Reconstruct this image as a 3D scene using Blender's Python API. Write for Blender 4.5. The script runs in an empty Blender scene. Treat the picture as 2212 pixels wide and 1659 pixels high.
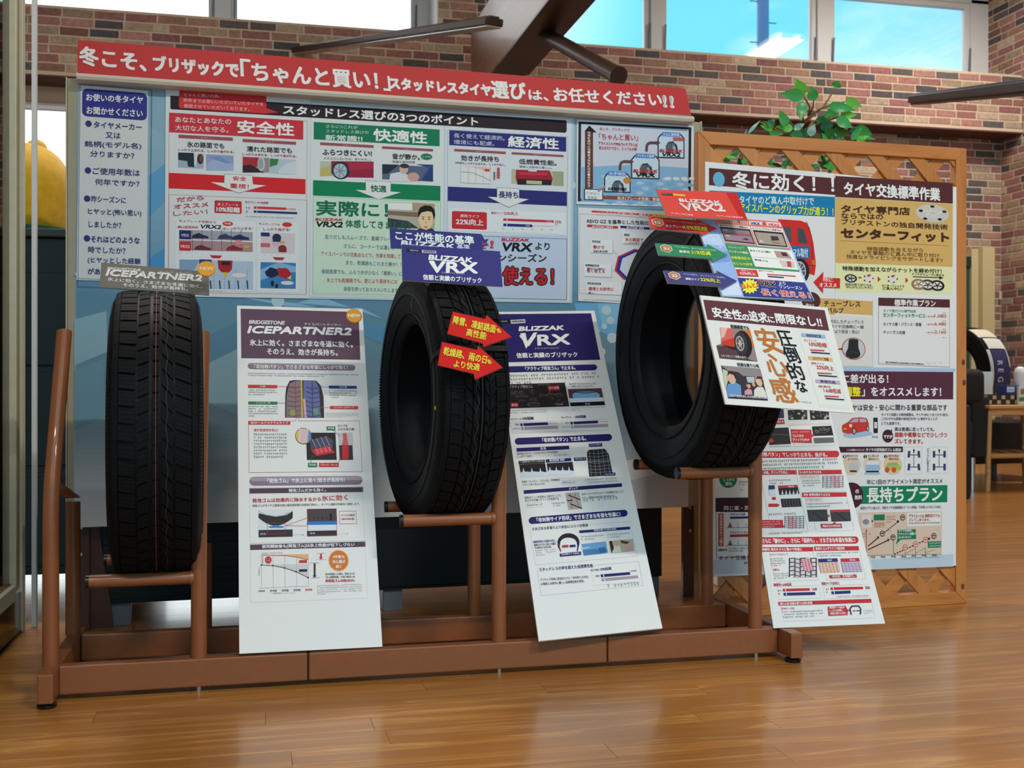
import bpy, bmesh, math, random
from mathutils import Vector, Matrix
random.seed(7)
S = bpy.context.scene
COL = S.collection
# ---------------------------------------------------------------- camera, sky, sun, exposure
FPX, YAW, CH = 2400.0, math.radians(13.1), 0.646
cd = bpy.data.cameras.new('camera'); cam = bpy.data.objects.new('camera', cd); COL.objects.link(cam)
cd.sensor_width = 36; cd.lens = 36 * FPX / 2212; cd.clip_start = .02; cd.clip_end = 400
cam.location = (0, 0, CH); cam.rotation_euler = (math.pi / 2, 0, -YAW)
cd.dof.use_dof = True; cd.dof.focus_distance = 2.5; cd.dof.aperture_fstop = 9.0
S.camera = cam
S.view_settings.view_transform = 'Standard'; S.view_settings.look = 'None'
S.view_settings.gamma = 1; S.view_settings.use_curve_mapping = False
S.view_settings.exposure = 0.28

def lin(c):
    if isinstance(c, str): c = tuple(int(c[i:i+2], 16) for i in (0, 2, 4))
    f = lambda v: (v/255/12.92) if v/255 <= .04045 else ((v/255+.055)/1.055)**2.4
    return (f(c[0]), f(c[1]), f(c[2]), 1)

W = bpy.data.worlds.new('sky'); S.world = W; W.use_nodes = True
nt = W.node_tree; N = nt.nodes; Lk = nt.links; bg = N['Background']
tc = N.new('ShaderNodeTexCoord'); no = N.new('ShaderNodeTexNoise'); mp = N.new('ShaderNodeMapping')
mp.inputs['Scale'].default_value = (1.3, 1.3, 3.2); mp.inputs['Location'].default_value = (.55, .3, .1)
Lk.new(tc.outputs['Generated'], mp.inputs[0]); Lk.new(mp.outputs[0], no.inputs[0])
no.inputs['Scale'].default_value = 1.6; no.inputs['Detail'].default_value = 7; no.inputs['Roughness'].default_value = .52
cr = N.new('ShaderNodeValToRGB'); cr.color_ramp.elements[0].position = .54; cr.color_ramp.elements[1].position = .75
Lk.new(no.outputs[0], cr.inputs[0])
sx = N.new('ShaderNodeSeparateXYZ'); Lk.new(tc.outputs['Generated'], sx.inputs[0])
gr = N.new('ShaderNodeValToRGB'); gr.color_ramp.elements[0].color = (.22, .86, 1.12, 1); gr.color_ramp.elements[1].color = (.10, .50, 1.05, 1)
gr.color_ramp.elements[0].position = .12; gr.color_ramp.elements[1].position = .8
Lk.new(sx.outputs[2], gr.inputs[0])
mx = N.new('ShaderNodeMixRGB'); Lk.new(cr.outputs[0], mx.inputs[0]); Lk.new(gr.outputs[0], mx.inputs[1]); mx.inputs[2].default_value = (1.42, 1.38, 1.34, 1)
# the sky brightens towards the low sun, which stands out to the left of the clerestory
dt = N.new('ShaderNodeVectorMath'); dt.operation = 'DOT_PRODUCT'; dt.inputs[1].default_value = Vector((-.38, .85, .36)).normalized()
Lk.new(tc.outputs['Generated'], dt.inputs[0])
hz = N.new('ShaderNodeMapRange'); hz.inputs[1].default_value = .74; hz.inputs[2].default_value = .96; hz.interpolation_type = 'SMOOTHSTEP'
Lk.new(dt.outputs['Value'], hz.inputs[0])
mx2 = N.new('ShaderNodeMixRGB'); Lk.new(hz.outputs[0], mx2.inputs[0]); Lk.new(mx.outputs[0], mx2.inputs[1]); mx2.inputs[2].default_value = (2.8, 2.85, 2.9, 1)
Lk.new(mx2.outputs[0], bg.inputs[0]); bg.inputs[1].default_value = 1.0

# ---------------------------------------------------------------- geometry helpers
FW = Vector((math.sin(YAW), math.cos(YAW), 0)); RT = Vector((math.cos(YAW), -math.sin(YAW), 0)); UP = Vector((0, 0, 1)); CAM = Vector((0, 0, CH))
def ray(x, y): return FW + RT*((x-1106)/FPX) + UP*((829.5-y)/FPX)
def atz(x, y, d): return CAM + ray(x, y)*d                      # point at optical depth d
def onY(x, y, Y): r = ray(x, y); return CAM + r*(Y/r.y)
def onplane(x, y, p, n): r = ray(x, y); return CAM + r*((p-CAM).dot(n)/r.dot(n))

def tag(o, label=None, cat=None, group=None, kind=None):
    if label: o['label'] = label
    if cat: o['category'] = cat
    if group: o['group'] = group
    if kind: o['kind'] = kind
    return o
ORG = {}
def thing(name, loc, label, cat, group=None, kind=None):
    o = bpy.data.objects.new(name, None); COL.objects.link(o); o.location = loc; o.empty_display_size = .05
    ORG[o] = Vector(loc); return tag(o, label, cat, group, kind)
def mesh(name, vs, fs, mat, parent=None, smooth=False, loc=None, bevel=0, cols=None, kind=None):
    org = ORG.get(parent, Vector((0, 0, 0))) if parent else Vector((0, 0, 0))
    my = Vector(loc) if loc is not None else org
    me = bpy.data.meshes.new(name)
    me.from_pydata([tuple(Vector(v)-my) for v in vs], [], fs); me.update()
    o = bpy.data.objects.new(name, me); COL.objects.link(o)
    o.location = my - org if parent else my
    if parent: o.parent = parent
    ORG[o] = my
    if mat: me.materials.append(mat)
    if smooth: me.polygons.foreach_set('use_smooth', [True]*len(me.polygons))
    if cols is not None:
        ca = me.color_attributes.new('Col', 'FLOAT_COLOR', 'CORNER'); buf = []
        for p, c in zip(me.polygons, cols): buf += list(c)*p.loop_total
        ca.data.foreach_set('color', buf)
    if bevel:
        m = o.modifiers.new('b', 'BEVEL'); m.width = bevel; m.segments = 2; m.limit_method = 'ANGLE'
    if kind: o['kind'] = kind
    return o
BF = [(0,3,2,1),(4,5,6,7),(0,1,5,4),(1,2,6,5),(2,3,7,6),(3,0,4,7)]
def boxv(x0,y0,z0,x1,y1,z1): return [(x0,y0,z0),(x1,y0,z0),(x1,y1,z0),(x0,y1,z0),(x0,y0,z1),(x1,y0,z1),(x1,y1,z1),(x0,y1,z1)]
def box(name, a, b, mat, parent=None, **k): return mesh(name, boxv(*a, *b), BF, mat, parent, **k)
class MB:
    def __init__(s): s.v = []; s.f = []; s.c = []
    def add(s, vs, fs, c=None):
        n = len(s.v); s.v += [Vector(v) for v in vs]; s.f += [tuple(i+n for i in f) for f in fs]; s.c += [c]*len(fs)
    def box(s, a, b, c=None): s.add(boxv(*a, *b), BF, c)
    def obox(s, p, q, w, d, n, c=None):                          # bar from p to q, width w, depth d along n
        p, q, n = Vector(p), Vector(q), Vector(n).normalized(); t = (q-p).normalized(); b = t.cross(n).normalized()*w/2; n = n*d/2
        vs = [p-b-n, q-b-n, q+b-n, p+b-n, p-b+n, q-b+n, q+b+n, p+b+n]; s.add(vs, BF, c)
    def tube(s, pts, r, seg=20, cap=True, c=None):
        pts = [Vector(p) for p in pts]; rings = []; n0 = len(s.v); prev = None
        for i, p in enumerate(pts):
            t = (pts[min(i+1, len(pts)-1)] - pts[max(i-1, 0)]).normalized()
            a = (prev - t*prev.dot(t)) if prev else (Vector((1,0,0)) if abs(t.x) < .9 else Vector((0,1,0)))
            a = (a - t*a.dot(t)).normalized(); prev = a; b = t.cross(a); rr = r[i] if isinstance(r, (list, tuple)) else r
            for k in range(seg):
                th = 2*math.pi*k/seg; s.v.append(p + a*math.cos(th)*rr + b*math.sin(th)*rr)
        m = len(pts)
        for i in range(m-1):
            for k in range(seg):
                k2 = (k+1) % seg; s.f.append((n0+i*seg+k, n0+i*seg+k2, n0+(i+1)*seg+k2, n0+(i+1)*seg+k)); s.c.append(c)
        if cap:
            s.f.append(tuple(n0+k for k in reversed(range(seg)))); s.f.append(tuple(n0+(m-1)*seg+k for k in range(seg))); s.c += [c, c]
    def build(s, name, mat, parent=None, **k):
        if s.c and s.c[0] is not None and 'cols' not in k: k['cols'] = s.c
        return mesh(name, s.v, s.f, mat, parent, **k)
def lathe(prof, c, seg=32, axis='Z'):
    m = MB(); n = len(prof); vs = []; fs = []
    for k in range(seg):
        th = 2*math.pi*k/seg
        for r, h in prof:
            vs.append((c[0]+r*math.cos(th), c[1]+r*math.sin(th), c[2]+h) if axis == 'Z' else (c[0]+h, c[1]+r*math.cos(th), c[2]+r*math.sin(th)))
    for k in range(seg):
        k2 = (k+1) % seg
        for i in range(n-1): fs.append((k*n+i, k2*n+i, k2*n+i+1, k*n+i+1))
    m.add(vs, fs); return m
def smooth_edges(o, ang=35):
    o.data.polygons.foreach_set('use_smooth', [True]*len(o.data.polygons))
    try: o.data.set_sharp_from_angle(angle=math.radians(ang))
    except Exception: pass
    return o

# ---------------------------------------------------------------- materials
def mat(name, col, rough=.5, metal=0, coat=0, bump=None, var=0, spec=.5, trans=0, ior=1.45, scale=30, attr=None):
    m = bpy.data.materials.new(name); m.use_nodes = True; t = m.node_tree; n = t.nodes; b = n['Principled BSDF']
    b.inputs['Base Color'].default_value = lin(col) if not isinstance(col, tuple) or max(col) > 1.01 else col
    b.inputs['Roughness'].default_value = rough; b.inputs['Metallic'].default_value = metal
    b.inputs['Coat Weight'].default_value = coat; b.inputs['Specular IOR Level'].default_value = spec
    b.inputs['Transmission Weight'].default_value = trans; b.inputs['IOR'].default_value = ior
    src = None
    if attr == 'vcol':
        a = n.new('ShaderNodeVertexColor'); a.layer_name = 'Col'; src = a.outputs[0]
    elif attr == 'obj':
        a = n.new('ShaderNodeObjectInfo'); src = a.outputs['Color']
    if var or bump:
        tc = n.new('ShaderNodeTexCoord'); ns = n.new('ShaderNodeTexNoise'); ns.inputs['Scale'].default_value = scale; ns.inputs['Detail'].default_value = 6
        t.links.new(tc.outputs['Object'] if attr != 'obj' else n.new('ShaderNodeNewGeometry').outputs['Position'], ns.inputs[0])
    if var:
        mr = n.new('ShaderNodeMapRange'); mr.inputs[1].default_value = .3; mr.inputs[2].default_value = .7; mr.inputs[3].default_value = 1-var; mr.inputs[4].default_value = 1+var
        t.links.new(ns.outputs[0], mr.inputs[0])
        mm = n.new('ShaderNodeMixRGB'); mm.blend_type = 'MULTIPLY'; mm.inputs[0].default_value = 1
        if src: t.links.new(src, mm.inputs[1])
        else: mm.inputs[1].default_value = b.inputs['Base Color'].default_value
        t.links.new(mr.outputs[0], mm.inputs[2]); src = mm.outputs[0]
    if src: t.links.new(src, b.inputs['Base Color'])
    if bump:
        bp = n.new('ShaderNodeBump'); bp.inputs['Strength'].default_value = bump; bp.inputs['Distance'].default_value = .002
        t.links.new(ns.outputs[0], bp.inputs['Height']); t.links.new(bp.outputs[0], b.inputs['Normal'])
    return m
M_print = mat('printed_ink', 'ffffff', .5, attr='vcol', spec=.2)
M_foam = mat('foam_board', 'e6e6e2', .5)
M_steel = mat('brown_painted_steel', '8a502c', .4, coat=.15, var=.05, scale=60)
M_rubber = mat('tyre_rubber', '131518', .6, bump=.2, scale=220, spec=.25)
M_tread = mat('tread_rubber', '101113', .68, bump=.4, scale=500, spec=.15)
M_black = mat('black_lacquer', '0a0b0e', .45, var=.1)
M_fabric = mat('black_upholstery', '201f20', .85, bump=.4, scale=300)
M_white = mat('white_aluminium', 'd8dadb', .45)
M_cream = mat('cream_aluminium', 'c9c3a8', .4, var=.05)
M_grey = mat('grey_powder_coat', '6e7780', .45)
M_chrome = mat('chrome', 'd0d0d0', .18, metal=1)
M_bolt = mat('zinc_bolt', 'b8b8b0', .3, metal=1)
M_pad = mat('black_plastic', '0e0e10', .3)
M_boardback = mat('beige_board_face', 'a59d86', .55, var=.04)
def glass(name, tint=(1,1,1,1), mixw=.08):
    m = bpy.data.materials.new(name); m.use_nodes = True; t = m.node_tree; n = t.nodes; n.clear()
    o = n.new('ShaderNodeOutputMaterial'); mx = n.new('ShaderNodeMixShader'); tr = n.new('ShaderNodeBsdfTransparent'); gl = n.new('ShaderNodeBsdfGlossy'); fr = n.new('ShaderNodeFresnel')
    fr.inputs[0].default_value = 1.5; tr.inputs[0].default_value = tint; gl.inputs['Roughness'].default_value = .01
    t.links.new(fr.outputs[0], mx.inputs[0]); t.links.new(tr.outputs[0], mx.inputs[1]); t.links.new(gl.outputs[0], mx.inputs[2]); t.links.new(mx.outputs[0], o.inputs[0]); return m
M_glass = glass('window_glass', (.97, .99, .99, 1)); M_acryl = glass('clear_acrylic', (.93, .95, .95, 1))
def wood(name, c0, c1, c2, axis='X', rough=.3, coat=.3, sc=1.0, knots=False, rnd=.12):
    m = bpy.data.materials.new(name); m.use_nodes = True; t = m.node_tree; n = t.nodes; b = n['Principled BSDF']; L = t.links
    g = n.new('ShaderNodeNewGeometry'); oi = n.new('ShaderNodeObjectInfo')
    off = n.new('ShaderNodeVectorMath'); off.operation = 'MULTIPLY_ADD'; off.inputs[1].default_value = (0, 0, 0)
    cb = n.new('ShaderNodeCombineXYZ'); ml = n.new('ShaderNodeMath'); ml.operation = 'MULTIPLY'; ml.inputs[1].default_value = 9
    L.new(oi.outputs['Random'], ml.inputs[0]); L.new(ml.outputs[0], cb.inputs[0]); L.new(ml.outputs[0], cb.inputs[1])
    ad = n.new('ShaderNodeVectorMath'); ad.operation = 'ADD'; L.new(g.outputs['Position'], ad.inputs[0]); L.new(cb.outputs[0], ad.inputs[1])
    mp = n.new('ShaderNodeMapping'); L.new(ad.outputs[0], mp.inputs[0])
    s = {'X': (.8, 16, 16), 'Y': (16, 1.1, 16), 'Z': (16, 16, 1.1)}[axis]; mp.inputs['Scale'].default_value = [v*sc for v in s]
    n1 = n.new('ShaderNodeTexNoise'); n1.inputs['Scale'].default_value = 1; n1.inputs['Detail'].default_value = 4; n1.inputs['Distortion'].default_value = .8; L.new(mp.outputs[0], n1.inputs[0])
    wv = n.new('ShaderNodeMath'); wv.operation = 'MULTIPLY'; wv.inputs[1].default_value = 9; L.new(n1.outputs[0], wv.inputs[0])
    fr = n.new('ShaderNodeMath'); fr.operation = 'PINGPONG'; fr.inputs[1].default_value = 1; L.new(wv.outputs[0], fr.inputs[0])
    mp2 = n.new('ShaderNodeMapping'); L.new(ad.outputs[0], mp2.inputs[0]); mp2.inputs['Scale'].default_value = [v*sc*(5 if v > 2 else 1.6) for v in s]
    n2 = n.new('ShaderNodeTexNoise'); n2.inputs['Scale'].default_value = 1; n2.inputs['Detail'].default_value = 3; L.new(mp2.outputs[0], n2.inputs[0])
    r1 = n.new('ShaderNodeValToRGB'); r1.color_ramp.elements[0].color = lin(c0); r1.color_ramp.elements[1].color = lin(c1); L.new(n1.outputs[0], r1.inputs[0]); r1.color_ramp.elements[0].position = .3; r1.color_ramp.elements[1].position = .68
    pw = n.new('ShaderNodeMath'); pw.operation = 'POWER'; pw.inputs[1].default_value = 6; L.new(fr.outputs[0], pw.inputs[0])
    p2 = n.new('ShaderNodeMath'); p2.operation = 'MULTIPLY'; L.new(pw.outputs[0], p2.inputs[0]); L.new(n2.outputs[0], p2.inputs[1])
    mx = n.new('ShaderNodeMixRGB'); L.new(p2.outputs[0], mx.inputs[0]); L.new(r1.outputs[0], mx.inputs[1]); mx.inputs[2].default_value = lin(c2)
    mr = n.new('ShaderNodeMapRange'); mr.inputs[3].default_value = 1-rnd; mr.inputs[4].default_value = 1+rnd; L.new(oi.outputs['Random'], mr.inputs[0])
    mm = n.new('ShaderNodeMixRGB'); mm.blend_type = 'MULTIPLY'; mm.inputs[0].default_value = 1; L.new(mx.outputs[0], mm.inputs[1]); L.new(mr.outputs[0], mm.inputs[2])
    L.new(mm.outputs[0], b.inputs['Base Color']); b.inputs['Roughness'].default_value = rough; b.inputs['Coat Weight'].default_value = coat; b.inputs['Coat Roughness'].default_value = .12
    return m
M_floor = wood('oak_floor_laminate', '945e26', 'ad7430', 'd4a464', 'X', .32, .25, 1.5, rnd=.05)
M_pineX = wood('orange_pine_horizontal', 'bb7334', 'cb843f', 'a55f26', 'X', .5, .1, 1.6, rnd=.06)
M_pineZ = wood('orange_pine_vertical', 'bb7334', 'cb843f', 'a55f26', 'Z', .5, .1, 1.6, rnd=.06)
M_beamwood = wood('dark_beam_timber', '7a5540', '93694e', '5d3f30', 'Y', .42, .12, 1.0)
M_table = wood('pale_beech', 'c08d55', 'cf9e66', 'a87842', 'X', .4, .1, 1.4)
M_brownmetal = mat('bronze_brown_metal', '3c2b23', .4, metal=0)
LAMP_W = (70, 140, 70, 85)
M_lamp = bpy.data.materials.new('fluorescent_tube'); M_lamp.use_nodes = True
_b = M_lamp.node_tree.nodes['Principled BSDF']; _b.inputs['Emission Color'].default_value = (1, .97, .92, 1); _b.inputs['Emission Strength'].default_value = 11

# ---------------------------------------------------------------- printed sheets
GC = {}
def glyphs(s):
    if s not in GC:
        c = bpy.data.curves.new('g', 'FONT'); c.body = s; c.size = 1; c.resolution_u = 3
        o = bpy.data.objects.new('g', c); m = bpy.data.meshes.new_from_object(o)
        GC[s] = ([(v.co.x, v.co.y) for v in m.vertices], [tuple(p.vertices) for p in m.polygons])
        bpy.data.objects.remove(o); bpy.data.meshes.remove(m); bpy.data.curves.remove(c)
    return GC[s]
LAY = .00022
class Sheet:
    """a flat print on a panel: every mark is laid out in the panel's own u,v coordinates (metres)"""
    def __init__(s, name, label, cat, corners, plane=None, depths=None, thick=.004, col='e4e4e0', group=None, outline=None, edge='e6e6e2', base='panel', z=None, fold=None):
        if plane: P = [onplane(*c, *plane) for c in corners]
        else: P = [atz(*c, d) for c, d in zip(corners, depths)]
        s.o = P[0].copy(); s.U = ((P[1]-P[0])+(P[2]-P[3])).normalized(); s.V = ((P[3]-P[0])+(P[2]-P[1])).normalized()
        s.n = s.U.cross(s.V).normalized()
        if s.n.dot(CAM-s.o) < 0: s.n = -s.n
        d = s.U.dot(s.V); s.d = d; s.F = MB(); s.T = MB(); s.view = (0, 0, 1); s.thick = thick; s.k = 0; s.kt = 0
        s.root = thing(name, (P[2]+P[3])/2, label, cat, group)
        pts = [s.loc(*c) for c in (outline or corners)]
        m = MB(); n = len(pts)
        m.add([s.w(u, v, 0) for u, v in pts]+[s.w(u, v, 0)-s.n*thick for u, v in pts], [tuple(range(n)), tuple(reversed(range(n, 2*n)))]+[(i, i+n, (i+1) % n+n, (i+1) % n) for i in range(n)])
        s.panel = m.build(base, mat_flat(edge), s.root)
        s.outline = pts
        if col: s.F.add([s.w(u, v, .5) for u, v in pts], [tuple(range(n))], lin(col))
    def loc(s, x, y):
        p = onplane(x, y, s.o, s.n)-s.o; a, b = p.dot(s.U), p.dot(s.V); k = 1-s.d*s.d
        return ((a-s.d*b)/k, (b-s.d*a)/k)
    def w(s, u, v, L): return s.o + s.U*u + s.V*v + s.n*(LAY*L)
    def q(s, x, y): return s.loc(s.view[0]+x/s.view[2], s.view[1]+y/s.view[2])
    def uvp(s, pts, c, L):
        s.k = (s.k+1) % 22; L += s.k*.042
        s.F.add([s.w(u, v, L) for u, v in pts], [tuple(range(len(pts)))], lin(c))
    def p(s, pts, c, L=2): s.uvp([s.q(*a) for a in pts], c, L)
    def r(s, x0, y0, x1, y1, c, L=1, rad=0):
        (a, b), (e, f) = s.q(x0, y0), s.q(x1, y1)
        if not rad: return s.uvp([(a, b), (e, b), (e, f), (a, f)], c, L)
        R = min(rad*min(abs(e-a), abs(f-b)), abs(e-a)/2, abs(f-b)/2); pts = []
        for cx, cy, a0 in ((e-R, f-R, 0), (a+R, f-R, 90), (a+R, b+R, 180), (e-R, b+R, 270)):
            for k in range(6): th = math.radians(a0+18*k); pts.append((cx+R*math.cos(th), cy+R*math.sin(th)))
        s.uvp(pts, c, L)
    def e(s, x, y, rx, ry, c, L=2, n=28):
        a, b = s.q(x, y); u1 = s.q(x+rx, y); v1 = s.q(x, y+ry); ru, rv = math.hypot(u1[0]-a, u1[1]-b), math.hypot(v1[0]-a, v1[1]-b)
        s.uvp([(a+ru*math.cos(2*math.pi*k/n), b+rv*math.sin(2*math.pi*k/n)) for k in range(n)], c, L)
    def ln(s, pts, wd, c, L=2):
        P = [s.q(*a) for a in pts]; w = wd*s.px()/2
        for a, b in zip(P, P[1:]):
            dx, dy = b[0]-a[0], b[1]-a[1]; l = math.hypot(dx, dy) or 1; nx, ny = -dy/l*w, dx/l*w
            s.uvp([(a[0]+nx, a[1]+ny), (b[0]+nx, b[1]+ny), (b[0]-nx, b[1]-ny), (a[0]-nx, a[1]-ny)], c, L)
    def bx(s, x0, y0, x1, y1, wd, c, L=2):
        (a, b), (e, f) = s.q(x0, y0), s.q(x1, y1); w = wd*s.px()
        for r in ((a, b, e, b+w), (a, f-w, e, f), (a, b, a+w, f), (e-w, b, e, f)): s.uvp([(r[0], r[1]), (r[2], r[1]), (r[2], r[3]), (r[0], r[3])], c, L)
    def px(s):
        a = s.q(0, 0); b = s.q(10, 0); return math.hypot(b[0]-a[0], b[1]-a[1])/10
    def t(s, txt, x0, y0, x1, y1, h, c, b=0, sh=0, L=6, out=None, ow=0):
        if out: s.t(txt, x0, y0, x1, y1, h, out, b=ow, sh=sh, L=L-1)
        gv, gf = glyphs(txt)
        if not gf: return
        if any(ord(ch) > 0x4dff for ch in txt) and b < .06: b *= .66      # dense characters keep their counters open
        A, B = s.q(x0, y0), s.q(x1, y1); wd = math.hypot(B[0]-A[0], B[1]-A[1]); ux, uy = (B[0]-A[0])/wd, (B[1]-A[1])/wd
        xs = [g[0] for g in gv]; ys = [g[1] for g in gv]; xa, xb, ya, yb = min(xs), max(xs), min(ys), max(ys)
        hm = h*s.px()*.98; kx = wd/(xb-xa); ky = hm/(yb-ya); bw = b*hm
        offs = [(0, 0)] if not b else [(-bw, -bw), (bw, -bw), (-bw, bw), (bw, bw)] + ([(0, bw*1.3), (0, -bw*1.3), (bw*1.3, 0), (-bw*1.3, 0)] if b > .045 else [])
        for ox, oy in offs:
            vs = []; s.kt = (s.kt+1) % 7; LL = L+.14*s.kt
            for gx, gy in gv:
                yy = (gy-(ya+yb)/2)*ky; xx = (gx-xa)*kx + yy*sh + ox; yy = -yy + oy
                vs.append(s.w(A[0]+ux*xx-uy*yy, A[1]+uy*xx+ux*yy, LL))
            s.T.add(vs, gf, lin(c))
    def tv(s, txt, x0, y0, x1, y1, w, c, b=0, L=6):                # stacked vertical writing, top to bottom
        n = len(txt)
        for i, ch in enumerate(txt):
            k = (i+.5)/n; x = x0+(x1-x0)*k; y = y0+(y1-y0)*k; s.t(ch, x-w/2, y, x+w/2, y, abs(y1-y0)/n*.8, c, b, L=L)
    def m(s, x0, y0, x1, y1, n, c='77777a', L=3, fill=.62, last=.6):  # lines of print too small to read
        (a, b), (e, f) = s.q(x0, y0), s.q(x1, y1); lh = (f-b)/n; rnd = random.Random(int(x0*7+y0*13+x1))
        for i in range(n):
            ee = e if i < n-1 else a+(e-a)*last; x = a; hh = lh*fill; y = b+i*lh+lh*(1-fill)/2
            while x < ee-hh*.5:
                w = hh*.92
                if rnd.random() > .08:
                    k = rnd.random(); q = [(x, y+hh*(.1+.3*k)), (x+w*.8, y+hh*(.1+.3*k)), (x+w*.8, y+hh*(.28+.3*k)), (x, y+hh*(.28+.3*k))]; s.uvp(q, c, L)
                    xx = x+w*(.2+.4*rnd.random()); s.uvp([(xx, y), (xx+w*.17, y), (xx+w*.17, y+hh), (xx, y+hh)], c, L)
                    if rnd.random() > .4: s.uvp([(x+w*.1, y+hh*.78), (x+w*.75, y+hh*.78), (x+w*.75, y+hh*.95), (x+w*.1, y+hh*.95)], c, L)
                x += w*1.04
    def arrow(s, pts, c, L=2): s.p(pts, c, L)
    def tread(s, x0, y0, x1, y1, base, line, nx=5, ny=7, L=4, w=2):   # small printed tread picture
        s.r(x0, y0, x1, y1, base, L)
        for i in range(nx+1):
            x = x0+(x1-x0)*i/nx; s.ln([(x, y0), (x, y1)], w, line, L+1)
        for i in range(nx):
            for j in range(ny+1):
                xa = x0+(x1-x0)*i/nx; xb = x0+(x1-x0)*(i+1)/nx; y = y0+(y1-y0)*(j+.1)/(ny+.6); dy = (y1-y0)/ny*.3*(1 if i % 2 else -.4)
                s.ln([(xa, y), (xb, min(max(y+dy, y0), y1))], w*.7, line, L+1)
    def end(s):
        if s.F.v: s.F.build('printed_fields', M_print, s.root, kind='stuff')
        if s.T.v: s.T.build('lettering', M_print, s.root, kind='stuff')
        return s.root
FM = {}
def mat_flat(c, rough=.5):
    if (c, rough) not in FM: FM[(c, rough)] = mat('panel_'+c, c, rough)
    return FM[(c, rough)]
# ---------------------------------------------------------------- ceiling lamps above the frame: first three added as fill, last mirrored in a window
def ceiling_lamp(x, y, lab, w, ry=False):
    a, b = (.09, .6) if ry else (.6, .09)
    t = thing('ceiling_lamp', (x, y, 4.2), lab, 'lamp', 'ceiling strip lamps')
    box('housing', (x-a-.08, y-b, 4.13), (x+a+.08, y+b, 4.2), M_white, t)
    for d in (-.1, .1):
        m = MB(); m.tube([(x+d, y-.57, 4.11), (x+d, y+.57, 4.11)] if ry else [(x-.57, y+d*.5, 4.11), (x+.57, y+d*.5, 4.11)], .014, 10); m.build('tube', M_lamp, t)
    l = bpy.data.lights.new('lamp_light', 'AREA'); l.shape = 'RECTANGLE'; l.size, l.size_y = (.3, 1.15) if ry else (1.15, .12); l.energy = w; l.color = (1, .93, .84)
    o = bpy.data.objects.new('lamp_light', l); COL.objects.link(o); o.location = (x, y, 4.08)
for i, (x, y, ry) in enumerate(((-.6, -1.3, False), (2.4, -1.3, False), (-.6, 4.4, False), (5.2, 6.25, True))):
    ceiling_lamp(x, y, 'white twin tube strip lamp on the ceiling, '+('well in front of the notice board', 'well in front of the lattice screen', 'behind the notice board, near the soft toy', 'over the seating corner')[i], LAMP_W[i], ry)

# ---------------------------------------------------------------- room
M_brick = mat('brick_face', 'ffffff', .8, var=.22, bump=.6, scale=34, attr='obj')
M_brickj = mat('brick_face_joined', 'ffffff', .8, var=.22, bump=.6, scale=34, attr='vcol')
M_mortar = mat('brick_mortar', 'c6b29c', .9, bump=.4, var=.06, scale=80)
BP = ['8a5f5a', '946860', '85585a', '9c736a', '8f625c', 'a38d78', 'ab9781', '98836f', '4c484d', '57514f', '7d574e', '8f6c59', '9a7564', '8c5f5a']
def unit_brick(k):
    r = random.Random(k); j = lambda: r.uniform(-.02, .02)
    vs = []; n = 10; prof = []
    for i in range(n):                                             # slightly wobbly outline, edge rounded back
        pass
    out = [(-.5, -.5), (0, -.5+j()*1.5), (.5, -.5), (.5+j()*.5, 0), (.5, .5), (0, .5+j()*1.5), (-.5, .5), (-.5+j()*.5, 0)]
    out = [(x+j()*.5, y+j()*1.6) for x, y in out]
    vs = [(x, y, 0) for x, y in out]+[(x, y, .6) for x, y in out]+[(x*.965, y*.88, 1) for x, y in out]
    fs = [tuple(range(16, 24))]+[(i, (i+1) % 8, (i+1) % 8+8, i+8) for i in range(8)]+[(i+8, (i+1) % 8+8, (i+1) % 8+16, i+16) for i in range(8)]
    me = bpy.data.meshes.new('brick'); me.from_pydata(vs, [], fs); me.materials.append(M_brick); return me
UB = [unit_brick(k) for k in range(10)]
def bricks(parent, o, u, n, u0, u1, z0, z1, part, seed=1, holes=(), BL=.2, BH=.0625, dz=.004, org=Vector()):
    """bricks on the face through o, running along u, proud of it along n; part(c) says whether a brick is a part of its own"""
    rnd = random.Random(seed); o, u, n = Vector(o), Vector(u), Vector(n); J = MB(); cnt = 0
    R = Matrix((u, Vector((0, 0, 1)), n)).transposed().to_4x4()
    for row in range(int(math.floor(z0/BH)), int(math.ceil(z1/BH))):
        za, zb = max(row*BH, z0)+.006, min((row+1)*BH, z1)-.006
        if zb-za < .012: continue
        x = u0-BL-((row*.5+rnd.uniform(-.14, .14)) % 1)*BL
        while x < u1:
            L = BL*rnd.uniform(.93, 1.07) if rnd.random() > .09 else BL*.45
            a, b = max(x, u0)+.006, min(x+L, u1)-.006; x += L
            if b-a < .02: continue
            cx, cz = (a+b)/2, (za+zb)/2
            if any(h[0]-.01 < cx < h[1]+.01 and h[2] < cz < h[3] for h in holes): continue
            c = lin(rnd.choice(BP)); k = rnd.uniform(.85, 1.2); c = (c[0]*k, c[1]*k, c[2]*k, 1); P = o+u*cx+UP*cz
            me = UB[rnd.randrange(10)]; d = dz*rnd.uniform(.8, 1.3)
            M = Matrix.Translation(P) @ R @ Matrix.Diagonal((b-a, zb-za, d, 1))
            if part(P) and cnt < 300:
                q = bpy.data.objects.new('brick', me); COL.objects.link(q); q.parent = parent; q.matrix_local = M; q.color = c; cnt += 1
            else:
                J.add([M @ v.co + org for v in me.vertices], [tuple(p.vertices) for p in me.polygons], c)
    if J.v: J.build('brick_courses', M_brickj, parent, kind='stuff')
def structure(o): o['kind'] = 'structure'; return o
BZ, SO, YA, YU, YW, XR = 3.2, 2.73, 8.27, 8.0, 8.45, 6.2
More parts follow.
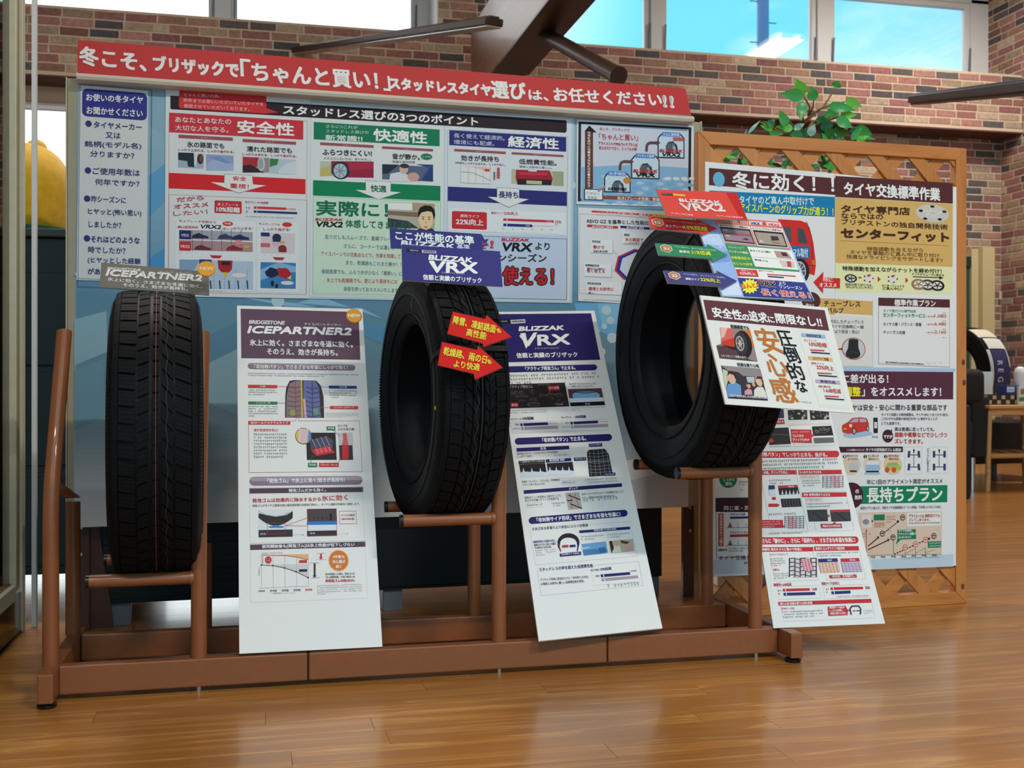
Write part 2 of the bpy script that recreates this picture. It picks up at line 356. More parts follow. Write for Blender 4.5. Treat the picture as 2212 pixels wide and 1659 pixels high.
# back wall: upper band with the window sill on top
m = MB(); m.box((-4.2, YU, SO), (XR, YW+.15, BZ)); m.box((1.31, YU, BZ), (1.74, YW+.1, 4.3)); m.box((-4.2, YW, 3.95), (XR, YW+.15, 4.3))
wb = structure(m.build('wall_back', M_mortar, None, loc=(0, 8, 0)))
W0 = thing  # noqa
def holder(name, loc):
    o = bpy.data.objects.new(name, None); COL.objects.link(o); o.location = loc; return o
def local_bricks(wall, *a, **k):
    # bricks are children of the wall object itself; its origin is subtracted
    org = ORG[wall]; o = Vector(a[0])-org; prt = k.pop('part')
    bricks(wall, o, *a[1:], org=org, part=lambda P: prt(P+org), **k)
local_bricks(wb, (0, YU, 0), (1, 0, 0), (0, -1, 0), -4.2, XR, SO, BZ, part=lambda P: -1.75 < P.x, seed=3)
mwb = MB()
pier = structure(box('wall_pier', (1.31, YU-.0005, BZ+.001), (1.74, YU+.05, 4.29), M_mortar, None, loc=(1.5, 8, 3.2)))
local_bricks(pier, (0, YU-.0005, 0), (1, 0, 0), (0, -1, 0), 1.31, 1.74, BZ, 4.28, part=lambda P: P.z < 3.9, seed=4)
box('plaster_return', (1.30, YU-.001, BZ+.001), (1.31, YW, 4.29), M_white, pier)
# alcove wall below, set back, with the low shop window at the left end
LW = (-4.0, .3, .12, 2.62)
m = MB(); m.box((LW[1], YA, 0), (XR, YA+.2, SO)); m.box((-4.2, YA, 0), (LW[1], YA+.2, LW[2])); m.box((-4.2, YA, LW[3]), (LW[1], YA+.2, SO))
wa = structure(m.build('wall_alcove', M_mortar, None, loc=(0, YA, 0)))
DR = (5.0, 5.90, 0, 1.73)
local_bricks(wa, (0, YA, 0), (1, 0, 0), (0, -1, 0), LW[1], XR, 0, SO, part=lambda P: (P.x > 5.5 and P.z > .9) or (P.z > 2.45 and P.x > 3), seed=5, holes=[(5.0, 5.93, -1, 1.76)])
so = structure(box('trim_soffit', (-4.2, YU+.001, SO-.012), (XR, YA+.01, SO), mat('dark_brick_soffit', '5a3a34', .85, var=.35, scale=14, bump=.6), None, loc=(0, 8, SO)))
# right wall
wr = structure(box('wall_right', (XR, -3, 0), (XR+.2, YW+.15, 4.3), M_mortar, None, loc=(XR, 4, 0)))
local_bricks(wr, (XR, 0, 0), (0, 1, 0), (-1, 0, 0), 6.6, YA, 0, SO, part=lambda P: P.y > 7.85 and P.z > .8, seed=6)
m2 = structure(box('wall_right_upper', (XR-.002, 6.6, SO), (XR, YW, 4.29), M_mortar, None, loc=(XR, 7, SO)))
local_bricks(m2, (XR-.002, 0, 0), (0, 1, 0), (-1, 0, 0), 6.6, YW, SO, 4.29, part=lambda P: P.y > 7.85 and P.z < 3.9, seed=8)
structure(box('wall_left', (-4.4, -3, 0), (-4.2, YW+.15, 4.3), mat_flat('c9c4b8', .7)))
structure(box('ceiling', (-4.4, -3, 4.3), (XR+.2, YW+.15, 4.4), mat_flat('cfccc4', .8)))
# floor: planks run along X
fl = structure(box('floor', (-4.4, -3, -.05), (XR, YW, -.006), mat_flat('5a3a20', .6), None, loc=(0, 0, 0)))
PW = .083; rnd = random.Random(11); J = MB(); nparts = 0
def plank_mesh():
    me = bpy.data.meshes.new('plank'); vs = boxv(-.5, -.5, -1, .5, .5, -.12)+[(-.4999, -.4985, 0), (.4999, -.4985, 0), (.4999, .4985, 0), (-.4999, .4985, 0)]
    me.from_pydata(vs, [], [(0,1,5,4),(1,2,6,5),(2,3,7,6),(3,0,4,7),(4,5,9,8),(5,6,10,9),(6,7,11,10),(7,4,8,11),(8,9,10,11)]); me.materials.append(M_floor); return me
PM = plank_mesh()
for r in range(int(-3/PW), int(8.3/PW)):
    y0 = r*PW; x = -4.3-rnd.random()*.9
    while x < XR:
        L = rnd.choice((.9, .9, 1.2, .6)); a, b = max(x, -4.3), min(x+L, XR); x += L
        if b-a < .03: continue
        cy = y0+PW/2; big = 1.6 < cy < 4.35 and -.35-cy*.23 < b and a < cy*.78+.3
        M = Matrix.Translation(((a+b)/2, cy, 0)) @ Matrix.Diagonal((b-a-.0006, PW-.0006, .006, 1))
        if big and nparts < 300:
            q = bpy.data.objects.new('plank', PM); COL.objects.link(q); q.parent = fl; q.matrix_local = M; nparts += 1
        else: J.add([M @ v.co for v in PM.vertices], [tuple(p.vertices) for p in PM.polygons])
J.build('planks_beyond', M_floor, fl, kind='stuff')
# clerestory windows
def window(i, x0, x1, z0, z1, y=YW, stay=None, fr=.045, handles=True, top=True):
    w = structure(MB_frame(x0, x1, z0, z1, y, fr).build('window_%d' % i, M_white, None, loc=((x0+x1)/2, y, z0), bevel=.004))
    box('pane', (x0+fr*.6, y+.028, z0+fr*.6), (x1-fr*.6, y+.034, z1-fr*.6), M_glass, w)
    if handles:
        for hx in (x0+.018, x1-.018):
            m = MB(); m.obox((hx, y-.012, z0+.02), (hx+.01, y-.02, z0+.34), .012, .01, (0, -1, 0)); m.build('stay', M_grey, w)
    return w
def MB_frame(x0, x1, z0, z1, y, f):
    m = MB(); m.box((x0, y, z0), (x0+f, y+.06, z1)); m.box((x1-f, y, z0), (x1, y+.06, z1)); m.box((x0+f, y, z0), (x1-f, y+.06, z0+f)); m.box((x0+f, y, z1-f), (x1-f, y+.06, z1)); return m
F0 = .045
for i, (a, b) in enumerate(((-2.0, -.323), (-.115, 1.174), (1.75, 3.062), (3.248, 4.528), (4.741, 5.981))):
    window(i+1, a-F0, b+F0, BZ, 3.93)
m = MB()
for a, b in ((-4.2, -2.0-F0), (-.323+F0, -.115-F0), (1.174+F0, 1.31), (3.062+F0, 3.248-F0), (4.528+F0, 4.741-F0), (5.981+F0, XR)): m.box((a, YW-.02, BZ), (b, YW+.08, 3.96))
structure(m.build('trim_1', M_white, None, loc=(0, YW, BZ), bevel=.003))
structure(box('trim_2', (-4.2, YW-.02, 3.93), (XR, YW+.08, 3.98), M_white, None, loc=(0, YW, 3.95)))
# low shop window at the left
for i, (a, b) in enumerate(((-4.0, -2.55), (-2.55, -1.1), (-1.1, .3))):
    window(6+i, a, b, LW[2], LW[3], YA+.05, handles=False, fr=.05)
structure(box('ground', (-40, YW+.4, -.25), (60, 90, -.15), mat('outdoor_paving', 'b9b9b4', .85)))
structure(box('ground', (-40, -60, -.25), (60, -3.02, -.06), mat('outdoor_bounce_ground', 'b4b4ae', .85)))  # unseen ground added before the open front to bounce neutral light inside
# telegraph pole outside
pc = onY(1648, 40, 20.)
pole = thing('telegraph_pole', (pc.x, 20, -.15), 'grey concrete pole with climbing steps, outside the second window from the brick corner', 'pole')
m = MB(); m.tube([(pc.x, 20, -.15), (pc.x, 20, 13)], [.135, .105], 20, c=None); o = m.build('shaft', mat_flat('8b8fae', .7), pole); smooth_edges(o)
for k in range(26):
    z = 2.5+k*.4; sx_ = 1 if k % 2 else -1; m = MB(); m.tube([(pc.x+sx_*.1, 20, z), (pc.x+sx_*.28, 20, z)], .012, 8); m.build('climbing_step', M_grey, pole)
# green blind door and cream jamb in the alcove corner
d1 = structure(box('door_1', (5.2, YA-.05, 0), (5.86, YA-.008, 1.70), mat_flat('1f4a45', .7), None, loc=(5.5, YA, 0)))
box('top_rail', (5.2, YA-.065, 1.63), (5.865, YA-.045, 1.715), mat_flat('17332f', .6), d1)
jm = MB(); jm.box((5.865, YA-.07, 0), (5.93, YA-.008, 1.78)); jm.box((5.935, YA-.12, 0), (6.05, YA-.008, 1.79))
structure(jm.build('trim_3', mat_flat('c9b88a', .6), None, loc=(5.9, YA, 0)))

# ---------------------------------------------------------------- ceiling beam and rails
bm_ = thing('roof_beam', (1.6, 5.5, 2.7), 'dark brown timber box beam running overhead towards the windows', 'beam')
m = MB(); m.box((1.505, 3.2, 2.665), (1.735, 7.75, 3.17)); m.build('beam_core', M_beamwood, bm_, bevel=.004)
box('soffit_plate', (1.50, 3.2, 2.65), (1.74, 7.0, 2.665), M_brownmetal, bm_)
pl = box('end_plate', (1.515, 7.0, 2.652), (1.725, 7.74, 2.665), M_brownmetal, bm_)
for k in range(7):
    for xx in (1.56, 1.68):
        m = MB(); m.tube([(xx, 7.1+k*.09, 2.652), (xx, 7.1+k*.09, 2.632)], .016, 6); m.build('bolt', M_chrome, pl)
def rail(name, a, b, w, h, lab, cat, und=None, flat=True):
    a, b = Vector(a), Vector(b); t = thing(name, a, lab, cat); d = (b-a).normalized(); side = d.cross(UP).normalized(); up = side.cross(d)
    if flat:
        m = MB(); m.obox(a, b, w, h, up); m.build('channel', M_brownmetal, t, bevel=.006)
        m = MB(); m.obox(a+up*(h*.5)-side*0, b+up*(h*.5), w*.55, h*.5, up); m.build('upper_rib', M_brownmetal, t, bevel=.005)
        m = MB(); m.obox(a-up*(h*.62), b-up*(h*.62), w*.8, h*.24, up); m.build('under_strip', M_chrome if und else M_brownmetal, t, bevel=.003)
    return t
A = atz(1068, 47, 5.3); B = atz(630, 112, 8.0)
rail('overhead_rail', A, B, .10, .036, 'flat dark brown overhead rail with a bright silver underside, left of the timber beam', 'rail', und=True)
A = atz(2260, 184, 4.2); B = atz(1985, 214, 6.2)
rail('overhead_rail', A, B, .12, .042, 'rounded dark brown rail sticking out overhead near the brick corner', 'rail')
A = atz(1150, 60, 6.6); B = atz(1335, 163, 5.4)
t = thing('overhead_pipe', A, 'round dark brown pipe with a capped end hanging beside the timber beam', 'pipe')
m = MB(); m.tube([A, B], .042, 24); o = m.build('pipe_body', M_brownmetal, t); smooth_edges(o)
D = (B-A).normalized(); m = MB(); m.tube([B-D*.03, B+D*.012], .046, 24); o = m.build('end_cap', M_brownmetal, t); smooth_edges(o)
# ---------------------------------------------------------------- the tyre rack (brown tube steel)
rack = thing('tyre_rack', (.4, 2.55, 0), 'long brown painted steel rack holding three winter tyres', 'rack')
def bbox(name, a, b, par=rack, mt=M_steel, bv=.003): return box(name, a, b, mt, par, bevel=bv)
# front rail in three lengths, back rail, foot beams
for a, b in ((-.387, .1125), (.1155, .7845), (.7875, 1.2075)): bbox('front_rail', (a, 2.416, .011), (b, 2.446, .07))
bbox('rail_joint', (.1125, 2.422, .013), (.1155, 2.44, .068), mt=M_pad, bv=0); bbox('rail_joint', (.7845, 2.422, .013), (.7875, 2.44, .068), mt=M_pad, bv=0)
bbox('back_rail', (-.385, 2.706, .011), (1.205, 2.736, .07))
for x0, x1 in ((-.417, -.387), (1.2085, 1.2385)):
    bbox('foot_beam', (x0, 2.351, .011), (x1, 2.80, .07))
    for y in (2.372, 2.775):
        m = lathe([(0, .0), (.017, .0), (.019, .003), (.019, .007), (.014, .010), (0, .010)], ((x0+x1)/2, y, 0), 24); o = m.build('levelling_foot', M_pad, rack); smooth_edges(o)
for x in (-.112, .536, 1.158):
    m = MB(); m.tube([(x, 2.431, .011), (x, 2.431, -.0)], .006, 10); m.build('fixing_bolt', M_bolt, rack)
PR = .0165
def post(x, zb, zt, back=True):
    m = MB(); pts = [(x, 2.434, .069), (x, 2.434, zb-.05)]
    for k in range(6):
        a = k/5; pts.append((x, 2.434+.011*a*a*1.6, zb-.05+.1*a))
    pts.append((x, 2.60, zt)); m.tube(pts, PR, 20); o = m.build('front_post', M_steel, rack); smooth_edges(o); return o
def arm(x0, x1, y, z, name='tyre_arm'):
    m = MB(); m.tube([(x0, y, z), (x1, y, z)], .0135, 20); o = m.build(name, M_steel, rack); smooth_edges(o)
    m = MB(); m.tube([(x0-.003, y, z), (x0+.004, y, z)], .0137, 20); o = m.build('end_plug', M_pad, rack); smooth_edges(o)
    m = MB(); m.tube([(x1-.012, y, z), (x1-.004, y, z)], .016, 20); o = m.build('weld_collar', M_steel, rack); smooth_edges(o)
ZB = (.238, .345, .438)
post(-.405, .40, .76); post(-.112, .40, .76); post(.536, .50, .86); post(1.158, .59, .95)
for x0, x1, z in ((-.334, -.118, ZB[0]), (.316, .530, ZB[1]), (.962, 1.152, ZB[2])):
    arm(x0, x1, 2.434, z); arm(x0, x1, 2.722, z)
for x, z in ((-.405, .375), (-.112, ZB[0]+.03), (.536, ZB[1]+.03), (1.158, ZB[2]+.03)):
    m = MB(); m.tube([(x, 2.722, .069), (x, 2.722, z)], PR, 20); o = m.build('back_post', M_steel, rack); smooth_edges(o)
m = MB(); m.obox((-.405, 2.722, .385), (-.405, 2.46, .44), .03, .004, (0, .3, 1)); m.build('side_brace', M_steel, rack)

# ---------------------------------------------------------------- tyres
RO, RI, HW = .3175, .186, .099
CAS = [(-.074, RI), (-.083, RI+.006), (-.087, RI+.022), (-.095, .232), (-HW, .258), (-.0985, .272), (-.094, .290), (-.088, .301), (-.080, .3075), (-.04, .3098), (0, .3103)]
CAS = CAS + [(-x, r) for x, r in CAS[-2::-1]]
INN = [(.070, RI-.001), (.074, RI+.012), (.084, .232), (.088, .258), (.080, .285), (.04, .295), (0, .297)]
INN = INN + [(-x, r) for x, r in INN[-2::-1]]
def crown(x): return RO - .055*abs(x)**2/.08 - (max(0, abs(x)-.068)/.025)**2*.006
def revolve(prof, seg, closed=True):
    vs, fs = [], []; n = len(prof)
    for k in range(seg):
        th = 2*math.pi*k/seg; c, s_ = math.cos(th), math.sin(th)
        for x, r in prof: vs.append((x, r*c, r*s_))
    for k in range(seg):
        k2 = (k+1) % seg
        for i in range(n if closed else n-1): fs.append((k*n+i, k*n+(i+1) % n, k2*n+(i+1) % n, k2*n+i))
    return vs, fs
CAS_V, CAS_F = revolve(CAS+INN, 120)
def blocks(ribs, NP=58):
    m = MB()
    for x0, x1, sl, ph, sub in ribs:                                # x range (fraction of width), slant, phase, sipes
        xa, xb = (x0-.5)*.186, (x1-.5)*.186
        for k in range(NP):
            for j in range(sub):
                a0 = (k+ph+j/sub+(.17 if j == 0 and sub > 1 else .008))/NP; a1 = (k+ph+(j+1)/sub-.008)/NP
                cols = 3; vs = []
                for top in (0, 1):
                    for i in range(cols+1):
                        f = i/cols; x = xa+(xb-xa)*f; r = crown(x)*(1 if top else 1)-(0 if top else .0115)
                        zz = (.004 if sub > 1 and j > 0 else 0)
                        for a in (a0, a1):
                            th = 2*math.pi*(a+sl*(f-.5)/NP); vs.append((x, r*math.cos(th), r*math.sin(th)))
                n = 2*(cols+1); fs = []
                for i in range(cols): b = n+2*i; fs.append((b, b+1, b+3, b+2))
                for i in range(cols):
                    b = 2*i; fs.append((b, b+2, b+n+2, b+n)); fs.append((b+1, b+n+1, b+n+3, b+3))
                fs.append((0, n, n+1, 1)); e = 2*cols; fs.append((e, e+1, e+n+1, e+n)); m.add(vs, fs)
    return m
RIB1 = [(.03, .095, 0, .0, 1), (.105, .285, .12, .0, 4), (.31, .43, -.25, .4, 3), (.475, .54, 0, .2, 3), (.575, .70, .75, .1, 3), (.725, .90, .35, .5, 4), (.91, .97, .2, .5, 1)]
RIB2 = [(.03, .09, 0, .0, 1), (.10, .27, .15, .0, 4), (.30, .40, .5, .3, 3), (.415, .51, .9, .1, 2), (.53, .56, 0, .2, 1), (.585, .65, .45, .6, 3), (.66, .73, -.45, .6, 3), (.755, .90, -.1, .1, 4), (.91, .97, -.1, .1, 1)]
def put(m, M): return [M @ Vector(v) for v in m]
def tyre(c, rot, ribs, label, stripes=(), sc=1.0, name='tyre', sx=1.0):
    M = Matrix.Translation(c) @ Matrix.Rotation(rot, 4, 'Z') @ Matrix.Diagonal((sx, sc, sc, 1))
    t = thing(name, c, label, 'tyre')
    o = mesh('casing', put(CAS_V, M), CAS_F, M_rubber, t); smooth_edges(o, 50)
    b = blocks(ribs); mesh('tread_blocks', put(b.v, M), b.f, M_tread, t, kind='stuff')
    # fine radial serrations on both shoulders, raised rings on the sidewalls
    m = MB()
    for sg in (-1, 1):
        for k in range(230):
            th = 2*math.pi*k/230; d = .004; q = []
            for x, r in ((.0885, .3035), (.0975, .2845)):
                for dd in (-d/2, d/2): q.append((sg*(x+.0012), r*math.cos(th+dd/r), r*math.sin(th+dd/r)))
            m.add(put(q, M), [(0, 1, 3, 2)])
    m.build('shoulder_serrations', M_tread, t, kind='stuff')
    for sg in (-1, 1):
        for r, x in ((.262, .1003), (.214, .0925)):
            v, f = revolve([(sg*(x-.002), r-.002), (sg*(x+.001), r-.001), (sg*(x+.001), r+.001), (sg*(x-.002), r+.002)], 96)
            mesh('sidewall_ring', put(v, M), f, M_rubber, t, smooth=True)
    for x, w, c, wob, nm in stripes:
        m = MB(); n = 240; vs = []
        for k in range(n+1):
            th = 2*math.pi*k/n; xx = (x-.5)*.186+wob*math.sin(k*.9); r = crown(xx)+.0006
            for dx in (-w/2, w/2): vs.append((xx+dx, r*math.cos(th), r*math.sin(th)))
        m.add(put(vs, M), [(2*k, 2*k+1, 2*k+3, 2*k+2) for k in range(n)]); m.build(nm, mat_flat(c, .7), t)
    return t, M
def strap(M, th, w, name, label, parent=None, off=.0035, r0=.0):
    prof = [(x*1.0, r) for x, r in CAS] + [(x, r) for x, r in INN]
    pts = []
    for x, r in CAS: pts.append((x*(1+off/.1), (RO+off+.001 if abs(x) < .082 else r+off)))
    for x, r in INN: pts.append((x*.98, r-off))
    m = MB(); vs = []; n = len(pts)
    for x, r in pts:
        for d in (-w/2, w/2):
            a = th+d/.31; vs.append((x, r*math.cos(a), r*math.sin(a)))
    fs = [(2*k, 2*k+1, (2*k+3) % (2*n), (2*k+2) % (2*n)) for k in range(n)]
    c = M @ Vector((0, .31*math.cos(th), .31*math.sin(th)))
    t = thing(name, c, label, 'strap'); o = mesh('webbing', put(vs, M), fs, M_fabric, t)
    s = o.modifiers.new('s', 'SOLIDIFY'); s.thickness = .0015
    return t
def cz(z, R=RO): return z + math.sqrt((R+.0135)**2-.144**2)
T1, M1 = tyre(Vector((-.209, 2.578, cz(ZB[0]))), math.radians(4.0), RIB1, 'black winter tyre with a thin red line round its tread, lowest in the rack', [(.508, .0012, '8c3438', 0, 'red_line'), (.63, .0009, '3a3c3c', .002, 'chalk_line')], sx=.925)
T2, M2 = tyre(Vector((.425, 2.578, cz(ZB[1], .2915))), math.radians(7.5), RIB2, 'black winter tyre with two red arrow signs strapped to its tread', [(.545, .0008, '4e5051', 0, 'white_line'), (.47, .0012, '3c3e3e', .004, 'chalk_line')], sc=.918, sx=.82)
T3, M3 = tyre(Vector((1.062, 2.578, cz(ZB[2])-.008)), math.radians(4.5), RIB2, 'black winter tyre seen half from the side, highest in the rack', [(.5, .0008, '4e5051', .0004, 'white_line')], sx=.9)
m = MB(); p0 = M2 @ Vector((-.1005, -.262, -.02)); m.box((p0.x-.001, p0.y-.004, p0.z-.004), (p0.x+.001, p0.y+.004, p0.z+.004)); m.build('yellow_paint_mark', mat_flat('b5a93a'), T2)
# straps: angle measured from +Y (away from camera) towards up; pi is the camera side
strap(M2, math.pi-.375, .013, 'strap', 'black elastic band round the middle tyre, between the two red arrows')
strap(M3, math.pi-1.06, .012, 'strap', 'black elastic band round the highest tyre, under the red header sign')
# ---------------------------------------------------------------- main notice board
BA = math.radians(2.6); B0 = Vector((-.447, 3.06, 0)); BU = Vector((math.cos(BA), math.sin(BA), 0)); BN = Vector((math.sin(BA), -math.cos(BA), 0))
def bp(u, z, d=0): return B0 + BU*u + UP*z + BN*d
def bbx(u0, z0, d0, u1, z1, d1): return [bp(u0,z0,d0), bp(u1,z0,d0), bp(u1,z0,d1), bp(u0,z0,d1), bp(u0,z1,d0), bp(u1,z1,d0), bp(u1,z1,d1), bp(u0,z1,d1)]
BFr = [tuple(reversed(f)) for f in BF]
board = thing('notice_board', bp(.87, 0), 'large beige notice board on brown steel legs, covered in tyre posters', 'notice board')
def bpart(name, a, mt, par=board, bv=.002): return mesh(name, bbx(*a), BFr, mt, par, bevel=bv)
bpart('board_face', (-.022, .278, -.03, 1.765, 1.437, 0), M_boardback)
bpart('edge_strip', (-.026, .20, -.032, -.0225, 1.44, .002), M_cream); bpart('edge_strip', (1.7655, .20, -.032, 1.769, 1.44, .002), mat_flat('c7c2b4'))
for u in (.0, 1.735):
    bpart('leg', (u-.012, .0, -.05, u+.03, .30, -.031), mat_flat('5a3a2c', .4))
    g = [bp(u+.03, 0, -.045), bp(u+.03, .30, -.045), bp(u+.045, .30, -.045), bp(u+.085, .03, -.045), bp(u+.085, 0, -.045)]
    mesh('gusset', g+[p-BN*.006 for p in g], [(0,1,2,3,4), (9,8,7,6,5)]+[(i, i+5, (i+1) % 5+5, (i+1) % 5) for i in range(5)], mat_flat('5a3a2c', .4), board)
    for z in (.20, .27): mesh('bolt', bbx(u+.004, z-.004, -.031, u+.012, z+.004, -.027), BFr, M_bolt, board)
for u, z in ((1.745, .93), (.0, .93)): mesh('bolt', bbx(u-.004, z-.004, 0, u+.004, z+.004, .004), BFr, M_bolt, board)
low = thing('low_cabinet', bp(.86, 0), 'black slatted low cabinet on grey feet under the notice board', 'cabinet')
lp = lambda n, a, mt, bv=.002: mesh(n, bbx(*a), BFr, mt, low, bevel=bv)
lp('body', (.06, .062, -.40, 1.66, .40, -.05), M_black)
for k in range(9): lp('slat', (.06, .075+k*.036, -.05, .60, .075+k*.036+.028, -.047), M_black, .001)
lp('drawer_front', (.61, .07, -.05, 1.13, .39, -.046), M_black); lp('drawer_front', (1.14, .07, -.05, 1.655, .39, -.046), M_black)
for u in (.075, .74, .81, 1.60): lp('foot', (u, 0, -.12, u+.055, .062, -.06), M_grey)
# tall black cabinet behind the board, carrying the yellow soft toy
tall = thing('tall_cabinet', (-.55, 3.85, 0), 'tall black cabinet behind the left edge of the notice board', 'cabinet')
bt = lambda n, a, b, mt, bv=.004: box(n, a, b, mt, tall, bevel=bv)
bt('body', (-1.25, 3.56, .075), (-.30, 4.10, 1.085), M_black); bt('lid', (-1.27, 3.54, 1.085), (-.28, 4.12, 1.11), mat('charcoal_lid', '3a3f42', .5))
for z in (.10, .40, .70): bt('door', (-1.24, 3.553, z), (-.31, 3.56, z+.28), M_black)
for x in (-1.2, -.40):
    for y in (3.6, 4.02): bt('foot', (x, y, 0), (x+.06, y+.05, .075), M_grey)
toy = thing('soft_toy', (-.59, 3.80, 1.11), 'yellow plush toy with round ears sitting behind the notice board', 'soft toy')
def blob(name, c, r, mt, par, sq=(1,1,1), seg=28):
    bm = bmesh.new(); bmesh.ops.create_uvsphere(bm, u_segments=seg, v_segments=seg//2, radius=1)
    vs = [Vector(c)+Vector((v.co.x*r*sq[0], v.co.y*r*sq[1], v.co.z*r*sq[2])) for v in bm.verts]; fs = [tuple(v.index for v in f.verts) for f in bm.faces]; bm.free()
    return mesh(name, vs, fs, mt, par, smooth=True)
M_plush = mat('yellow_plush', 'd9a91e', .95, bump=.5, var=.12, scale=40); M_plush.node_tree.nodes['Principled BSDF'].inputs['Sheen Weight'].default_value = .4
bm = bmesh.new()
me_ = bpy.data.metaballs.new('soft_toy_body')
bm.free()
bpy.data.metaballs.remove(me_)
TY = 3.80
def toyX(px): return onY(px, 400, TY).x
def toyZ(px, py): return onY(px, py, TY).z
def toy_body():
    # one closed surface: wide rounded body narrowing to the crown of the head
    cx = toyX(58); prof = [(0, 1.11), (.10, 1.11), (.128, 1.13), (.142, 1.18), (.145, 1.24), (.14, 1.29), (.125, 1.335), (.098, 1.375), (.062, 1.40), (.03, 1.41), (0, 1.412)]
    m = lathe([(r, z-1.11) for r, z in prof], (cx, TY, 1.11), 36); o = m.build('body', M_plush, toy, smooth=True); sb = o.modifiers.new('s', 'SUBSURF'); sb.levels = 1; sb.render_levels = 1
    for px, py in ((78, 322), (24, 322)): blob('ear', (toyX(px), TY, toyZ(px, py)-.008), .036, M_plush, toy, (1, .7, 1.1))
    m = lathe([(.108, .012), (.135, .010), (.139, .02), (.134, .028), (.11, .028)], (cx, TY, 1.11), 32); m.build('green_collar', mat_flat('1f6a4c', .8), toy, smooth=True)
toy_body()

# ---------------------------------------------------------------- sheets on the board
PB = lambda d: (bp(0, .8, d), BN)
NV, RD, GN, MR, WH, BK, YL = '2f3280', 'd02b2f', '0b7d55', '3a1f26', 'f2f2f0', '141418', 'ffe42a'
s = Sheet('poster', 'large pale blue backing poster with translucent bubbles and facets covering the notice board', 'poster', [(168, 178), (1491, 262), (1487, 1095), (158, 1133)], plane=PB(.0015), thick=.001, col='8fb9cf', base='paper')
def facets(s):
    (a, b), (e, f) = s.q(168, 178), s.q(1487, 1095)
    # print with shade painted in: light top, darkened mid blue, near white foot
    bands = [(0, '9dbccb'), (.28, '80aac2'), (.47, '628fa8'), (.55, '6a91a4'), (.66, '6c90a2'), (.80, '8ca6b4'), (.90, 'c0ccd4'), (1, 'e2e6e8')]  # middle darkened for shade behind the tyres, foot lightened against lamp shadow
    for (k0, c0), (k1, c1) in zip(bands, bands[1:]):
        n = 8
        for i in range(n):
            y0, y1 = b+(f-b)*(k0+(k1-k0)*i/n), b+(f-b)*(k0+(k1-k0)*(i+1)/n); t = i/n
            A = [int(c0[j:j+2], 16)*(1-t)+int(c1[j:j+2], 16)*t for j in (0, 2, 4)]
            s.uvp([(a, y0), (e, y0), (e, y1), (a, y1)], tuple(A), 1)
facets(s)
P = s.p
for pts, c in (([(160, 690), (230, 672), (232, 760), (160, 790)], '8fb4c4'), ([(160, 800), (225, 775), (222, 900), (160, 930)], '6f9bb0'), ([(430, 735), (520, 690), (520, 760), (440, 800)], '5c8aa5'),
    ([(640, 655), (700, 640), (665, 662)], '3f80ad'), ([(510, 640), (640, 655), (690, 640), (830, 690), (780, 665), (620, 662)], '8fbcd6'), ([(440, 790), (520, 750), (520, 900), (450, 870)], '86a9ba'),
    ([(780, 690), (860, 720), (860, 760), (785, 725)], '5b93b8'), ([(790, 870), (850, 830), (860, 900), (800, 990)], '8fb0bf'), ([(1290, 655), (1400, 655), (1360, 700), (1300, 700)], '86bfe0'), ([(1240, 655), (1340, 655), (1340, 740), (1250, 690)], '6eb0d8'),
    ([(1320, 1000), (1480, 975), (1480, 1010), (1330, 1045)], 'e2e6ea'), ([(322, 195), (362, 197), (362, 300), (322, 270)], '8eb0c4'), ([(322, 380), (362, 350), (362, 430), (322, 470)], '63a0cc'), ([(322, 560), (362, 530), (362, 600), (322, 600)], '4b93c8')): P(pts, c, 3)
rnd = random.Random(5)
for x, y, r in ((462, 1045, 23), (600, 650, 14), (790, 1020, 22), (1235, 400, 9), (1310, 670, 10), (1318, 692, 8), (1305, 705, 6), (1322, 730, 11), (1290, 715, 5), (1300, 760, 8), (705, 1010, 14), (1010, 1050, 18), (250, 1050, 15)): s.e(x, y, r, r, 'b9d3dd', 4)
s.end()
# left question sheet
s = Sheet('poster', 'narrow white question sheet with a navy heading and round bullets, leftmost on the notice board', 'poster', [(172, 183), (320, 196), (317, 609), (165, 605)], plane=PB(.0045), thick=.0015, col='d9dcdc', base='paper')
s.view = (0, 0, 2.962); s.bx(512, 540, 958, 1850, 3, '3a4a8a', 2); s.bx(512, 540, 958, 1800, 3, '3a4a8a', 2)
s.r(527, 565, 940, 772, '34378c', 3, .18)
s.t('お使いの冬タイヤ', 552, 622, 915, 642, 52, WH, .03); s.t('お聞かせください', 554, 706, 912, 728, 52, WH, .03)
def bul(x, y): s.e(x, y, 21, 20, '35397f', 3)
c = '3c4078'
s.view = (150, 160, 3.319)
for x, y in ((137, 356), (133, 691), (127, 893), (126, 1178)): s.e(x, y, 23, 23, '35397f', 3)
for tx, x0, y0, x1, y1, h in (('タイヤメーカー', 175, 362, 518, 382, 48), ('又は', 260, 438, 366, 444, 46), ('銘柄(モデル名)', 110, 502, 515, 520, 52), ('分りますか？', 150, 570, 465, 588, 46),
    ('ご使用年数は', 168, 694, 505, 710, 52), ('何年ですか？', 185, 772, 502, 788, 48), ('昨シーズンに', 158, 894, 405, 906, 50), ('ヒヤッと(怖い思い)', 135, 986, 515, 1002, 54), ('しましたか？', 138, 1076, 372, 1086, 46),
    ('それはどのような', 155, 1182, 503, 1194, 48), ('時でしたか？', 135, 1258, 402, 1268, 50), ('(ヒヤッとした経験', 132, 1334, 510, 1346, 52), ('があ', 132, 1412, 220, 1416, 46)):
    s.t(tx, x0, y0, x1, y1, h, c, .022)
s.end()
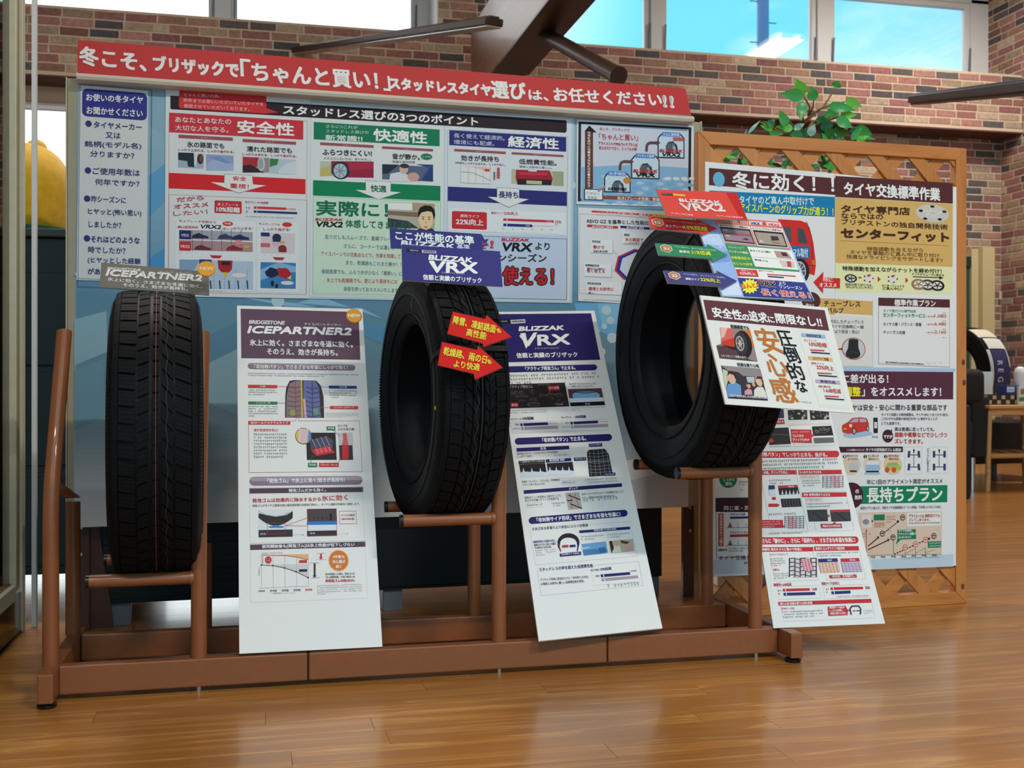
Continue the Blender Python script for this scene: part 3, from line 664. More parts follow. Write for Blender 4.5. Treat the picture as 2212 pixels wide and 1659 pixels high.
# centre poster: three points
s = Sheet('poster', 'wide three column poster in red, green and navy headed with a black title bar', 'poster', [(359, 191), (1240, 250), (1236, 655), (358, 640)], plane=PB(.0045), thick=.0015, col='bcd0dd', base='paper')
s.view = (0, 0, 1)
s.r(358, 194, 668, 644, 'dfe2e3', 1); s.r(672, 222, 957, 646, 'e0e4e3', 1); s.r(962, 240, 1232, 652, 'dde2e6', 1)
s.view = (150, 160, 3.319); s.r(725, 155, 2000, 250, '2d1c22', 2)
s.view = (0, 0, 1); s.r(368, 206, 1224, 287, '2d1c22', 2) if 0 else None
s.p([(368, 207), (1222, 260), (1224, 264), (1224, 283), (1221, 287), (370, 236), (368, 234)], '2d1c22', 2)
s.view = (150, 160, 3.319); s.p([(800, 115), (1395, 150), (1412, 165), (1412, 245), (1500, 275), (1395, 284), (795, 245), (785, 235), (787, 125)], 'd8333a', 3)
s.t('ちゃんと買いの為、', 820, 150, 1080, 160, 26, 'f2b9b4', .02); s.t('昨年までお使いいただいていたタイヤを', 820, 188, 1390, 218, 30, 'f2b9b4', .02); s.t('確認させていただいております。', 820, 228, 1290, 254, 30, 'f2b9b4', .02)
s.view = (0, 0, 2.962); s.view = (0, 0, 1)
s.t('スタッドレス選びの3つのポイント', 612, 237, 1032, 263, 23, WH, .045)
# red column
s.view = (150, 160, 3.319)
s.r(715, 276, 1676, 471, 'cf3444', 2); s.t('あなたとあなたの', 758, 326, 1158, 342, 42, 'f4dcd8', .02); s.t('大切な人を守る。', 758, 384, 1140, 402, 44, 'f4dcd8', .02); s.t('安全性', 1205, 376, 1608, 400, 102, WH, .05)
s.r(782, 434, 1172, 480, 'a0525c', 2); s.r(1242, 465, 1625, 508, 'a0525c', 2); s.t('point 1', 945, 458, 1008, 462, 18, 'd9b0b4'); s.t('point 2', 1405, 488, 1462, 491, 18, 'd9b0b4')
s.t('氷の路面でも', 845, 504, 1110, 516, 44, '41363c', .03); s.t('濡れた路面でも', 1272, 536, 1595, 550, 44, '41363c', .03)
for x0, y0, x1, y1 in ((780, 541, 1180, 560), (1240, 573, 1628, 590)):
    s.t('しっかり止まれる、しっかり曲がれる。', x0, y0, x1, y1, 20, 'b0484f', .03)
s.r(780, 562, 962, 678, '9fb4c4', 3); s.p([(780, 562), (890, 566), (895, 668), (850, 664), (845, 625), (780, 615)], '232d3c', 4); s.e(938, 610, 22, 36, '4c2224', 4); s.e(942, 606, 10, 24, '7a5152', 5); s.p([(895, 566), (922, 567), (905, 660), (895, 665)], 'd9dde2', 4)
s.r(980, 575, 1176, 692, '8fa3cc', 3); s.p([(980, 640), (1060, 600), (1176, 650), (1176, 692), (980, 690)], 'a6b3d6', 4); s.p([(1000, 600), (1080, 590), (1160, 640), (1120, 640)], '7e93c4', 4)
s.r(1242, 592, 1432, 706, '9a8f96', 3); s.p([(1242, 594), (1370, 600), (1360, 650), (1300, 690), (1242, 660)], 'b02e38', 4); s.p([(1242, 655), (1300, 650), (1370, 690), (1400, 706), (1242, 706)], '352228', 4); s.e(1375, 645, 26, 52, 'c9cdd2', 5); s.e(1372, 645, 18, 40, '9ea4aa', 6)
s.r(1436, 605, 1625, 720, 'b9c9d4', 3); s.p([(1436, 605), (1500, 610), (1490, 650), (1436, 668)], '3d8052', 4); s.p([(1500, 690), (1560, 640), (1625, 625), (1625, 720), (1500, 715)], 'd3dbe2', 4)
s.r(712, 708, 1692, 862, 'd9252b', 2)
def dn(pts, c='e9e9e6'): s.p(pts, '5f6060', 3); cx = sum(p[0] for p in pts)/len(pts); cy = sum(p[1] for p in pts)/len(pts); s.p([(cx+(x-cx)*.975, cy+(y-cy)*.96) for x, y in pts], c, 4)
dn([(1110, 716), (1312, 726), (1318, 792), (1415, 800), (1213, 855), (1008, 775), (1108, 780)]); s.t('安全', 1172, 748, 1268, 752, 34, RD, .03); s.t('重視！', 1152, 800, 1285, 808, 38, RD, .03)
for tx, x0, y0, x1, y1 in (('だから', 770, 902, 962, 886), ('オススメ', 750, 952, 995, 934), ('したい！', 745, 1002, 990, 986)): s.t(tx, x0, y0, x1, y1, 34, 'c8484e', .03)
s.r(1040, 905, 1235, 1003, 'cc2f38', 3, .1); s.t('氷上ブレーキ', 1062, 932, 1210, 940, 24, 'f3d5d2', .02); s.t('10%短縮', 1055, 968, 1220, 976, 42, WH, .045)
s.t('氷上ブレーキ10%短縮', 1260, 916, 1425, 924, 18, 'c25055', .03); s.r(1322, 948, 1555, 974, 'd43a3e', 4); s.r(1322, 978, 1632, 1005, '2b2f6e', 4); s.ln([(1345, 950), (1343, 998)], 5, 'dfe2e3', 5); s.t('10%短縮', 1560, 966, 1622, 970, 14, 'c25055'); s.m(1265, 945, 1305, 1000, 2, '84484e'); s.m(1262, 1014, 1612, 1040, 1, '6f7074', last=1)
s.r(765, 1042, 1332, 1560, 'e6e8ea', 3); s.r(1348, 1058, 1640, 1570, 'e6e8ea', 3)
s.t('氷上ブレーキ性能なら', 785, 1052, 1050, 1062, 20, 'c2555a', .02); s.e(1135, 1073, 38, 17, 'd0383c', 4); s.t('制動', 1112, 1071, 1158, 1074, 16, WH); s.t('BLIZZAK', 778, 1096, 925, 1099, 16, 'c8323a', .05, .3); s.t('VRX2', 938, 1092, 1088, 1098, 30, '1b1b20', .04, .25); s.t('はしっかり止まる!', 1098, 1108, 1310, 1106, 22, 'b0444a', .03)
s.r(787, 1116, 1314, 1196, 'a8a5b4', 4); s.r(787, 1190, 1314, 1275, 'b08c90', 4); s.r(787, 1120, 872, 1186, '232a62', 5); s.t('VRX', 800, 1155, 858, 1157, 22, 'c8cde2', .03); s.r(787, 1200, 870, 1268, 'c5323a', 5); s.t('VRX2', 795, 1235, 862, 1238, 22, 'f0d5d5', .03)
for x0, y0, c in ((872, 1165, '252a4e'), (1060, 1170, '3b4066'), (1165, 1175, '242a5a'), (890, 1250, '6a2a38'), (1120, 1252, '8d2b38')): s.p([(x0, y0+12), (x0+15, y0-12), (x0+55, y0-26), (x0+85, y0-12), (x0+125, y0), (x0+122, y0+14)], c, 6)
for k in range(6): s.ln([(880+k*70, 1118), (882+k*70, 1270)], 4, '5b5a68', 5)
s.r(872, 1182, 1314, 1192, 'b06a52', 6); s.r(872, 1262, 1314, 1272, 'b06a52', 6); s.e(1212, 1207, 30, 18, 'd98f96', 7); s.e(1270, 1238, 22, 12, 'd9a83c', 7); s.m(788, 1276, 888, 1288, 1, '55565a', last=1)
s.t('氷上カーブでも', 1358, 1072, 1510, 1080, 18, 'c2555a', .02); s.e(1560, 1080, 36, 17, 'd0383c', 4); s.t('しっかり曲がる!', 1390, 1112, 1582, 1116, 24, 'b0444a', .03)
s.r(1372, 1135, 1616, 1290, 'd9ced0', 4); s.r(1372, 1135, 1435, 1165, '2b3170', 5); s.r(1372, 1212, 1438, 1242, 'd06068', 5); s.e(1486, 1175, 32, 30, '262b56', 6); s.r(1458, 1175, 1514, 1204, '262b56', 6); s.e(1527, 1250, 30, 24, '8c2832', 6); s.r(1500, 1250, 1556, 1278, '8c2832', 6); s.e(1478, 1216, 26, 14, 'e0b0b2', 7); s.e(1528, 1208, 20, 9, 'd9b04a', 7); s.m(1372, 1294, 1505, 1306, 1, '55565a', last=1)
for x in (1050, 1500): s.p([(x-45, 1298+(x-1050)*.03), (x+45, 1302+(x-1050)*.03), (x+28, 1322+(x-1050)*.03), (x-25, 1320+(x-1050)*.03)], 'b8323a', 4)
s.r(788, 1330, 1316, 1548, 'b8c8dc', 4); s.p([(788, 1330), (930, 1332), (900, 1400), (788, 1420)], '8aa2c4', 5); s.r(930, 1328, 1020, 1375, '2b4a92', 5); s.p([(1062, 1335), (1170, 1338), (1165, 1400), (1140, 1425), (1090, 1420), (1068, 1395)], 'b2242e', 6); s.r(1088, 1345, 1150, 1372, '3a1a20', 7); s.t('VRX2', 1093, 1356, 1146, 1358, 18, 'd8d8d8', .03); s.p([(1105, 1420), (1135, 1422), (1122, 1458), (1110, 1456)], 'd0c02c', 6); s.e(1215, 1443, 52, 16, 'ecdcdc', 6); s.m(1172, 1436, 1262, 1450, 1, 'c25055', last=1)
for k in range(5): s.ln([(1010+k*66, 1480), (1015+k*66, 1540)], 10, '3a3a46', 6)
for k in range(7): s.ln([(800+k*80, 1400), (810+k*75, 1548)], 4, '8fa6cc', 5)
s.r(1370, 1348, 1622, 1540, '3f80b8', 4); s.p([(1370, 1400), (1500, 1350), (1622, 1380), (1622, 1420), (1480, 1440), (1370, 1480)], '86b4d8', 5); s.p([(1400, 1420), (1440, 1385), (1490, 1400), (1500, 1440), (1450, 1462), (1415, 1450)], '1c2446', 6); s.p([(1490, 1390), (1560, 1392), (1592, 1430), (1560, 1470), (1500, 1450)], 'b8262c', 6); s.p([(1560, 1460), (1592, 1445), (1585, 1475)], 'e8d040', 7); s.e(1455, 1502, 12, 22, '20222e', 6); s.e(1486, 1520, 11, 16, '20222e', 6); s.e(1562, 1498, 46, 14, 'ecdcdc', 6); s.m(788, 1548, 1100, 1562, 1, '66676b', last=1)
s.bx(714, 862, 1700, 1582, 2, 'd0585c', 3)
s.bx(714, 277, 1698, 1582, 2, 'd0585c', 3)
# green column
s.view = (660, 220, 3.607)
s.r(64, 157, 1044, 347, '0f7d55', 2); s.t('さらに!!これが', 158, 190, 406, 200, 26, 'cfe3d8', .01); s.t('スタッドレス選びの', 158, 228, 490, 240, 26, 'cfe3d8', .01); s.t('新常識!!', 155, 278, 442, 290, 46, WH, .03); s.t('快適性', 530, 256, 945, 282, 96, WH, .05)
s.r(114, 315, 530, 360, 'a0525c', 2); s.r(596, 346, 993, 388, 'a0525c', 2); s.t('point 1', 290, 340, 350, 343, 17, 'd9b0b4'); s.t('point 2', 765, 371, 828, 374, 17, 'd9b0b4')
s.t('ふらつきにくい!', 132, 392, 515, 404, 46, '41363c', .03); s.t('音が静か。', 676, 424, 890, 432, 46, '41363c', .03); s.e(942, 428, 45, 25, '1c7a55', 3); s.t('レグ比', 910, 428, 975, 430, 18, 'd8efe0')
s.t('ふらふらしないから、走りやすい。', 142, 438, 510, 452, 20, '66676c', .01); s.t('快適な車内空間', 676, 466, 852, 472, 20, '66676c', .01)
s.r(114, 462, 530, 592, 'b9c2b0', 3); s.p([(114, 520), (200, 505), (200, 575), (114, 580)], 'c4b86a', 4); s.p([(200, 462), (530, 466), (530, 592), (335, 588), (200, 560)], '9c1f3c', 4); s.e(275, 535, 72, 68, '24303c', 5); s.e(270, 538, 52, 56, 'b4c3cf', 6); s.p([(330, 470), (530, 475), (530, 520), (340, 540)], 'b02a48', 5)
for k in range(7): s.ln([(270, 538), (270+48*math.cos(k*.9), 538+52*math.sin(k*.9))], 6, '6f8292', 7)
s.r(597, 486, 993, 622, '5a6884', 3); s.p([(650, 622), (660, 560), (740, 545), (800, 570), (830, 622)], 'dcdde2', 5); s.e(765, 525, 34, 36, 'd8b4a4', 6); s.e(770, 500, 36, 18, '3c3230', 7); s.e(840, 585, 46, 34, 'd2a494', 6); s.p([(860, 486), (993, 490), (993, 622), (910, 610), (960, 510)], '2c3f72', 5); s.p([(597, 486), (730, 490), (640, 560), (597, 560)], '262c40', 4); s.ln([(905, 608), (975, 500)], 12, '2e55a4', 6)
s.r(58, 610, 1050, 772, '008352', 2); dn([(466, 612), (666, 622), (664, 700), (746, 706), (570, 762), (382, 686), (468, 690)]); s.t('快適', 508, 674, 628, 680, 56, '16704f', .04)
s.r(60, 738, 1048, 1512, 'd4e6cf', 2) if 0 else s.p([(60, 738), (1050, 775), (1048, 1528), (58, 1504)], 'd2e6d0', 3)
s.t('実際に！', 85, 826, 640, 846, 118, '127250', .045); s.t('BLIZZAK', 78, 915, 292, 919, 18, 'c8222a', .06, .3); s.t('VRX2', 82, 952, 290, 958, 42, '141418', .05, .25); s.t('体感してきました！', 312, 948, 812, 966, 62, '1d7250', .025, L=8)
s.r(640, 782, 1005, 995, 'b9b2a4', 4); s.r(640, 785, 832, 846, 'eceee9', 5); s.m(655, 790, 815, 830, 3, '8a8a8a'); s.p([(640, 850), (880, 862), (880, 900), (640, 880)], '8a6b56', 5); s.p([(640, 905), (800, 930), (880, 985), (640, 985)], '3c4046', 5); s.p([(830, 785), (1005, 795), (1005, 850), (835, 850)], 'b89c80', 5)
# cartoon face of a salesman
s.e(936, 912, 58, 84, 'f1cda2', 8, 36); s.p([(880, 905), (876, 860), (890, 825), (930, 806), (975, 812), (1003, 838), (1010, 880), (1000, 925), (994, 890), (985, 860), (950, 852), (905, 862), (890, 880)], '15130f', 9); s.p([(850, 1010), (890, 985), (935, 1000), (985, 985), (1010, 1010)], '2a3048', 7)
s.ln([(905, 898), (925, 896)], 5, '2a2018', 10); s.ln([(952, 898), (975, 900)], 5, '2a2018', 10); s.e(915, 912, 9, 4, '2a2018', 10); s.e(962, 915, 9, 4, '2a2018', 10); s.ln([(938, 920), (934, 945), (942, 946)], 3, 'b98a5c', 10); s.p([(918, 970), (955, 974), (936, 984)], 'c8524c', 10)
for tx, x0, y0, x1, y1, c in (('走りだしもスムーズで、直線ブレーキ', 150, 1050, 700, 1070, '6d7686'), ('さらに、コーナーでは違いが', 298, 1122, 700, 1138, '6d7686'), ('アイスバーンでの交差点などで、効果を発揮して', 120, 1182, 740, 1205, 'c2525c'), ('また、乾燥路もこれまた静か！！', 315, 1252, 745, 1268, '6d7686'), ('後部座席でも、ふらつきが少なく「車酔い」に', 125, 1320, 750, 1340, '6d7686'), ('氷上でも乾燥路でも、更により長持ちにな', 165, 1388, 715, 1402, 'c2525c'), ('自信を持っておススメいたします', 300, 1456, 720, 1470, '6d7686')): s.t(tx, x0, y0, x1, y1, 36, c, .012)
s.bx(60, 738, 1048, 1512, 2, '6fa58a', 4)
# navy column
s.r(1120, 221, 2030, 389, '2c2d7a', 2); s.t('長く使えて経済的。', 1155, 262, 1550, 286, 38, 'cdd0e6', .02); s.t('環境にも配慮。', 1155, 312, 1470, 328, 36, 'cdd0e6', .02); s.t('経済性', 1578, 308, 1970, 330, 90, WH, .05)
s.r(1158, 366, 1560, 408, 'a0525c', 2); s.r(1605, 392, 2010, 432, 'a0525c', 2); s.t('point 1', 1328, 388, 1390, 391, 17, 'd9b0b4'); s.t('point 2', 1778, 411, 1838, 414, 17, 'd9b0b4')
s.t('効きが長持ち', 1212, 436, 1505, 448, 46, '41363c', .03); s.t('低燃費性能。', 1662, 464, 1955, 478, 44, '41363c', .03); s.t('4年後もしっかり止まれる、しっかり効く。', 1165, 474, 1555, 492, 18, '555a80', .02); s.t('環境とお財布に優しい。', 1665, 504, 1920, 516, 18, '66676c', .01)
s.r(1206, 495, 1450, 640, 'e9e6e6', 3); s.p([(1210, 500), (1442, 512), (1442, 545), (1300, 510)], 'eac0b0', 4); s.ln([(1210, 545), (1300, 552), (1380, 585), (1442, 615)], 3, '66666a', 5)
for k in range(5): s.ln([(1210+k*58, 500), (1210+k*58, 632)], 2, '8f8f94', 5)
s.ln([(1210, 630), (1442, 640)], 2, '8f8f94', 5); s.r(1395, 524, 1432, 544, 'cc3a3e', 5); s.r(1492, 512, 1512, 600, 'cc4a4e', 5); s.r(1465, 545, 1475, 610, '55565a', 5); s.m(1480, 545, 1520, 600, 3, '8c3c40')
s.r(1605, 524, 2010, 656, 'bcbd9a', 3); s.p([(1640, 530), (1900, 535), (1925, 600), (1915, 650), (1650, 640), (1635, 590)], 'a81c30', 4); s.r(1735, 520, 1800, 545, 'd8d8e0', 5); s.p([(1660, 545), (1890, 550), (1885, 575), (1665, 570)], 'c8324a', 5); s.p([(1650, 600), (1915, 608), (1910, 650), (1650, 645)], '281c22', 5); s.r(1720, 612, 1840, 645, 'c6bf8e', 6); s.p([(1925, 540), (2010, 545), (2010, 656), (1930, 650)], 'a8a98c', 4)
s.r(1108, 660, 2036, 812, '2b2c76', 2); dn([(1490, 666), (1666, 676), (1664, 752), (1742, 760), (1582, 824), (1415, 740), (1490, 744)]); s.t('長持ち', 1505, 722, 1655, 728, 56, '2c2f6c', .04)
s.r(1118, 828, 2030, 1036, 'e9ebee', 3); s.r(1140, 850, 1412, 998, 'cf2a36', 4, .1); s.t('摩耗ライフ', 1205, 888, 1350, 894, 26, 'f6dedc', .02); s.t('22%向上', 1172, 932, 1385, 942, 50, WH, .04)
s.t('摩耗ライフ', 1445, 866, 1538, 868, 18, 'c84a4e', .02); s.t('22%向上', 1545, 868, 1655, 870, 28, 'c84a4e', .04); s.r(1540, 908, 1932, 942, 'd23238', 5); s.r(1540, 948, 1766, 978, '2b2c7c', 5); s.ln([(1570, 908), (1567, 975)], 6, 'e9ebee', 6); s.t('122', 1880, 933, 1915, 934, 14, 'f4dada'); s.t('100', 1712, 965, 1745, 966, 14, 'd8d8ee'); s.t('22%', 1942, 935, 1990, 937, 22, 'c84a4e', .03); s.t('向上', 1942, 958, 1972, 959, 14, 'c84a4e'); s.ln([(1766, 966), (1926, 970)], 2, 'c84a4e', 6)
for k in range(6): s.t(str(k*25), 1530+k*76, 990+k*1.4, 1545+k*76, 990+k*1.4, 10, '77787c')
s.m(1470, 910, 1520, 975, 2, '84484e'); s.m(1465, 1005, 1815, 1028, 1, '6f7074', last=1)
s.p([(1106, 1032), (2036, 1040), (2032, 1546), (1104, 1528)], 'c6d4ea', 4); s.p([(1368, 1028), (1395, 1075), (1425, 1065), (1410, 1100), (1430, 1120), (1395, 1125), (1370, 1150)], '3e4284', 5)
s.t('と', 1372, 1115, 1405, 1118, 60, 'd04c58', .05); s.t('!', 1440, 1112, 1462, 1114, 60, 'd04c58', .06)
s.t('BLIZZAK', 1528, 1072, 1742, 1078, 25, 'c8222a', .06, .3); s.t('VRX', 1530, 1130, 1762, 1136, 68, '15151c', .05, .2); s.t('より', 1790, 1124, 1900, 1128, 60, '2e3030', .03)
s.t('ワンシーズン', 1420, 1212, 1875, 1218, 66, '2e3030', .03); s.t('長く使える！', 1300, 1350, 1930, 1362, 150, 'c8232f', .03, out='2a2a2e', ow=.07); s.m(1440, 1484, 2008, 1512, 1, '3a3c40', last=1)
s.bx(1108, 1036, 2034, 1542, 3, '34368c', 5); s.bx(1106, 216, 2036, 1545, 2, '6c7aa8', 3)
s.end()
# stair chart poster, upper right
s = Sheet('poster', 'stepped chart poster in a heavy dark frame at the right end of the notice board', 'poster', [(1246, 258), (1499, 272), (1497, 448), (1245, 441)], plane=PB(.0045), thick=.0015, col='e3e7ea', base='paper')
s.view = (1220, 240, 3.456)
s.r(102, 78, 940, 700, '20202c', 1); s.r(122, 96, 920, 678, 'd3d9e6', 2)
s.p([(122, 418), (520, 400), (920, 425), (920, 712), (122, 672)], '8cbce0', 3)
for j in range(6):
    for i in range(9): s.e(300+i*75+(j % 2)*36, 490+j*38+i*3, 26, 13, '7ab4e4' if (i+j) % 2 else 'b4d4ee', 4)
for i in range(4): s.e(770+i*60, 505, 26, 13, 'dceaf6', 5)
s.p([(148, 150), (182, 108), (236, 160), (210, 160), (210, 580), (150, 578), (150, 160)], '6b3a2c', 5); s.p([(148, 150), (182, 108), (236, 160)], '1c1418', 6)
s.tv('快適(乗り心地・音)持ち(効き・長持ち)', 180, 150, 178, 570, 20, 'ece6e0', .03)
s.t('冬こそ、ブリザックで', 260, 132, 482, 144, 22, 'd0505c', .02); s.t('「ちゃんと買い」', 255, 190, 545, 200, 46, 'd0404c', .025); s.t('アライメント/TPMSパックプランは', 250, 240, 542, 254, 24, 'd0404c', .03); s.t('安心なだけでなく、とってもお得!', 255, 274, 538, 286, 24, 'd0404c', .03)
def minit(x0, y0, x1, y1, head, nm, br):
    w = x1-x0; s.p([(x0, y0+w*.15), (x0+w*.12, y0), (x1-w*.12, y0+4), (x1, y0+w*.17), (x1, y1+5), (x0, y1)], '1a1a22', 6); s.p([(x0+8, y0+w*.17), (x0+w*.15, y0+8), (x1-w*.15, y0+12), (x1-8, y0+w*.19), (x1-8, y1-3), (x0+8, y1-8)], 'cfe3f0', 7)
    s.r(x0+w*.16, y0-14, x1-w*.16, y0+26, '4a8ed0', 8); s.t(head, x0+w*.2, y0+5, x1-w*.2, y0+8, 24, 'eef4fa', .02, L=10)
    cx, cy = (x0+x1)/2+w*.02, y0+w*.5
    s.p([(cx-w*.22, cy+w*.22), (cx-w*.22, cy-w*.05), (cx-w*.12, cy-w*.2), (cx+w*.05, cy-w*.22), (cx+w*.2, cy-w*.08), (cx+w*.26, cy+w*.22)], '3e4450', 9)
    for k in range(5): s.ln([(cx-w*.18+k*w*.07, cy-w*.15), (cx-w*.16+k*w*.07, cy+w*.2)], 4, '9aa4b2', 10)
    s.p([(cx+w*.02, cy+w*.22), (cx+w*.04, cy-w*.08), (cx+w*.14, cy+w*.0), (cx+w*.17, cy+w*.22)], 'a9b4c2', 10)
    if br: s.t('BLIZZAK', x0+w*.08, y1-w*.27, x1-w*.08, y1-w*.25, 20, 'c8222a', .06, .3, L=12)
    s.t(nm, x0+w*.16, y1-w*.13, x1-w*.16, y1-w*.11, 28 if br else 18, '101018', .05, .2, L=12)
minit(292, 462, 490, 606, 'お手頃品', 'ICEPARTNER2', False); minit(494, 330, 706, 504, 'ブリザック基準', 'VRX', True); minit(692, 170, 892, 350, 'さらに高性能', 'VRX2', True)
s.r(806, 196, 882, 226, 'cf5a62', 12); s.e(462, 518, 26, 24, 'd98a3c', 12)
for x, y in ((402, 372), (600, 232)): s.ln([(x+8, y+70), (x+12, y+22), (x+30, y+5), (x+90, y+6)], 20, '6a4648', 8); s.p([(x+88, y-14), (x+112, y+6), (x+88, y+26)], '6a4648', 9)
s.r(285, 630, 922, 678, '93523a', 5); s.t('効き(ブレーキ性能：乾燥〜氷上)', 392, 652, 800, 664, 28, 'f0e6e0', .03); s.r(143, 580, 284, 668, '1f1f26', 6); s.r(150, 586, 278, 662, 'f0f1f2', 7); s.t('ブリヂストン', 156, 612, 258, 620, 22, '3c3c44', L=9); s.t('従来品', 168, 644, 238, 650, 22, '3c3c44', L=9); s.ln([(245, 600), (300, 562)], 14, 'b08a7a', 8)
s.end()
# comparison poster, lower right
s = Sheet('poster', 'white comparison poster with a red and navy polygon chart, half behind the highest tyre', 'poster', [(1249, 448), (1497, 459), (1494, 664), (1249, 650)], plane=PB(.0045), thick=.0015, col='e6e8ea', base='paper')
s.view = (1220, 240, 3.456); s.bx(112, 765, 950, 1395, 2, 'd0686c', 2); s.r(200, 742, 930, 800, 'd8303a', 3); s.t('さまざまな冬道に効く 優れた', 236, 766, 640, 778, 28, 'f6dcda', .03); s.t('総合性能', 652, 778, 790, 784, 30, YL, .03)
s.t('REVO GZ を基準とした性能比較', 166, 820, 660, 836, 30, '3a3a3e', .02); s.r(166, 846, 396, 878, 'd2303c', 3); s.t('BLIZZAK VRX2', 205, 864, 358, 869, 18, 'f0d8d8', .04, .2); s.r(415, 855, 640, 886, '2a2d7c', 3); s.t('BLIZZAK VRX', 462, 870, 590, 876, 18, 'd8d8ee', .04, .2)
hexo = [(370, 1190), (395, 1085), (520, 1028), (720, 1060), (760, 1200), (640, 1280), (440, 1260)]
s.p(hexo, 'd83a34', 3); s.p([(565+(x-565)*.93, 1160+(y-1160)*.93) for x, y in hexo], '34349a', 4); s.p([(565+(x-565)*.80, 1160+(y-1160)*.80) for x, y in hexo], 'd5dbe4', 5)
def card(x0, y0, x1, y1, k, a, b, c=''):
    s.r(x0+4, y0+5, x1+5, y1+6, 'b9bcc2', 3); s.r(x0, y0, x1, y1, 'eff0f1', 4); s.r(x0+12, y0+10, x0+12+len(k)*20, y0+30, '444a5c', 5); s.t(k, x0+16, y0+20, x0+10+len(k)*19, y0+21, 14, 'd8dce4', L=7)
    s.t(a, x0+20, (y0+y1)/2+6, x0+20+len(a)*27, (y0+y1)/2+10, 26, 'cc3a40', .035, L=7); s.t(b, x0+20, y1-16, x0+20+len(b)*15, y1-13, 16, '3c3c40', .02, L=7)
card(430, 905, 640, 1000, '氷雪', '氷の路面で', 'しっかり止まる・曲がる'); card(192, 955, 356, 1062, '静粛性', '静かで', '快適な車内空間'); card(142, 1133, 345, 1240, 'ライフ性能', '長く使える', ''); s.t('磨耗が少ない長持ちで', 165, 1176, 300, 1180, 15, '3c3c40', .02, L=8); card(156, 1268, 425, 1372, '低燃費性能', '環境とお財布に', '優しい')
s.ln([(356, 1040), (400, 1075)], 2, '9a9ca2', 3); s.ln([(345, 1195), (370, 1195)], 2, '9a9ca2', 3); s.m(138, 1402, 420, 1424, 1, '55565a', last=1)
s.end()

# ---------------------------------------------------------------- red banner on top of the board
bn = (bp(0, 1.44, .05), (BN+UP*-.28).normalized()) if 0 else (bp(0, 1.44, .04), (BN+UP*.14).normalized())
s = Sheet('banner_sign', 'long red banner sign with white writing along the top of the notice board', 'sign', [(168, 86), (1481, 192), (1493, 249), (167, 166)], plane=bn, thick=.012, col='c83a3a', edge='e8e4e0', base='sign_panel')
s.view = (0, 0, 1)
B_ = [('冬こそ、', 172, 120, 315, 136, 46, .05), ('ブリザックで', 332, 137, 515, 152, 38, .045), ('「', 520, 146, 540, 148, 44, .03), ('ちゃんと買い！', 545, 156, 815, 176, 46, .05), ('」', 828, 180, 842, 181, 38, .03), ('スタッドレスタイヤ', 842, 180, 1060, 196, 30, .05), ('選び', 1062, 193, 1135, 198, 46, .055), ('は、', 1142, 205, 1183, 208, 26, .04), ('お任せください', 1196, 204, 1428, 216, 38, .05), ('!!', 1432, 219, 1454, 221, 32, .05)]
for tx, x0, y0, x1, y1, h, b in B_: s.t(tx, x0, y0, x1, y1, h, 'f4efec', b)
s.end()
lip = thing('sign_ledge', bp(.87, 1.437), 'rounded cream ledge under the red banner on the notice board', 'ledge')
a_, b_ = onplane(166, 170, bp(0, 0, .03), BN), onplane(1496, 258, bp(0, 0, .03), BN)
zl = (a_.z+b_.z)/2; m = MB(); prof = [(.0, .014), (.028, .014), (.040, .009), (.044, .001), (.040, -.006), (.028, -.009), (.0, -.009)]
ua, ub = (a_-B0).dot(BU), (b_-B0).dot(BU); vs = [bp(u, zl+z, d) for u in (ua, ub) for d, z in prof]; n = len(prof)
m.add(vs, [tuple(reversed(range(n))), tuple(range(n, 2*n))]+[(i, (i+1) % n, (i+1) % n+n, i+n) for i in range(n)]); o = m.build('ledge_body', mat('cream_ledge', 'd9cdbd', .35), lip); smooth_edges(o)
# ---------------------------------------------------------------- orange pine lattice screen
LA = math.radians(2.5); LB = Vector((2.047, 2.885, 0)); LU = Vector((math.cos(LA), math.sin(LA), 0)); LN = Vector((math.sin(LA), -math.cos(LA), 0)); LW_, LH = .862, 1.340
L0 = LB - LU*LW_
def lp_(u, z, d=0): return L0 + LU*u + UP*z + LN*d
scr = thing('lattice_screen', lp_(LW_/2, 0), 'orange pine lattice screen standing on the floor, hung with brown headed posters', 'screen')
FWd = .036
def prism(pts, d0, d1):
    n = len(pts); vs = [lp_(u, z, d1) for u, z in pts]+[lp_(u, z, d0) for u, z in pts]
    return vs, [tuple(range(n)), tuple(reversed(range(n, 2*n)))]+[(i, i+n, (i+1) % n+n, (i+1) % n) for i in range(n)]
w = FWd
for nm, pts, mt in (('top_rail', [(0, LH), (w, LH-w), (LW_-w, LH-w), (LW_, LH)], M_pineX), ('bottom_rail', [(0, 0), (LW_, 0), (LW_-w, w), (w, w)], M_pineX), ('side_post', [(0, 0), (w, w), (w, LH-w), (0, LH)], M_pineZ), ('side_post', [(LW_, 0), (LW_, LH), (LW_-w, LH-w), (LW_-w, w)], M_pineZ)):
    v, f = prism(pts, -.028, 0); mesh(nm, v, f, mt, scr, bevel=.002)
def clip(p, q, x0, x1, z0, z1):
    t0, t1 = 0, 1; dx, dz = q[0]-p[0], q[1]-p[1]
    for pp, qq in ((-dx, p[0]-x0), (dx, x1-p[0]), (-dz, p[1]-z0), (dz, z1-p[1])):
        if abs(pp) < 1e-9:
            if qq < 0: return None
        else:
            r = qq/pp
            if pp < 0: t0 = max(t0, r)
            else: t1 = min(t1, r)
    return None if t0 >= t1 else ((p[0]+dx*t0, p[1]+dz*t0), (p[0]+dx*t1, p[1]+dz*t1))
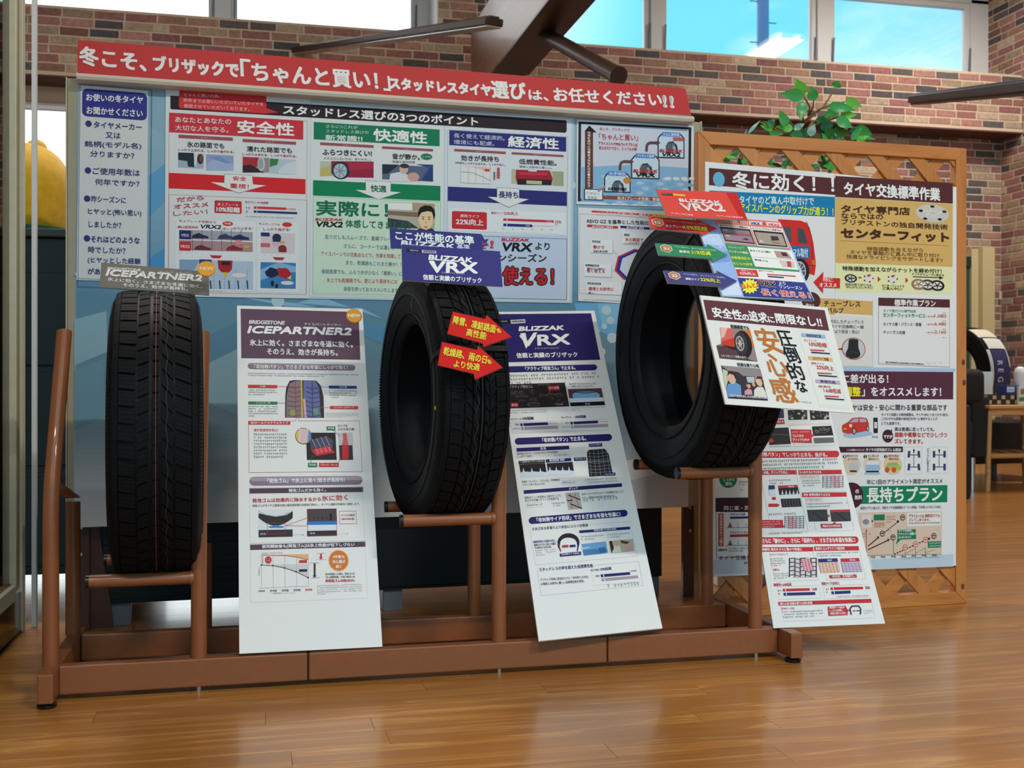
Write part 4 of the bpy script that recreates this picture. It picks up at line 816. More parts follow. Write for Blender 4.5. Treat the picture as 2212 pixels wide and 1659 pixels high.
def slat(c, sg, d):
    # centre line u + sg*z = c ; board .034 wide at 45 degrees, cut by the frame opening
    a = .038/2*math.sqrt(2); x0, x1, z0, z1 = w-.003, LW_-w+.003, w-.003, LH-w+.003
    poly = [(c-a-sg*(-1), -1), (c+a-sg*(-1), -1), (c+a-sg*3, 3), (c-a-sg*3, 3)]
    for ax, lim, s_ in ((0, x0, 1), (0, x1, -1), (1, z0, 1), (1, z1, -1)):
        out = []
        for i in range(len(poly)):
            A, B = poly[i], poly[(i+1) % len(poly)]; ia, ib = (A[ax]-lim)*s_ >= 0, (B[ax]-lim)*s_ >= 0
            if ia: out.append(A)
            if ia != ib: t = (lim-A[ax])/(B[ax]-A[ax]); out.append((A[0]+(B[0]-A[0])*t, A[1]+(B[1]-A[1])*t))
        poly = out
        if not poly: return
    if len(poly) < 3: return
    ar = sum(poly[i][0]*poly[(i+1) % len(poly)][1]-poly[(i+1) % len(poly)][0]*poly[i][1] for i in range(len(poly)))
    if ar > 0: poly.reverse()
    v, f = prism(poly, d-.008, d); mesh('slat', v, f, M_pineX if sg < 0 else M_pineZ, scr, bevel=.001)
SP = .137
q_ = onplane(1690, 322, lp_(0, 0), LN); us, zs_ = (q_-L0).dot(LU), q_.z
for i in range(-6, 18):
    slat(us+.027+zs_+(i-6)*SP, 1, -.006); slat(us-.027-zs_+(i-1)*SP, -1, -.0145)
for u, z in ((LW_-.012, .71), (LW_-.009, .65), (LW_-.014, .05), (.55, .018)):
    vs = [lp_(u+.006*math.cos(k*.63), z+.009*math.sin(k*.63), .0006) for k in range(10)]; mesh('knot', vs, [tuple(range(10))], mat_flat('6b3a1c', .6), scr)

PL = (lp_(0, .6, .0015), LN)
BR, OC = '5a2e30', 'dcb36a'
# left upper sheet
s = Sheet('poster', 'white winter poster with a brown heading and a red car, upper left on the lattice', 'poster', [(1523, 349), (1803, 375), (1804, 796), (1522, 790)], plane=PL, thick=.001, col='e9eaea', base='paper')
s.view = (1510, 340, 3.749)
s.r(80, 85, 1105, 305, BR, 1); s.t('冬に効く！！', 268, 185, 1090, 222, 125, WH, .04)
s.e(160, 178, 47, 60, '6cb2d8', 3)                                      # pale blue roundel, kept plain
s.p([(83, 268), (1098, 320), (1098, 482), (380, 450), (83, 430)], '1c80b6', 2); s.t('タイヤのど真ん中取付けで', 325, 342, 928, 356, 62, 'd4f2f4', .03); s.t('アイスバーンのグリップ力が違う！！', 330, 404, 1085, 442, 66, 'eaf03c', .03)
s.p([(640, 500), (820, 512), (868, 530), (895, 570), (925, 690), (945, 850), (942, 900), (935, 955), (880, 940), (830, 930), (640, 900)], 'd8302c', 3)
s.p([(680, 560), (745, 568), (750, 690), (700, 680)], '54585e', 4); s.p([(795, 570), (845, 580), (878, 690), (870, 700), (800, 690)], '4b4f55', 4); s.ln([(870, 520), (912, 640), (920, 880)], 4, '8e1c1e', 4); s.ln([(860, 870), (946, 880)], 4, '8e1c1e', 4); s.p([(908, 828), (942, 835), (945, 872), (912, 868)], 'd8702c', 5)
s.p([(740, 715), (895, 722), (895, 822), (780, 812), (740, 800)], '2a6cae', 4); s.t('ノーマル取付', 700, 768, 880, 774, 68, 'cfeaf4', .03)
s.e(820, 920, 72, 102, '2a2b2e', 5, 36); s.e(812, 920, 52, 78, 'c3c8cb', 6, 36); s.e(812, 920, 44, 66, '55595d', 7, 36); s.e(812, 920, 16, 24, 'c3c8cb', 9)
for k in range(9): s.ln([(812, 920), (812+46*math.cos(k*.7), 920+70*math.sin(k*.7))], 6, 'd5d9db', 8)
s.p([(925, 1010), (1005, 925), (1002, 972), (1140, 980), (1138, 1060), (1002, 1055), (1002, 1100)], 'd8302c', 4) if 0 else None
s.view = (1750, 620, 5.926)
s.e(12, 175, 120, 112, BR, 3); s.p([(-30, 100), (10, 120), (40, 190), (-5, 200), (-30, 160)], '34407a', 4); s.t('安心!', -60, 228, 44, 236, 36, WH, .03)
s.r(120, 142, 320, 356, OC, 2); s.r(120, 362, 320, 1015, 'e3e1dd', 2)
s.end()
# right upper sheet
s = Sheet('poster', 'yellow and white service price poster with a brown heading, upper right on the lattice', 'poster', [(1804, 375), (2066, 404), (2066, 805), (1804, 796)], plane=PL, thick=.001, col='e9eaea', base='paper')
s.view = (1510, 340, 3.749)
s.p([(1104, 150), (2055, 208), (2055, 375), (1104, 320)], BR, 1); s.t('タイヤ交換標準作業', 1172, 250, 1948, 302, 100, WH, .045)
s.p([(1104, 322), (2055, 378), (2053, 888), (1104, 855)], OC, 1)
s.t('タイヤ専門店', 1150, 415, 1705, 438, 60, '4a2c22', .045); s.t('ならではの', 1150, 472, 1488, 482, 42, '4a2c22', .02); s.t('ブリヂストンの独自開発技術', 1150, 520, 2012, 566, 44, '4a2c22', .025); s.t('センターフィット', 1150, 612, 2020, 650, 72, '4a2c22', .055)
s.e(1890, 455, 134, 72, 'cfccc4', 3, 40)
for x, y in ((1888, 398), (1985, 440), (1948, 502), (1830, 496), (1795, 432)): s.e(x, y, 17, 10, '2d2624', 5)
for a, b in (((1888, 398), (1948, 502)), ((1948, 502), (1795, 432)), ((1795, 432), (1985, 440)), ((1985, 440), (1830, 496)), ((1830, 496), (1888, 398))): s.ln([a, b], 4, 'efece6', 4)
s.ln([(1140, 674), (2022, 716)], 2, '8a6636', 3)
s.t('特殊振動を与えながら', 1358, 740, 1812, 752, 34, '7a5832', .01); s.t('タイヤを車軸のど真ん中に取り付け', 1222, 766, 1945, 796, 34, '7a5832', .01); s.t('快適なドライビングをサポートします!!', 1192, 802, 1972, 834, 34, '7a5832', .01)
s.p([(1104, 857), (2052, 890), (2050, 1110), (1104, 1085)], 'ecebb4', 1); s.t('特殊振動を加えながらナットを締め付け！', 1160, 898, 1962, 922, 36, '3c3428', .03)
for x, y in ((1228, 980),): s.e(x, y, 50, 34, '2c2424', 4); s.e(x, y, 36, 24, 'd8d8d4', 5); [s.ln([(x, y), (x+34*math.cos(k*1.257), y+22*math.sin(k*1.257))], 8, '3c3434', 6) for k in range(5)]
for x, y in ((1370, 980), (1565, 985)):
    s.e(x, y, 40, 30, 'e6e6e2', 4); [s.e(x+38*math.cos(k*1.257), y+28*math.sin(k*1.257), 7, 6, '3a3434', 5) for k in range(5)]; s.e(x, y-22, 12, 10, 'd05a52', 6)
for x, y in ((1458, 988), (1682, 996)): s.p([(x-12, y-24), (x+12, y), (x-12, y+22)], 'd0382e', 4)
s.ln([(1282, 972), (1300, 974)], 5, 'd0382e', 4); s.p([(1298, 962), (1318, 974), (1298, 986)], 'd0382e', 4)
s.t('従来の取り付けでは、', 1182, 1028, 1405, 1036, 20, '5a4a3c', .02); s.t('中心からズレやすい', 1192, 1050, 1405, 1056, 20, '5a4a3c', .02); s.t('センターフィットで', 1478, 1038, 1660, 1044, 20, '5a4a3c', .02); s.t('ど真ん中に!', 1488, 1060, 1642, 1066, 22, '3c3428', .03)
s.t('タイヤがスムーズに転がる', 1722, 944, 1982, 954, 20, '5a4a3c', .02); s.ln([(1730, 966), (1950, 974)], 7, '2a2422', 4); s.p([(1945, 960), (1978, 976), (1945, 990)], '2a2422', 4)
for x, y, c in ((1776, 1028, '9a7c50'), (1850, 1033, '4a3c38'), (1928, 1038, '2c2424')): s.e(x, y, 58, 44, c, 4, 36); s.e(x, y, 38, 29, 'e6e6dc', 5, 36); [s.ln([(x, y), (x+34*math.cos(k*1.257+.3), y+26*math.sin(k*1.257+.3))], 9, c, 6) for k in range(5)]
s.r(1735, 1070, 1975, 1082, 'bcd4dc', 3)
s.p([(925-0, 1010), (1005, 925), (1002, 972), (1140, 980), (1138, 1060), (1002, 1055), (1002, 1100)], 'd8302c', 8); s.t('特に', 1000, 990, 1080, 994, 34, 'f4dcda', .045, L=10); s.t('オススメ', 972, 1032, 1110, 1036, 32, 'f4dcda', .045, L=10)
s.view = (1750, 620, 5.926)
s.r(320, 152, 798, 362, OC, 2); s.r(320, 362, 798, 1020, 'e4e2de', 2); s.ln([(800, 160), (800, 1022), (420, 1016)], 4, 'b9b6b4', 3)
s.t('チューブレス', 175, 206, 640, 216, 66, '4a3a2c', .02); s.t('バルブ', 215, 296, 425, 300, 58, '4a3a2c', .02)
s.t('劣化したチューブレス', 252, 438, 682, 448, 42, '6a625c', .012); s.t('タイヤ交換時に一緒', 262, 502, 682, 512, 42, '6a625c', .012); s.t('でより安全・安心!', 270, 566, 625, 574, 42, '6a625c', .012)
s.e(556, 790, 150, 142, 'c22c30', 4, 48); s.e(556, 790, 141, 133, 'ccd0d2', 5, 48)
s.p([(492, 672), (540, 660), (612, 672), (615, 780), (640, 850), (632, 890), (590, 915), (520, 918), (460, 885), (450, 850), (482, 780)], '2c2f2e', 6); s.ln([(520, 826), (612, 846)], 4, '5a5d5a', 7); s.p([(350, 790), (408, 778), (410, 808), (352, 800)], 'c22c30', 6)
s.r(872, 134, 1786, 1030, '9ea0aa', 2); s.r(878, 140, 1780, 1022, 'eaeae9', 3); s.p([(872, 136), (1786, 160), (1786, 265), (872, 240)], BR, 4); s.t('標準作業プラン', 1075, 200, 1602, 210, 76, WH, .04)
s.t('タイヤ館だけの専門技術', 932, 303, 1352, 312, 36, '3a9a6c', .012); s.t('センターフィットサービス', 932, 358, 1468, 370, 50, '26855a', .03)
for tx, x1, y, pr in (('', 0, 372, '1,080'), ('タイヤ入替・バランス・脱着', 1420, 474, '6,480'), ('チッソガス充填', 1212, 578, '2,160')):
    if tx: s.t(tx, 932, y, x1, y+6, 42, '54404a', .02)
    s.t('1本分¥', 1485, y+4, 1588, y+6, 22, 'cf6a48', .01); s.t(pr, 1590, y, 1738, y+4, 44, 'cf5a38', .015); s.t('(税込)', 1688, y-38, 1738, y-37, 14, 'cf6a48')
s.t('(税込)', 1692, 648, 1740, 649, 14, 'cf6a48')
s.r(965, 955, 1448, 995, '6a3a2c', 5); s.t('(再タイヤ館だけ 1本¥120〜 各)', 975, 974, 1435, 982, 24, 'f0e4da', .02, L=8); s.m(1485, 955, 1705, 1002, 2, '8a8484')
s.p([(405, 1016), (850, 1030), (1786, 1040), (1860, 1045), (1860, 1085), (430, 1076)], 'b2cbe4', 2)
s.end()
# lower sheet, over both columns
s = Sheet('poster', 'white alignment poster with a maroon heading and a green plan banner, low on the lattice', 'poster', [(1522, 790), (2066, 803), (2065, 1222), (1537, 1246)], plane=(lp_(0, .6, .0018), LN), thick=.001, col='e9eaea', base='paper')
s.view = (1750, 620, 5.926)
s.p([(-1200, 1072), (430, 1076), (1832, 1088), (1830, 1438), (-1200, 1436)], '5c3144', 2); s.t('タイヤは調整で後に差が出る！', -540, 1166, 995, 1176, 105, WH, .035); s.t('「アライメント', -520, 1332, 420, 1332, 105, WH, .035); s.t('調整', 430, 1338, 640, 1340, 110, 'f4ec3c', .045); s.t('」をオススメします！', 660, 1340, 1672, 1345, 105, WH, .04)
s.t('タイヤは安全・安心に関わる重要な部品です', 400, 1542, 1752, 1542, 72, '3a3438', .015)
s.view = (1750, 860, 3.686)
s.t('タイヤと地面との接地面積は、タイヤ1本につきハガキ1枚分。', 566, 130, 1100, 132, 22, '5c565c', .015); s.t('このわずかな面積の接地圧を均一に維持することが', 566, 164, 1012, 164, 22, '5c565c', .015); s.t('とても重要です。', 566, 200, 720, 202, 22, '5c565c', .015)
# small red car drawing
s.p([(260, 285), (300, 270), (480, 265), (500, 290), (430, 305), (330, 318), (270, 310)], 'a8c4e0', 3)
s.p([(254, 215), (300, 190), (335, 158), (400, 152), (450, 160), (466, 200), (468, 250), (440, 262), (380, 275), (300, 285), (258, 272), (252, 240)], 'cf3f36', 4); s.p([(312, 195), (345, 165), (382, 162), (380, 190)], 'a8b8c4', 5); s.p([(392, 162), (440, 165), (448, 190), (392, 192)], 'a8b8c4', 5)
for x, y, r in ((348, 262, 19), (457, 243, 15)): s.e(x, y, r*.85, r*1.4, '2c2a2e', 6); s.e(x, y, r*.55, r, 'b8babc', 7)
s.e(320, 219, 12, 14, 'f0dcb8', 6); s.p([(262, 240), (290, 238), (288, 250), (264, 252)], 'd8a83c', 6)
s.r(502, 155, 538, 278, '2c2a30', 4); s.r(508, 190, 532, 240, 'dcdcdc', 5); s.t('接地面', 490, 308, 538, 309, 15, '5c565c')
s.e(617, 302, 43, 52, '4a2234', 4); s.p([(640, 258), (650, 244), (652, 270)], '4a2234', 4); s.t('ですが', 583, 305, 652, 307, 26, WH, .04)
s.t('実は普通に走っていても、', 672, 246, 990, 248, 30, '3a3438', .015); s.t('振動や衝撃などで少しづつ', 672, 291, 1088, 293, 36, 'c2402e', .025); s.t('ズレてきます。', 672, 342, 895, 344, 34, 'c2402e', .025)
s.r(120, 388, 738, 430, '4a2234', 3); s.t('こんな経験ありませんか?', 290, 412, 432, 412, 16, 'e4d8dc', .02); s.t('タイヤの接地面がズレる原因!', 442, 410, 722, 411, 24, WH, .03)
for i, (x, c) in enumerate(((330, 'e0cdb8'), (495, 'e8d4bc'), (658, 'ecc8a4'))):
    s.e(x, 530, 72, 80, c, 3); s.e(x-58, 464, 13, 13, '2c2a2e', 6); s.t(str(i+1), x-62, 464, x-55, 464, 15, WH, .03, L=9); s.t(('縁石にタイヤを', 'でこぼこの', '足回りの部品の')[i], x-40, 457, x+50, 458, 16, '6c5a50', .01, L=8); s.t(('ぶつけた', '道路を走った', '消耗や劣化')[i], x-34, 484, x+44, 485, 16, '6c5a50', .01, L=8)
s.p([(440, 530), (550, 528), (556, 570), (438, 575)], '9ac0e4', 5); s.p([(455, 500), (535, 500), (550, 530), (440, 530)], 'e6e6ea', 5); s.r(445, 578, 545, 590, '2c3040', 6); s.r(430, 592, 556, 606, 'a4c4e0', 5)
s.p([(600, 540), (620, 512), (690, 510), (720, 545), (722, 570), (598, 572)], 'b4c84a', 5); s.p([(625, 518), (655, 516), (655, 536), (612, 540)], '8ab0a8', 6); s.p([(662, 516), (685, 516), (700, 536), (662, 536)], '8ab0a8', 6)
for x in (612, 665): s.e(x, 570, 18, 22, 'd8543c', 6)
s.p([(310, 520), (375, 516), (385, 560), (310, 575)], 'c4c8cc', 5); s.r(315, 575, 370, 588, '3a3430', 6)
s.bx(752, 386, 890, 604, 2, 'cfcfce', 3); s.bx(952, 386, 1092, 600, 2, 'cfcfce', 3)
for x0, tilt in ((825, 8), (1027, 0)):
    s.ln([(x0-42, 452), (x0+42, 452)], 5, '2e2a40', 4); s.ln([(x0, 452), (x0, 545)], 4, '2e2a40', 4); s.ln([(x0-42, 548), (x0+42, 548)], 5, '2e2a40', 4); s.ln([(x0, 440), (x0, 415)], 7, '1c1a20', 4); s.p([(x0-9, 420), (x0, 402), (x0+9, 420)], '1c1a20', 4)
    for dx in (-42, 42):
        for yy, t in ((446, tilt), (548, tilt)): s.p([(x0+dx-9+t*(1 if dx < 0 else -1)*.6, yy-26), (x0+dx+9+t*(1 if dx < 0 else -1)*.6, yy-26), (x0+dx+9, yy+26), (x0+dx-9, yy+26)], '403c68', 5)
s.tv('アライメント調整をすると', 936, 398, 936, 590, 14, '3a6a4c', .02)
s.t('年に1回のアライメント測定がオススメ', 450, 668, 1052, 658, 36, '4a444a', .015)
s.p([(380, 702), (1092, 692), (1090, 828), (380, 842)], '14855a', 3); s.t('長持ちプラン', 452, 772, 1048, 762, 108, WH, .04); s.e(330, 775, 92, 104, '4a2234', 5); s.t('の', 358, 742, 385, 742, 28, WH, .03, L=9); s.t('無料', 352, 790, 410, 790, 32, WH, .03, L=9)
s.t('長持ちプラン加入で、次回タイヤ交換時期まで「いい状態」でお使いいただくために', 398, 876, 1042, 864, 22, '5c565c', .015)
s.p([(385, 912), (1048, 900), (1046, 1245), (385, 1262)], 'e0c8b4', 3); s.r(410, 928, 490, 1030, 'e8dccf', 4); s.p([(505, 928), (592, 926), (592, 972), (505, 974)], '2a7a58', 5); s.r(505, 985, 592, 1030, 'd8b49c', 5); s.m(510, 990, 588, 1026, 3, '8c4c34', 8); s.m(604, 935, 680, 995, 3, '9a5a48', 5)
s.e(442, 985, 26, 22, '8a90a4', 6); s.p([(488, 965), (500, 978), (488, 992)], '4a2234', 6)
s.r(770, 914, 1038, 1014, 'f0ece6', 5); s.t('アライメントは', 784, 938, 905, 938, 24, '4a3a3c', .02, L=8); s.t('通常走行でも', 912, 936, 1030, 934, 24, 'c8432e', .03, L=8); s.t('ズレてしまいます。', 784, 968, 950, 966, 22, 'c8432e', .025, L=8); s.m(784, 984, 1028, 1002, 1, '5c4c4c', 8, last=1)
def dash(a, b, c, w_, n): [s.ln([(a[0]+(b[0]-a[0])*k/n, a[1]+(b[1]-a[1])*k/n), (a[0]+(b[0]-a[0])*(k+.6)/n, a[1]+(b[1]-a[1])*(k+.6)/n)], w_, c, 6) for k in range(n)]
def head(a, b, c, r=12):
    dx, dy = b[0]-a[0], b[1]-a[1]; l = math.hypot(dx, dy); dx, dy = dx/l*r, dy/l*r; s.p([(b[0]+dx, b[1]+dy), (b[0]-dx*.6-dy, b[1]-dy*.6+dx), (b[0]-dx*.6+dy, b[1]-dy*.6-dx)], c, 7)
s.ln([(460, 1178), (540, 1110)], 8, '4a2228', 6); head((460, 1178), (540, 1108), '4a2228'); s.ln([(460, 1206), (622, 1130)], 8, '4a2228', 6); head((460, 1206), (622, 1128), '4a2228'); dash((590, 1068), (700, 982), '1c1418', 8, 8); head((590, 1068), (698, 980), '1c1418'); dash((668, 1242), (945, 1118), '1c1418', 8, 14); head((700, 1228), (945, 1118), '1c1418')
s.ln([(388, 1252), (1046, 1242)], 2, '5a4a4c', 5); s.ln([(446, 1250), (446, 1060)], 5, 'b8433a', 6); s.p([(438, 1062), (446, 1040), (454, 1062)], 'b8433a', 6); s.ln([(660, 1130), (662, 1240)], 4, '1c7a50', 6)
for x, y in ((735, 950), (573, 1078), (658, 1108), (983, 1097)): s.e(x, y, 20, 24, '2a1c20', 7); s.e(x, y, 15, 18, 'c8b8ac', 8); s.r(x-11, y-7, x+11, y+1, '3a2a2c', 9)
for x, y in ((755, 1187), (838, 1163), (916, 1127)): s.e(x, y, 20, 24, 'd8695c', 7); s.e(x, y, 14, 17, 'ecd4c8', 8); s.r(x-9, y-6, x+9, y+3, 'c84a3c', 9)
dash((755, 1240), (838, 1195), '3a3034', 3, 8); dash((838, 1235), (916, 1190), '3a3034', 3, 8); dash((916, 1232), (990, 1205), '3a3034', 3, 7)
for x, y in ((755, 1222), (838, 1196), (916, 1192)): s.ln([(x, y), (x, 1240)], 3, '3a3034', 6)
s.p([(692, 1048), (838, 1042), (842, 1120), (720, 1126), (680, 1166), (694, 1118)], '1a8058', 6); s.t('タイヤ交換時に', 700, 1056, 812, 1053, 18, WH, .03, L=10); s.t('アライメント調整で', 700, 1082, 836, 1078, 20, WH, .03, L=10); s.t('ズレをリセット', 700, 1108, 800, 1104, 18, WH, .03, L=10)
s.p([(934, 1142), (1040, 1138), (1040, 1188), (936, 1192)], '1a8058', 6); s.m(942, 1146, 1034, 1184, 2, 'dcf0e4', 10, last=1); s.m(605, 1050, 660, 1062, 1, 'a05a48', 6); s.m(400, 1072, 490, 1110, 2, '8a7a74', 6)
for x, tx in ((497, '1年目'), (577, '2年目'), (660, '4年目'), (742, '1年目'), (823, '2年目'), (905, '3年目'), (986, '4年目')): s.t(tx, x-18, 1266-(x-497)*.032, x+18, 1266-(x-497)*.032, 16, '4a4044', .02)
s.p([(480, 1285), (1140, 1240), (1140, 1340), (505, 1365)], 'c4d5e2', 2); s.m(720, 1262, 1038, 1276, 1, '8a98a8', 4, last=1)
# lower left corner of the sheet
s.view = (1520, 980, 4.611)
s.e(243, 255, 88, 86, '1d8a62', 3); s.t('しっかり', 195, 258, 302, 260, 28, WH, .03); s.t('接地', 215, 298, 278, 299, 32, WH, .04); s.m(355, 270, 440, 320, 2, '7a5a62'); s.m(355, 350, 420, 368, 1, '8a8a8c')
s.bx(118, 440, 1200, 1002, 4, '6a5460', 3); s.p([(118, 442), (1100, 438), (1100, 582), (118, 580)], '3e1c2c', 4); s.t('同じ車・同じタイヤでもこんなに違う', 200, 542, 1060, 540, 44, 'e8dce0', .03)
s.p([(145, 595), (198, 595), (198, 922), (145, 922)], 'c8482e', 4); s.tv('静荷重接地形状イメージ', 172, 606, 172, 915, 26, 'f2e0da', .02)
s.t('アライメント正常', 262, 606, 412, 602, 26, '2e3468', .02); s.r(262, 628, 640, 640, '2e3070', 4); s.t('アライメントズレ', 262, 784, 440, 780, 24, 'b0402e', .02); s.r(262, 806, 640, 820, 'b03038', 4)
for y in (735, 912):
    s.p([(242, y), (262, y-55), (284, y)], 'a04a48', 4); s.ln([(220, y+2), (640, y-2)], 5, '6a88b8', 5)
    for x in (342, 420, 498): s.ln([(x, y), (x, y-52)], 3, '77777c', 4)
s.t('試験条件', 142, 960, 232, 958, 22, '3a343a', .03); s.m(248, 934, 500, 976, 2, '55565a'); s.t('タイヤ交換とアライメントの', 145, 1040, 860, 1022, 42, '4a3038', .015); s.t('お得な！', 402, 1086, 520, 1084, 28, '7a4a50', .02); s.p([(88, 1060), (1200, 1040), (1200, 1190), (95, 1195)], 'c8d3dc', 2)
s.end()

# ---------------------------------------------------------------- leafy artificial plant behind the screen
PX0 = Vector((1.78, 3.22, 0)); plant = thing('artificial_plant', PX0, 'artificial ficus with glossy green leaves rising above the lattice screen', 'plant')
M_leaf = mat('ficus_leaf', '3f9a44', .32, var=.15, scale=12, attr='obj')
m = lathe([(0, 0), (.12, 0), (.145, .24), (.15, .25), (.14, .25), (.13, .22), (0, .22)], PX0, 32); m.build('pot', mat_flat('d8cfb4', .5), plant, smooth=False)
m = lathe([(0, .221), (.131, .2215)], PX0, 24); m.build('soil', mat_flat('3a2a1e', .9), plant)
stemM = mat('woody_stem', '8a6a4c', .7)
def stem(pts, r, nm='stem'): m = MB(); m.tube(pts, r, 8); return m.build(nm, stemM, plant, smooth=True)
top = onY(1757, 262, 3.2)
stem([PX0+Vector((0, 0, .2)), PX0+Vector((.02, -.02, .8)), Vector((1.74, 3.2, 1.2)), onY(1738, 290, 3.19), top], [.012, .011, .008, .005, .004], 'trunk')
K1 = (1580, 150, 6.9125)
def pp(x, y, Y=3.17): return onY(K1[0]+x/K1[2], K1[1]+y/K1[2], Y)
for a in (((1150, 700), (1220, 560), (1228, 470)), ((1150, 700), (1170, 560), (1080, 400)), ((1150, 720), (1370, 560), (1560, 270)), ((1100, 760), (1300, 600), (1400, 560), (1700, 480)), ((1100, 900), (1400, 780), (1600, 800), (1850, 870)), ((1000, 950), (880, 800), (790, 690)), ((900, 1000), (640, 890), (540, 800)), ((1080, 780), (1060, 640)), ((1200, 850), (1500, 740), (1750, 670)), ((620, 900), (430, 790)), ((1100, 800), (1280, 640))):
    stem([pp(*q, 3.19-.02*i) for i, q in enumerate(a)], [.0035]*(len(a)-1)+[.002], 'twig')
def leaf_mesh(k):
    r = random.Random(k); n = 8; vs = []; fs = []
    for i in range(n+1):
        t = i/n; w_ = .36*math.sin(math.pi*min(1, t*1.0)**.72)*(1-t*.25) if 0 < i < n else 0; z = -.10*t*t+.02*math.sin(t*9+k)
        vs += [(-w_, t, z+.10*w_), (0, t, z-.015), (w_, t, z+.10*w_)]
    for i in range(n): fs += [(3*i, 3*i+1, 3*i+4, 3*i+3), (3*i+1, 3*i+2, 3*i+5, 3*i+4)]
    me = bpy.data.meshes.new('leaf'); me.from_pydata(vs, [], fs); me.materials.append(M_leaf); me.polygons.foreach_set('use_smooth', [True]*len(fs)); return me
LM = [leaf_mesh(k) for k in range(5)]
GR = {'b': '6ecb4a', 'm': '3f9f4c', 'd': '2c7a3e', 'k': '1d5c38', 's': '8fb8a8'}
def leaf(a, b, c, wd=1.0, roll=0, Y=None, k=0):
    Y = Y or 3.15; A, B = pp(*a, Y), pp(*b, Y-.012); t = (B-A); L = t.length; t.normalize(); view = (CAM-A).normalized(); n = (view-t*view.dot(t)).normalized(); n = Matrix.Rotation(roll, 3, t) @ n; x = t.cross(n).normalized()
    o = bpy.data.objects.new('leaf', LM[k % 5]); COL.objects.link(o); o.parent = plant
    R = Matrix((x, t, n)).transposed().to_4x4(); o.matrix_local = Matrix.Translation(A-PX0) @ R @ Matrix.Diagonal((L*wd, L, L, 1)); cc = lin(GR[c]); o.color = cc
LV = [((1085, 385), (955, 140), 'b', 1.05), ((1080, 400), (740, 360), 'm', .75), ((1228, 470), (1190, 245), 'm', 1.15), ((1555, 270), (1600, 165), 'm', 2.2), ((1450, 380), (1600, 170), 'm', .1), ((1060, 470), (1040, 760), 'm', .85), ((1700, 450), (1955, 565), 'b', .85), ((1440, 540), (1870, 600), 'm', .55), ((1470, 700), (1560, 540), 'm', 1.3), ((1620, 680), (1885, 680), 'b', .75), ((830, 850), (720, 600), 'm', .85), ((920, 880), (665, 850), 'b', .62), ((560, 840), (650, 740), 'd', 1.5), ((560, 850), (460, 780), 'm', 1.1), ((250, 955), (440, 745), 's', .3), ((620, 910), (430, 830), 'b', .5), ((560, 950), (790, 960), 'm', .6), ((1560, 730), (1830, 870), 'm', .85), ((1320, 870), (1560, 800), 'k', .9), ((1170, 1000), (1240, 800), 's', 1.0), ((1500, 1000), (1400, 860), 'd', 1.1), ((1110, 1010), (1050, 870), 'd', .9), ((930, 900), (1100, 800), 's', .9), ((1230, 700), (1290, 620), 'm', .5), ((1850, 860), (2120, 990), 'm', .8), ((1780, 1050), (1960, 860), 'm', .7), ((1870, 1090), (2040, 960), 'b', .8), ((1450, 1050), (1700, 1040), 'd', .7), ((900, 1010), (1020, 880), 's', .8), ((1250, 760), (1500, 720), 'd', .6), ((1380, 700), (1520, 640), 'm', 1.0), ((205, 965), (232, 890), 's', .6), ((1600, 860), (1560, 1000), 'd', 1), ((1300, 880), (1580, 950), 'k', .9)]
for i, l in enumerate(LV): leaf(l[0], l[1], l[2], l[3], random.uniform(-.35, .35), 3.15+random.uniform(-.04, .05), i)
rnd = random.Random(3)
for i in range(120):                                                # the lower crown, seen through the lattice
    x = rnd.uniform(-330, 2250); y = rnd.uniform(900, 1500) if x > 900 else rnd.uniform(1040, 1500); a = rnd.uniform(0, 6.28); L = rnd.uniform(140, 240)
    if x > 1750 and y > 1330: continue
    leaf((x, y), (x+L*math.cos(a), y+L*math.sin(a)*.8), rnd.choice('mmdddkbk'), rnd.uniform(.5, 1.0), rnd.uniform(-.8, .8), rnd.uniform(3.06, 3.34), i)
box_ = thing('storage_box', (1.47, 3.35, 0), 'cream box with a black letter, on the floor behind the foot of the lattice', 'box')
c0 = onY(1588, 1270, 3.3); box('carton', (c0.x-.06, 3.3, 0), (c0.x+.14, 3.5, .20), mat_flat('dcd6c4', .6), box_, bevel=.003)
gv, gf = glyphs('R'); ys = [g[1] for g in gv]; mesh('lettering', [Vector((c0.x-.05+gx*.09, 3.2985, .06+gy*.11)) for gx, gy in gv], gf, mat_flat('1c1a18', .6), box_)
# ---------------------------------------------------------------- tall leaning panels in the rack
def quad_depths(c, k, z):
    # depths at which four image rays form a parallelogram, scaled so that corner k lies at depth z
    r = [ray(*p) for p in c]; A = Matrix((r[0], -r[1], r[2])).transposed(); x = A.inverted() @ r[3]
    d = [x[0], x[1], x[2], 1.0]; return [v*z/d[k] for v in d]
PU = '62495c'
Q = [(512, 660), (783, 668), (826, 1397), (517, 1412)]
s = Sheet('info_panel', 'tall white panel with a mauve heading leaning in the rack beside the lowest tyre', 'panel', Q, depths=quad_depths(Q, 3, 2.345), thick=.005, col='e8e8e5', base='foam_board')
s.view = (500, 650, 4.147)
s.p([(82, 70), (1138, 100), (1155, 528), (88, 514)], PU, 1); s.t('BRIDGESTONE', 160, 190, 475, 200, 38, 'e8e6e8', .045, .2); s.t('アイスパートナーツー', 652, 210, 978, 217, 26, 'e0dce0', .02); s.t('ICEPARTNER2', 155, 258, 1075, 278, 72, WH, .06, .3)
s.t('氷上に効く。さまざまな冬道に効く。', 165, 374, 1085, 392, 66, 'f0eef0', .035); s.t('そのうえ、効きが長持ち。', 318, 454, 950, 466, 66, 'f0eef0', .035)
s.e(1098, 136, 71, 62, 'b87a22', 4, 36); s.e(1096, 133, 66, 57, 'dfa03a', 5, 36); s.t('NEW', 1045, 134, 1152, 136, 32, 'f6ead4', .06, L=8)
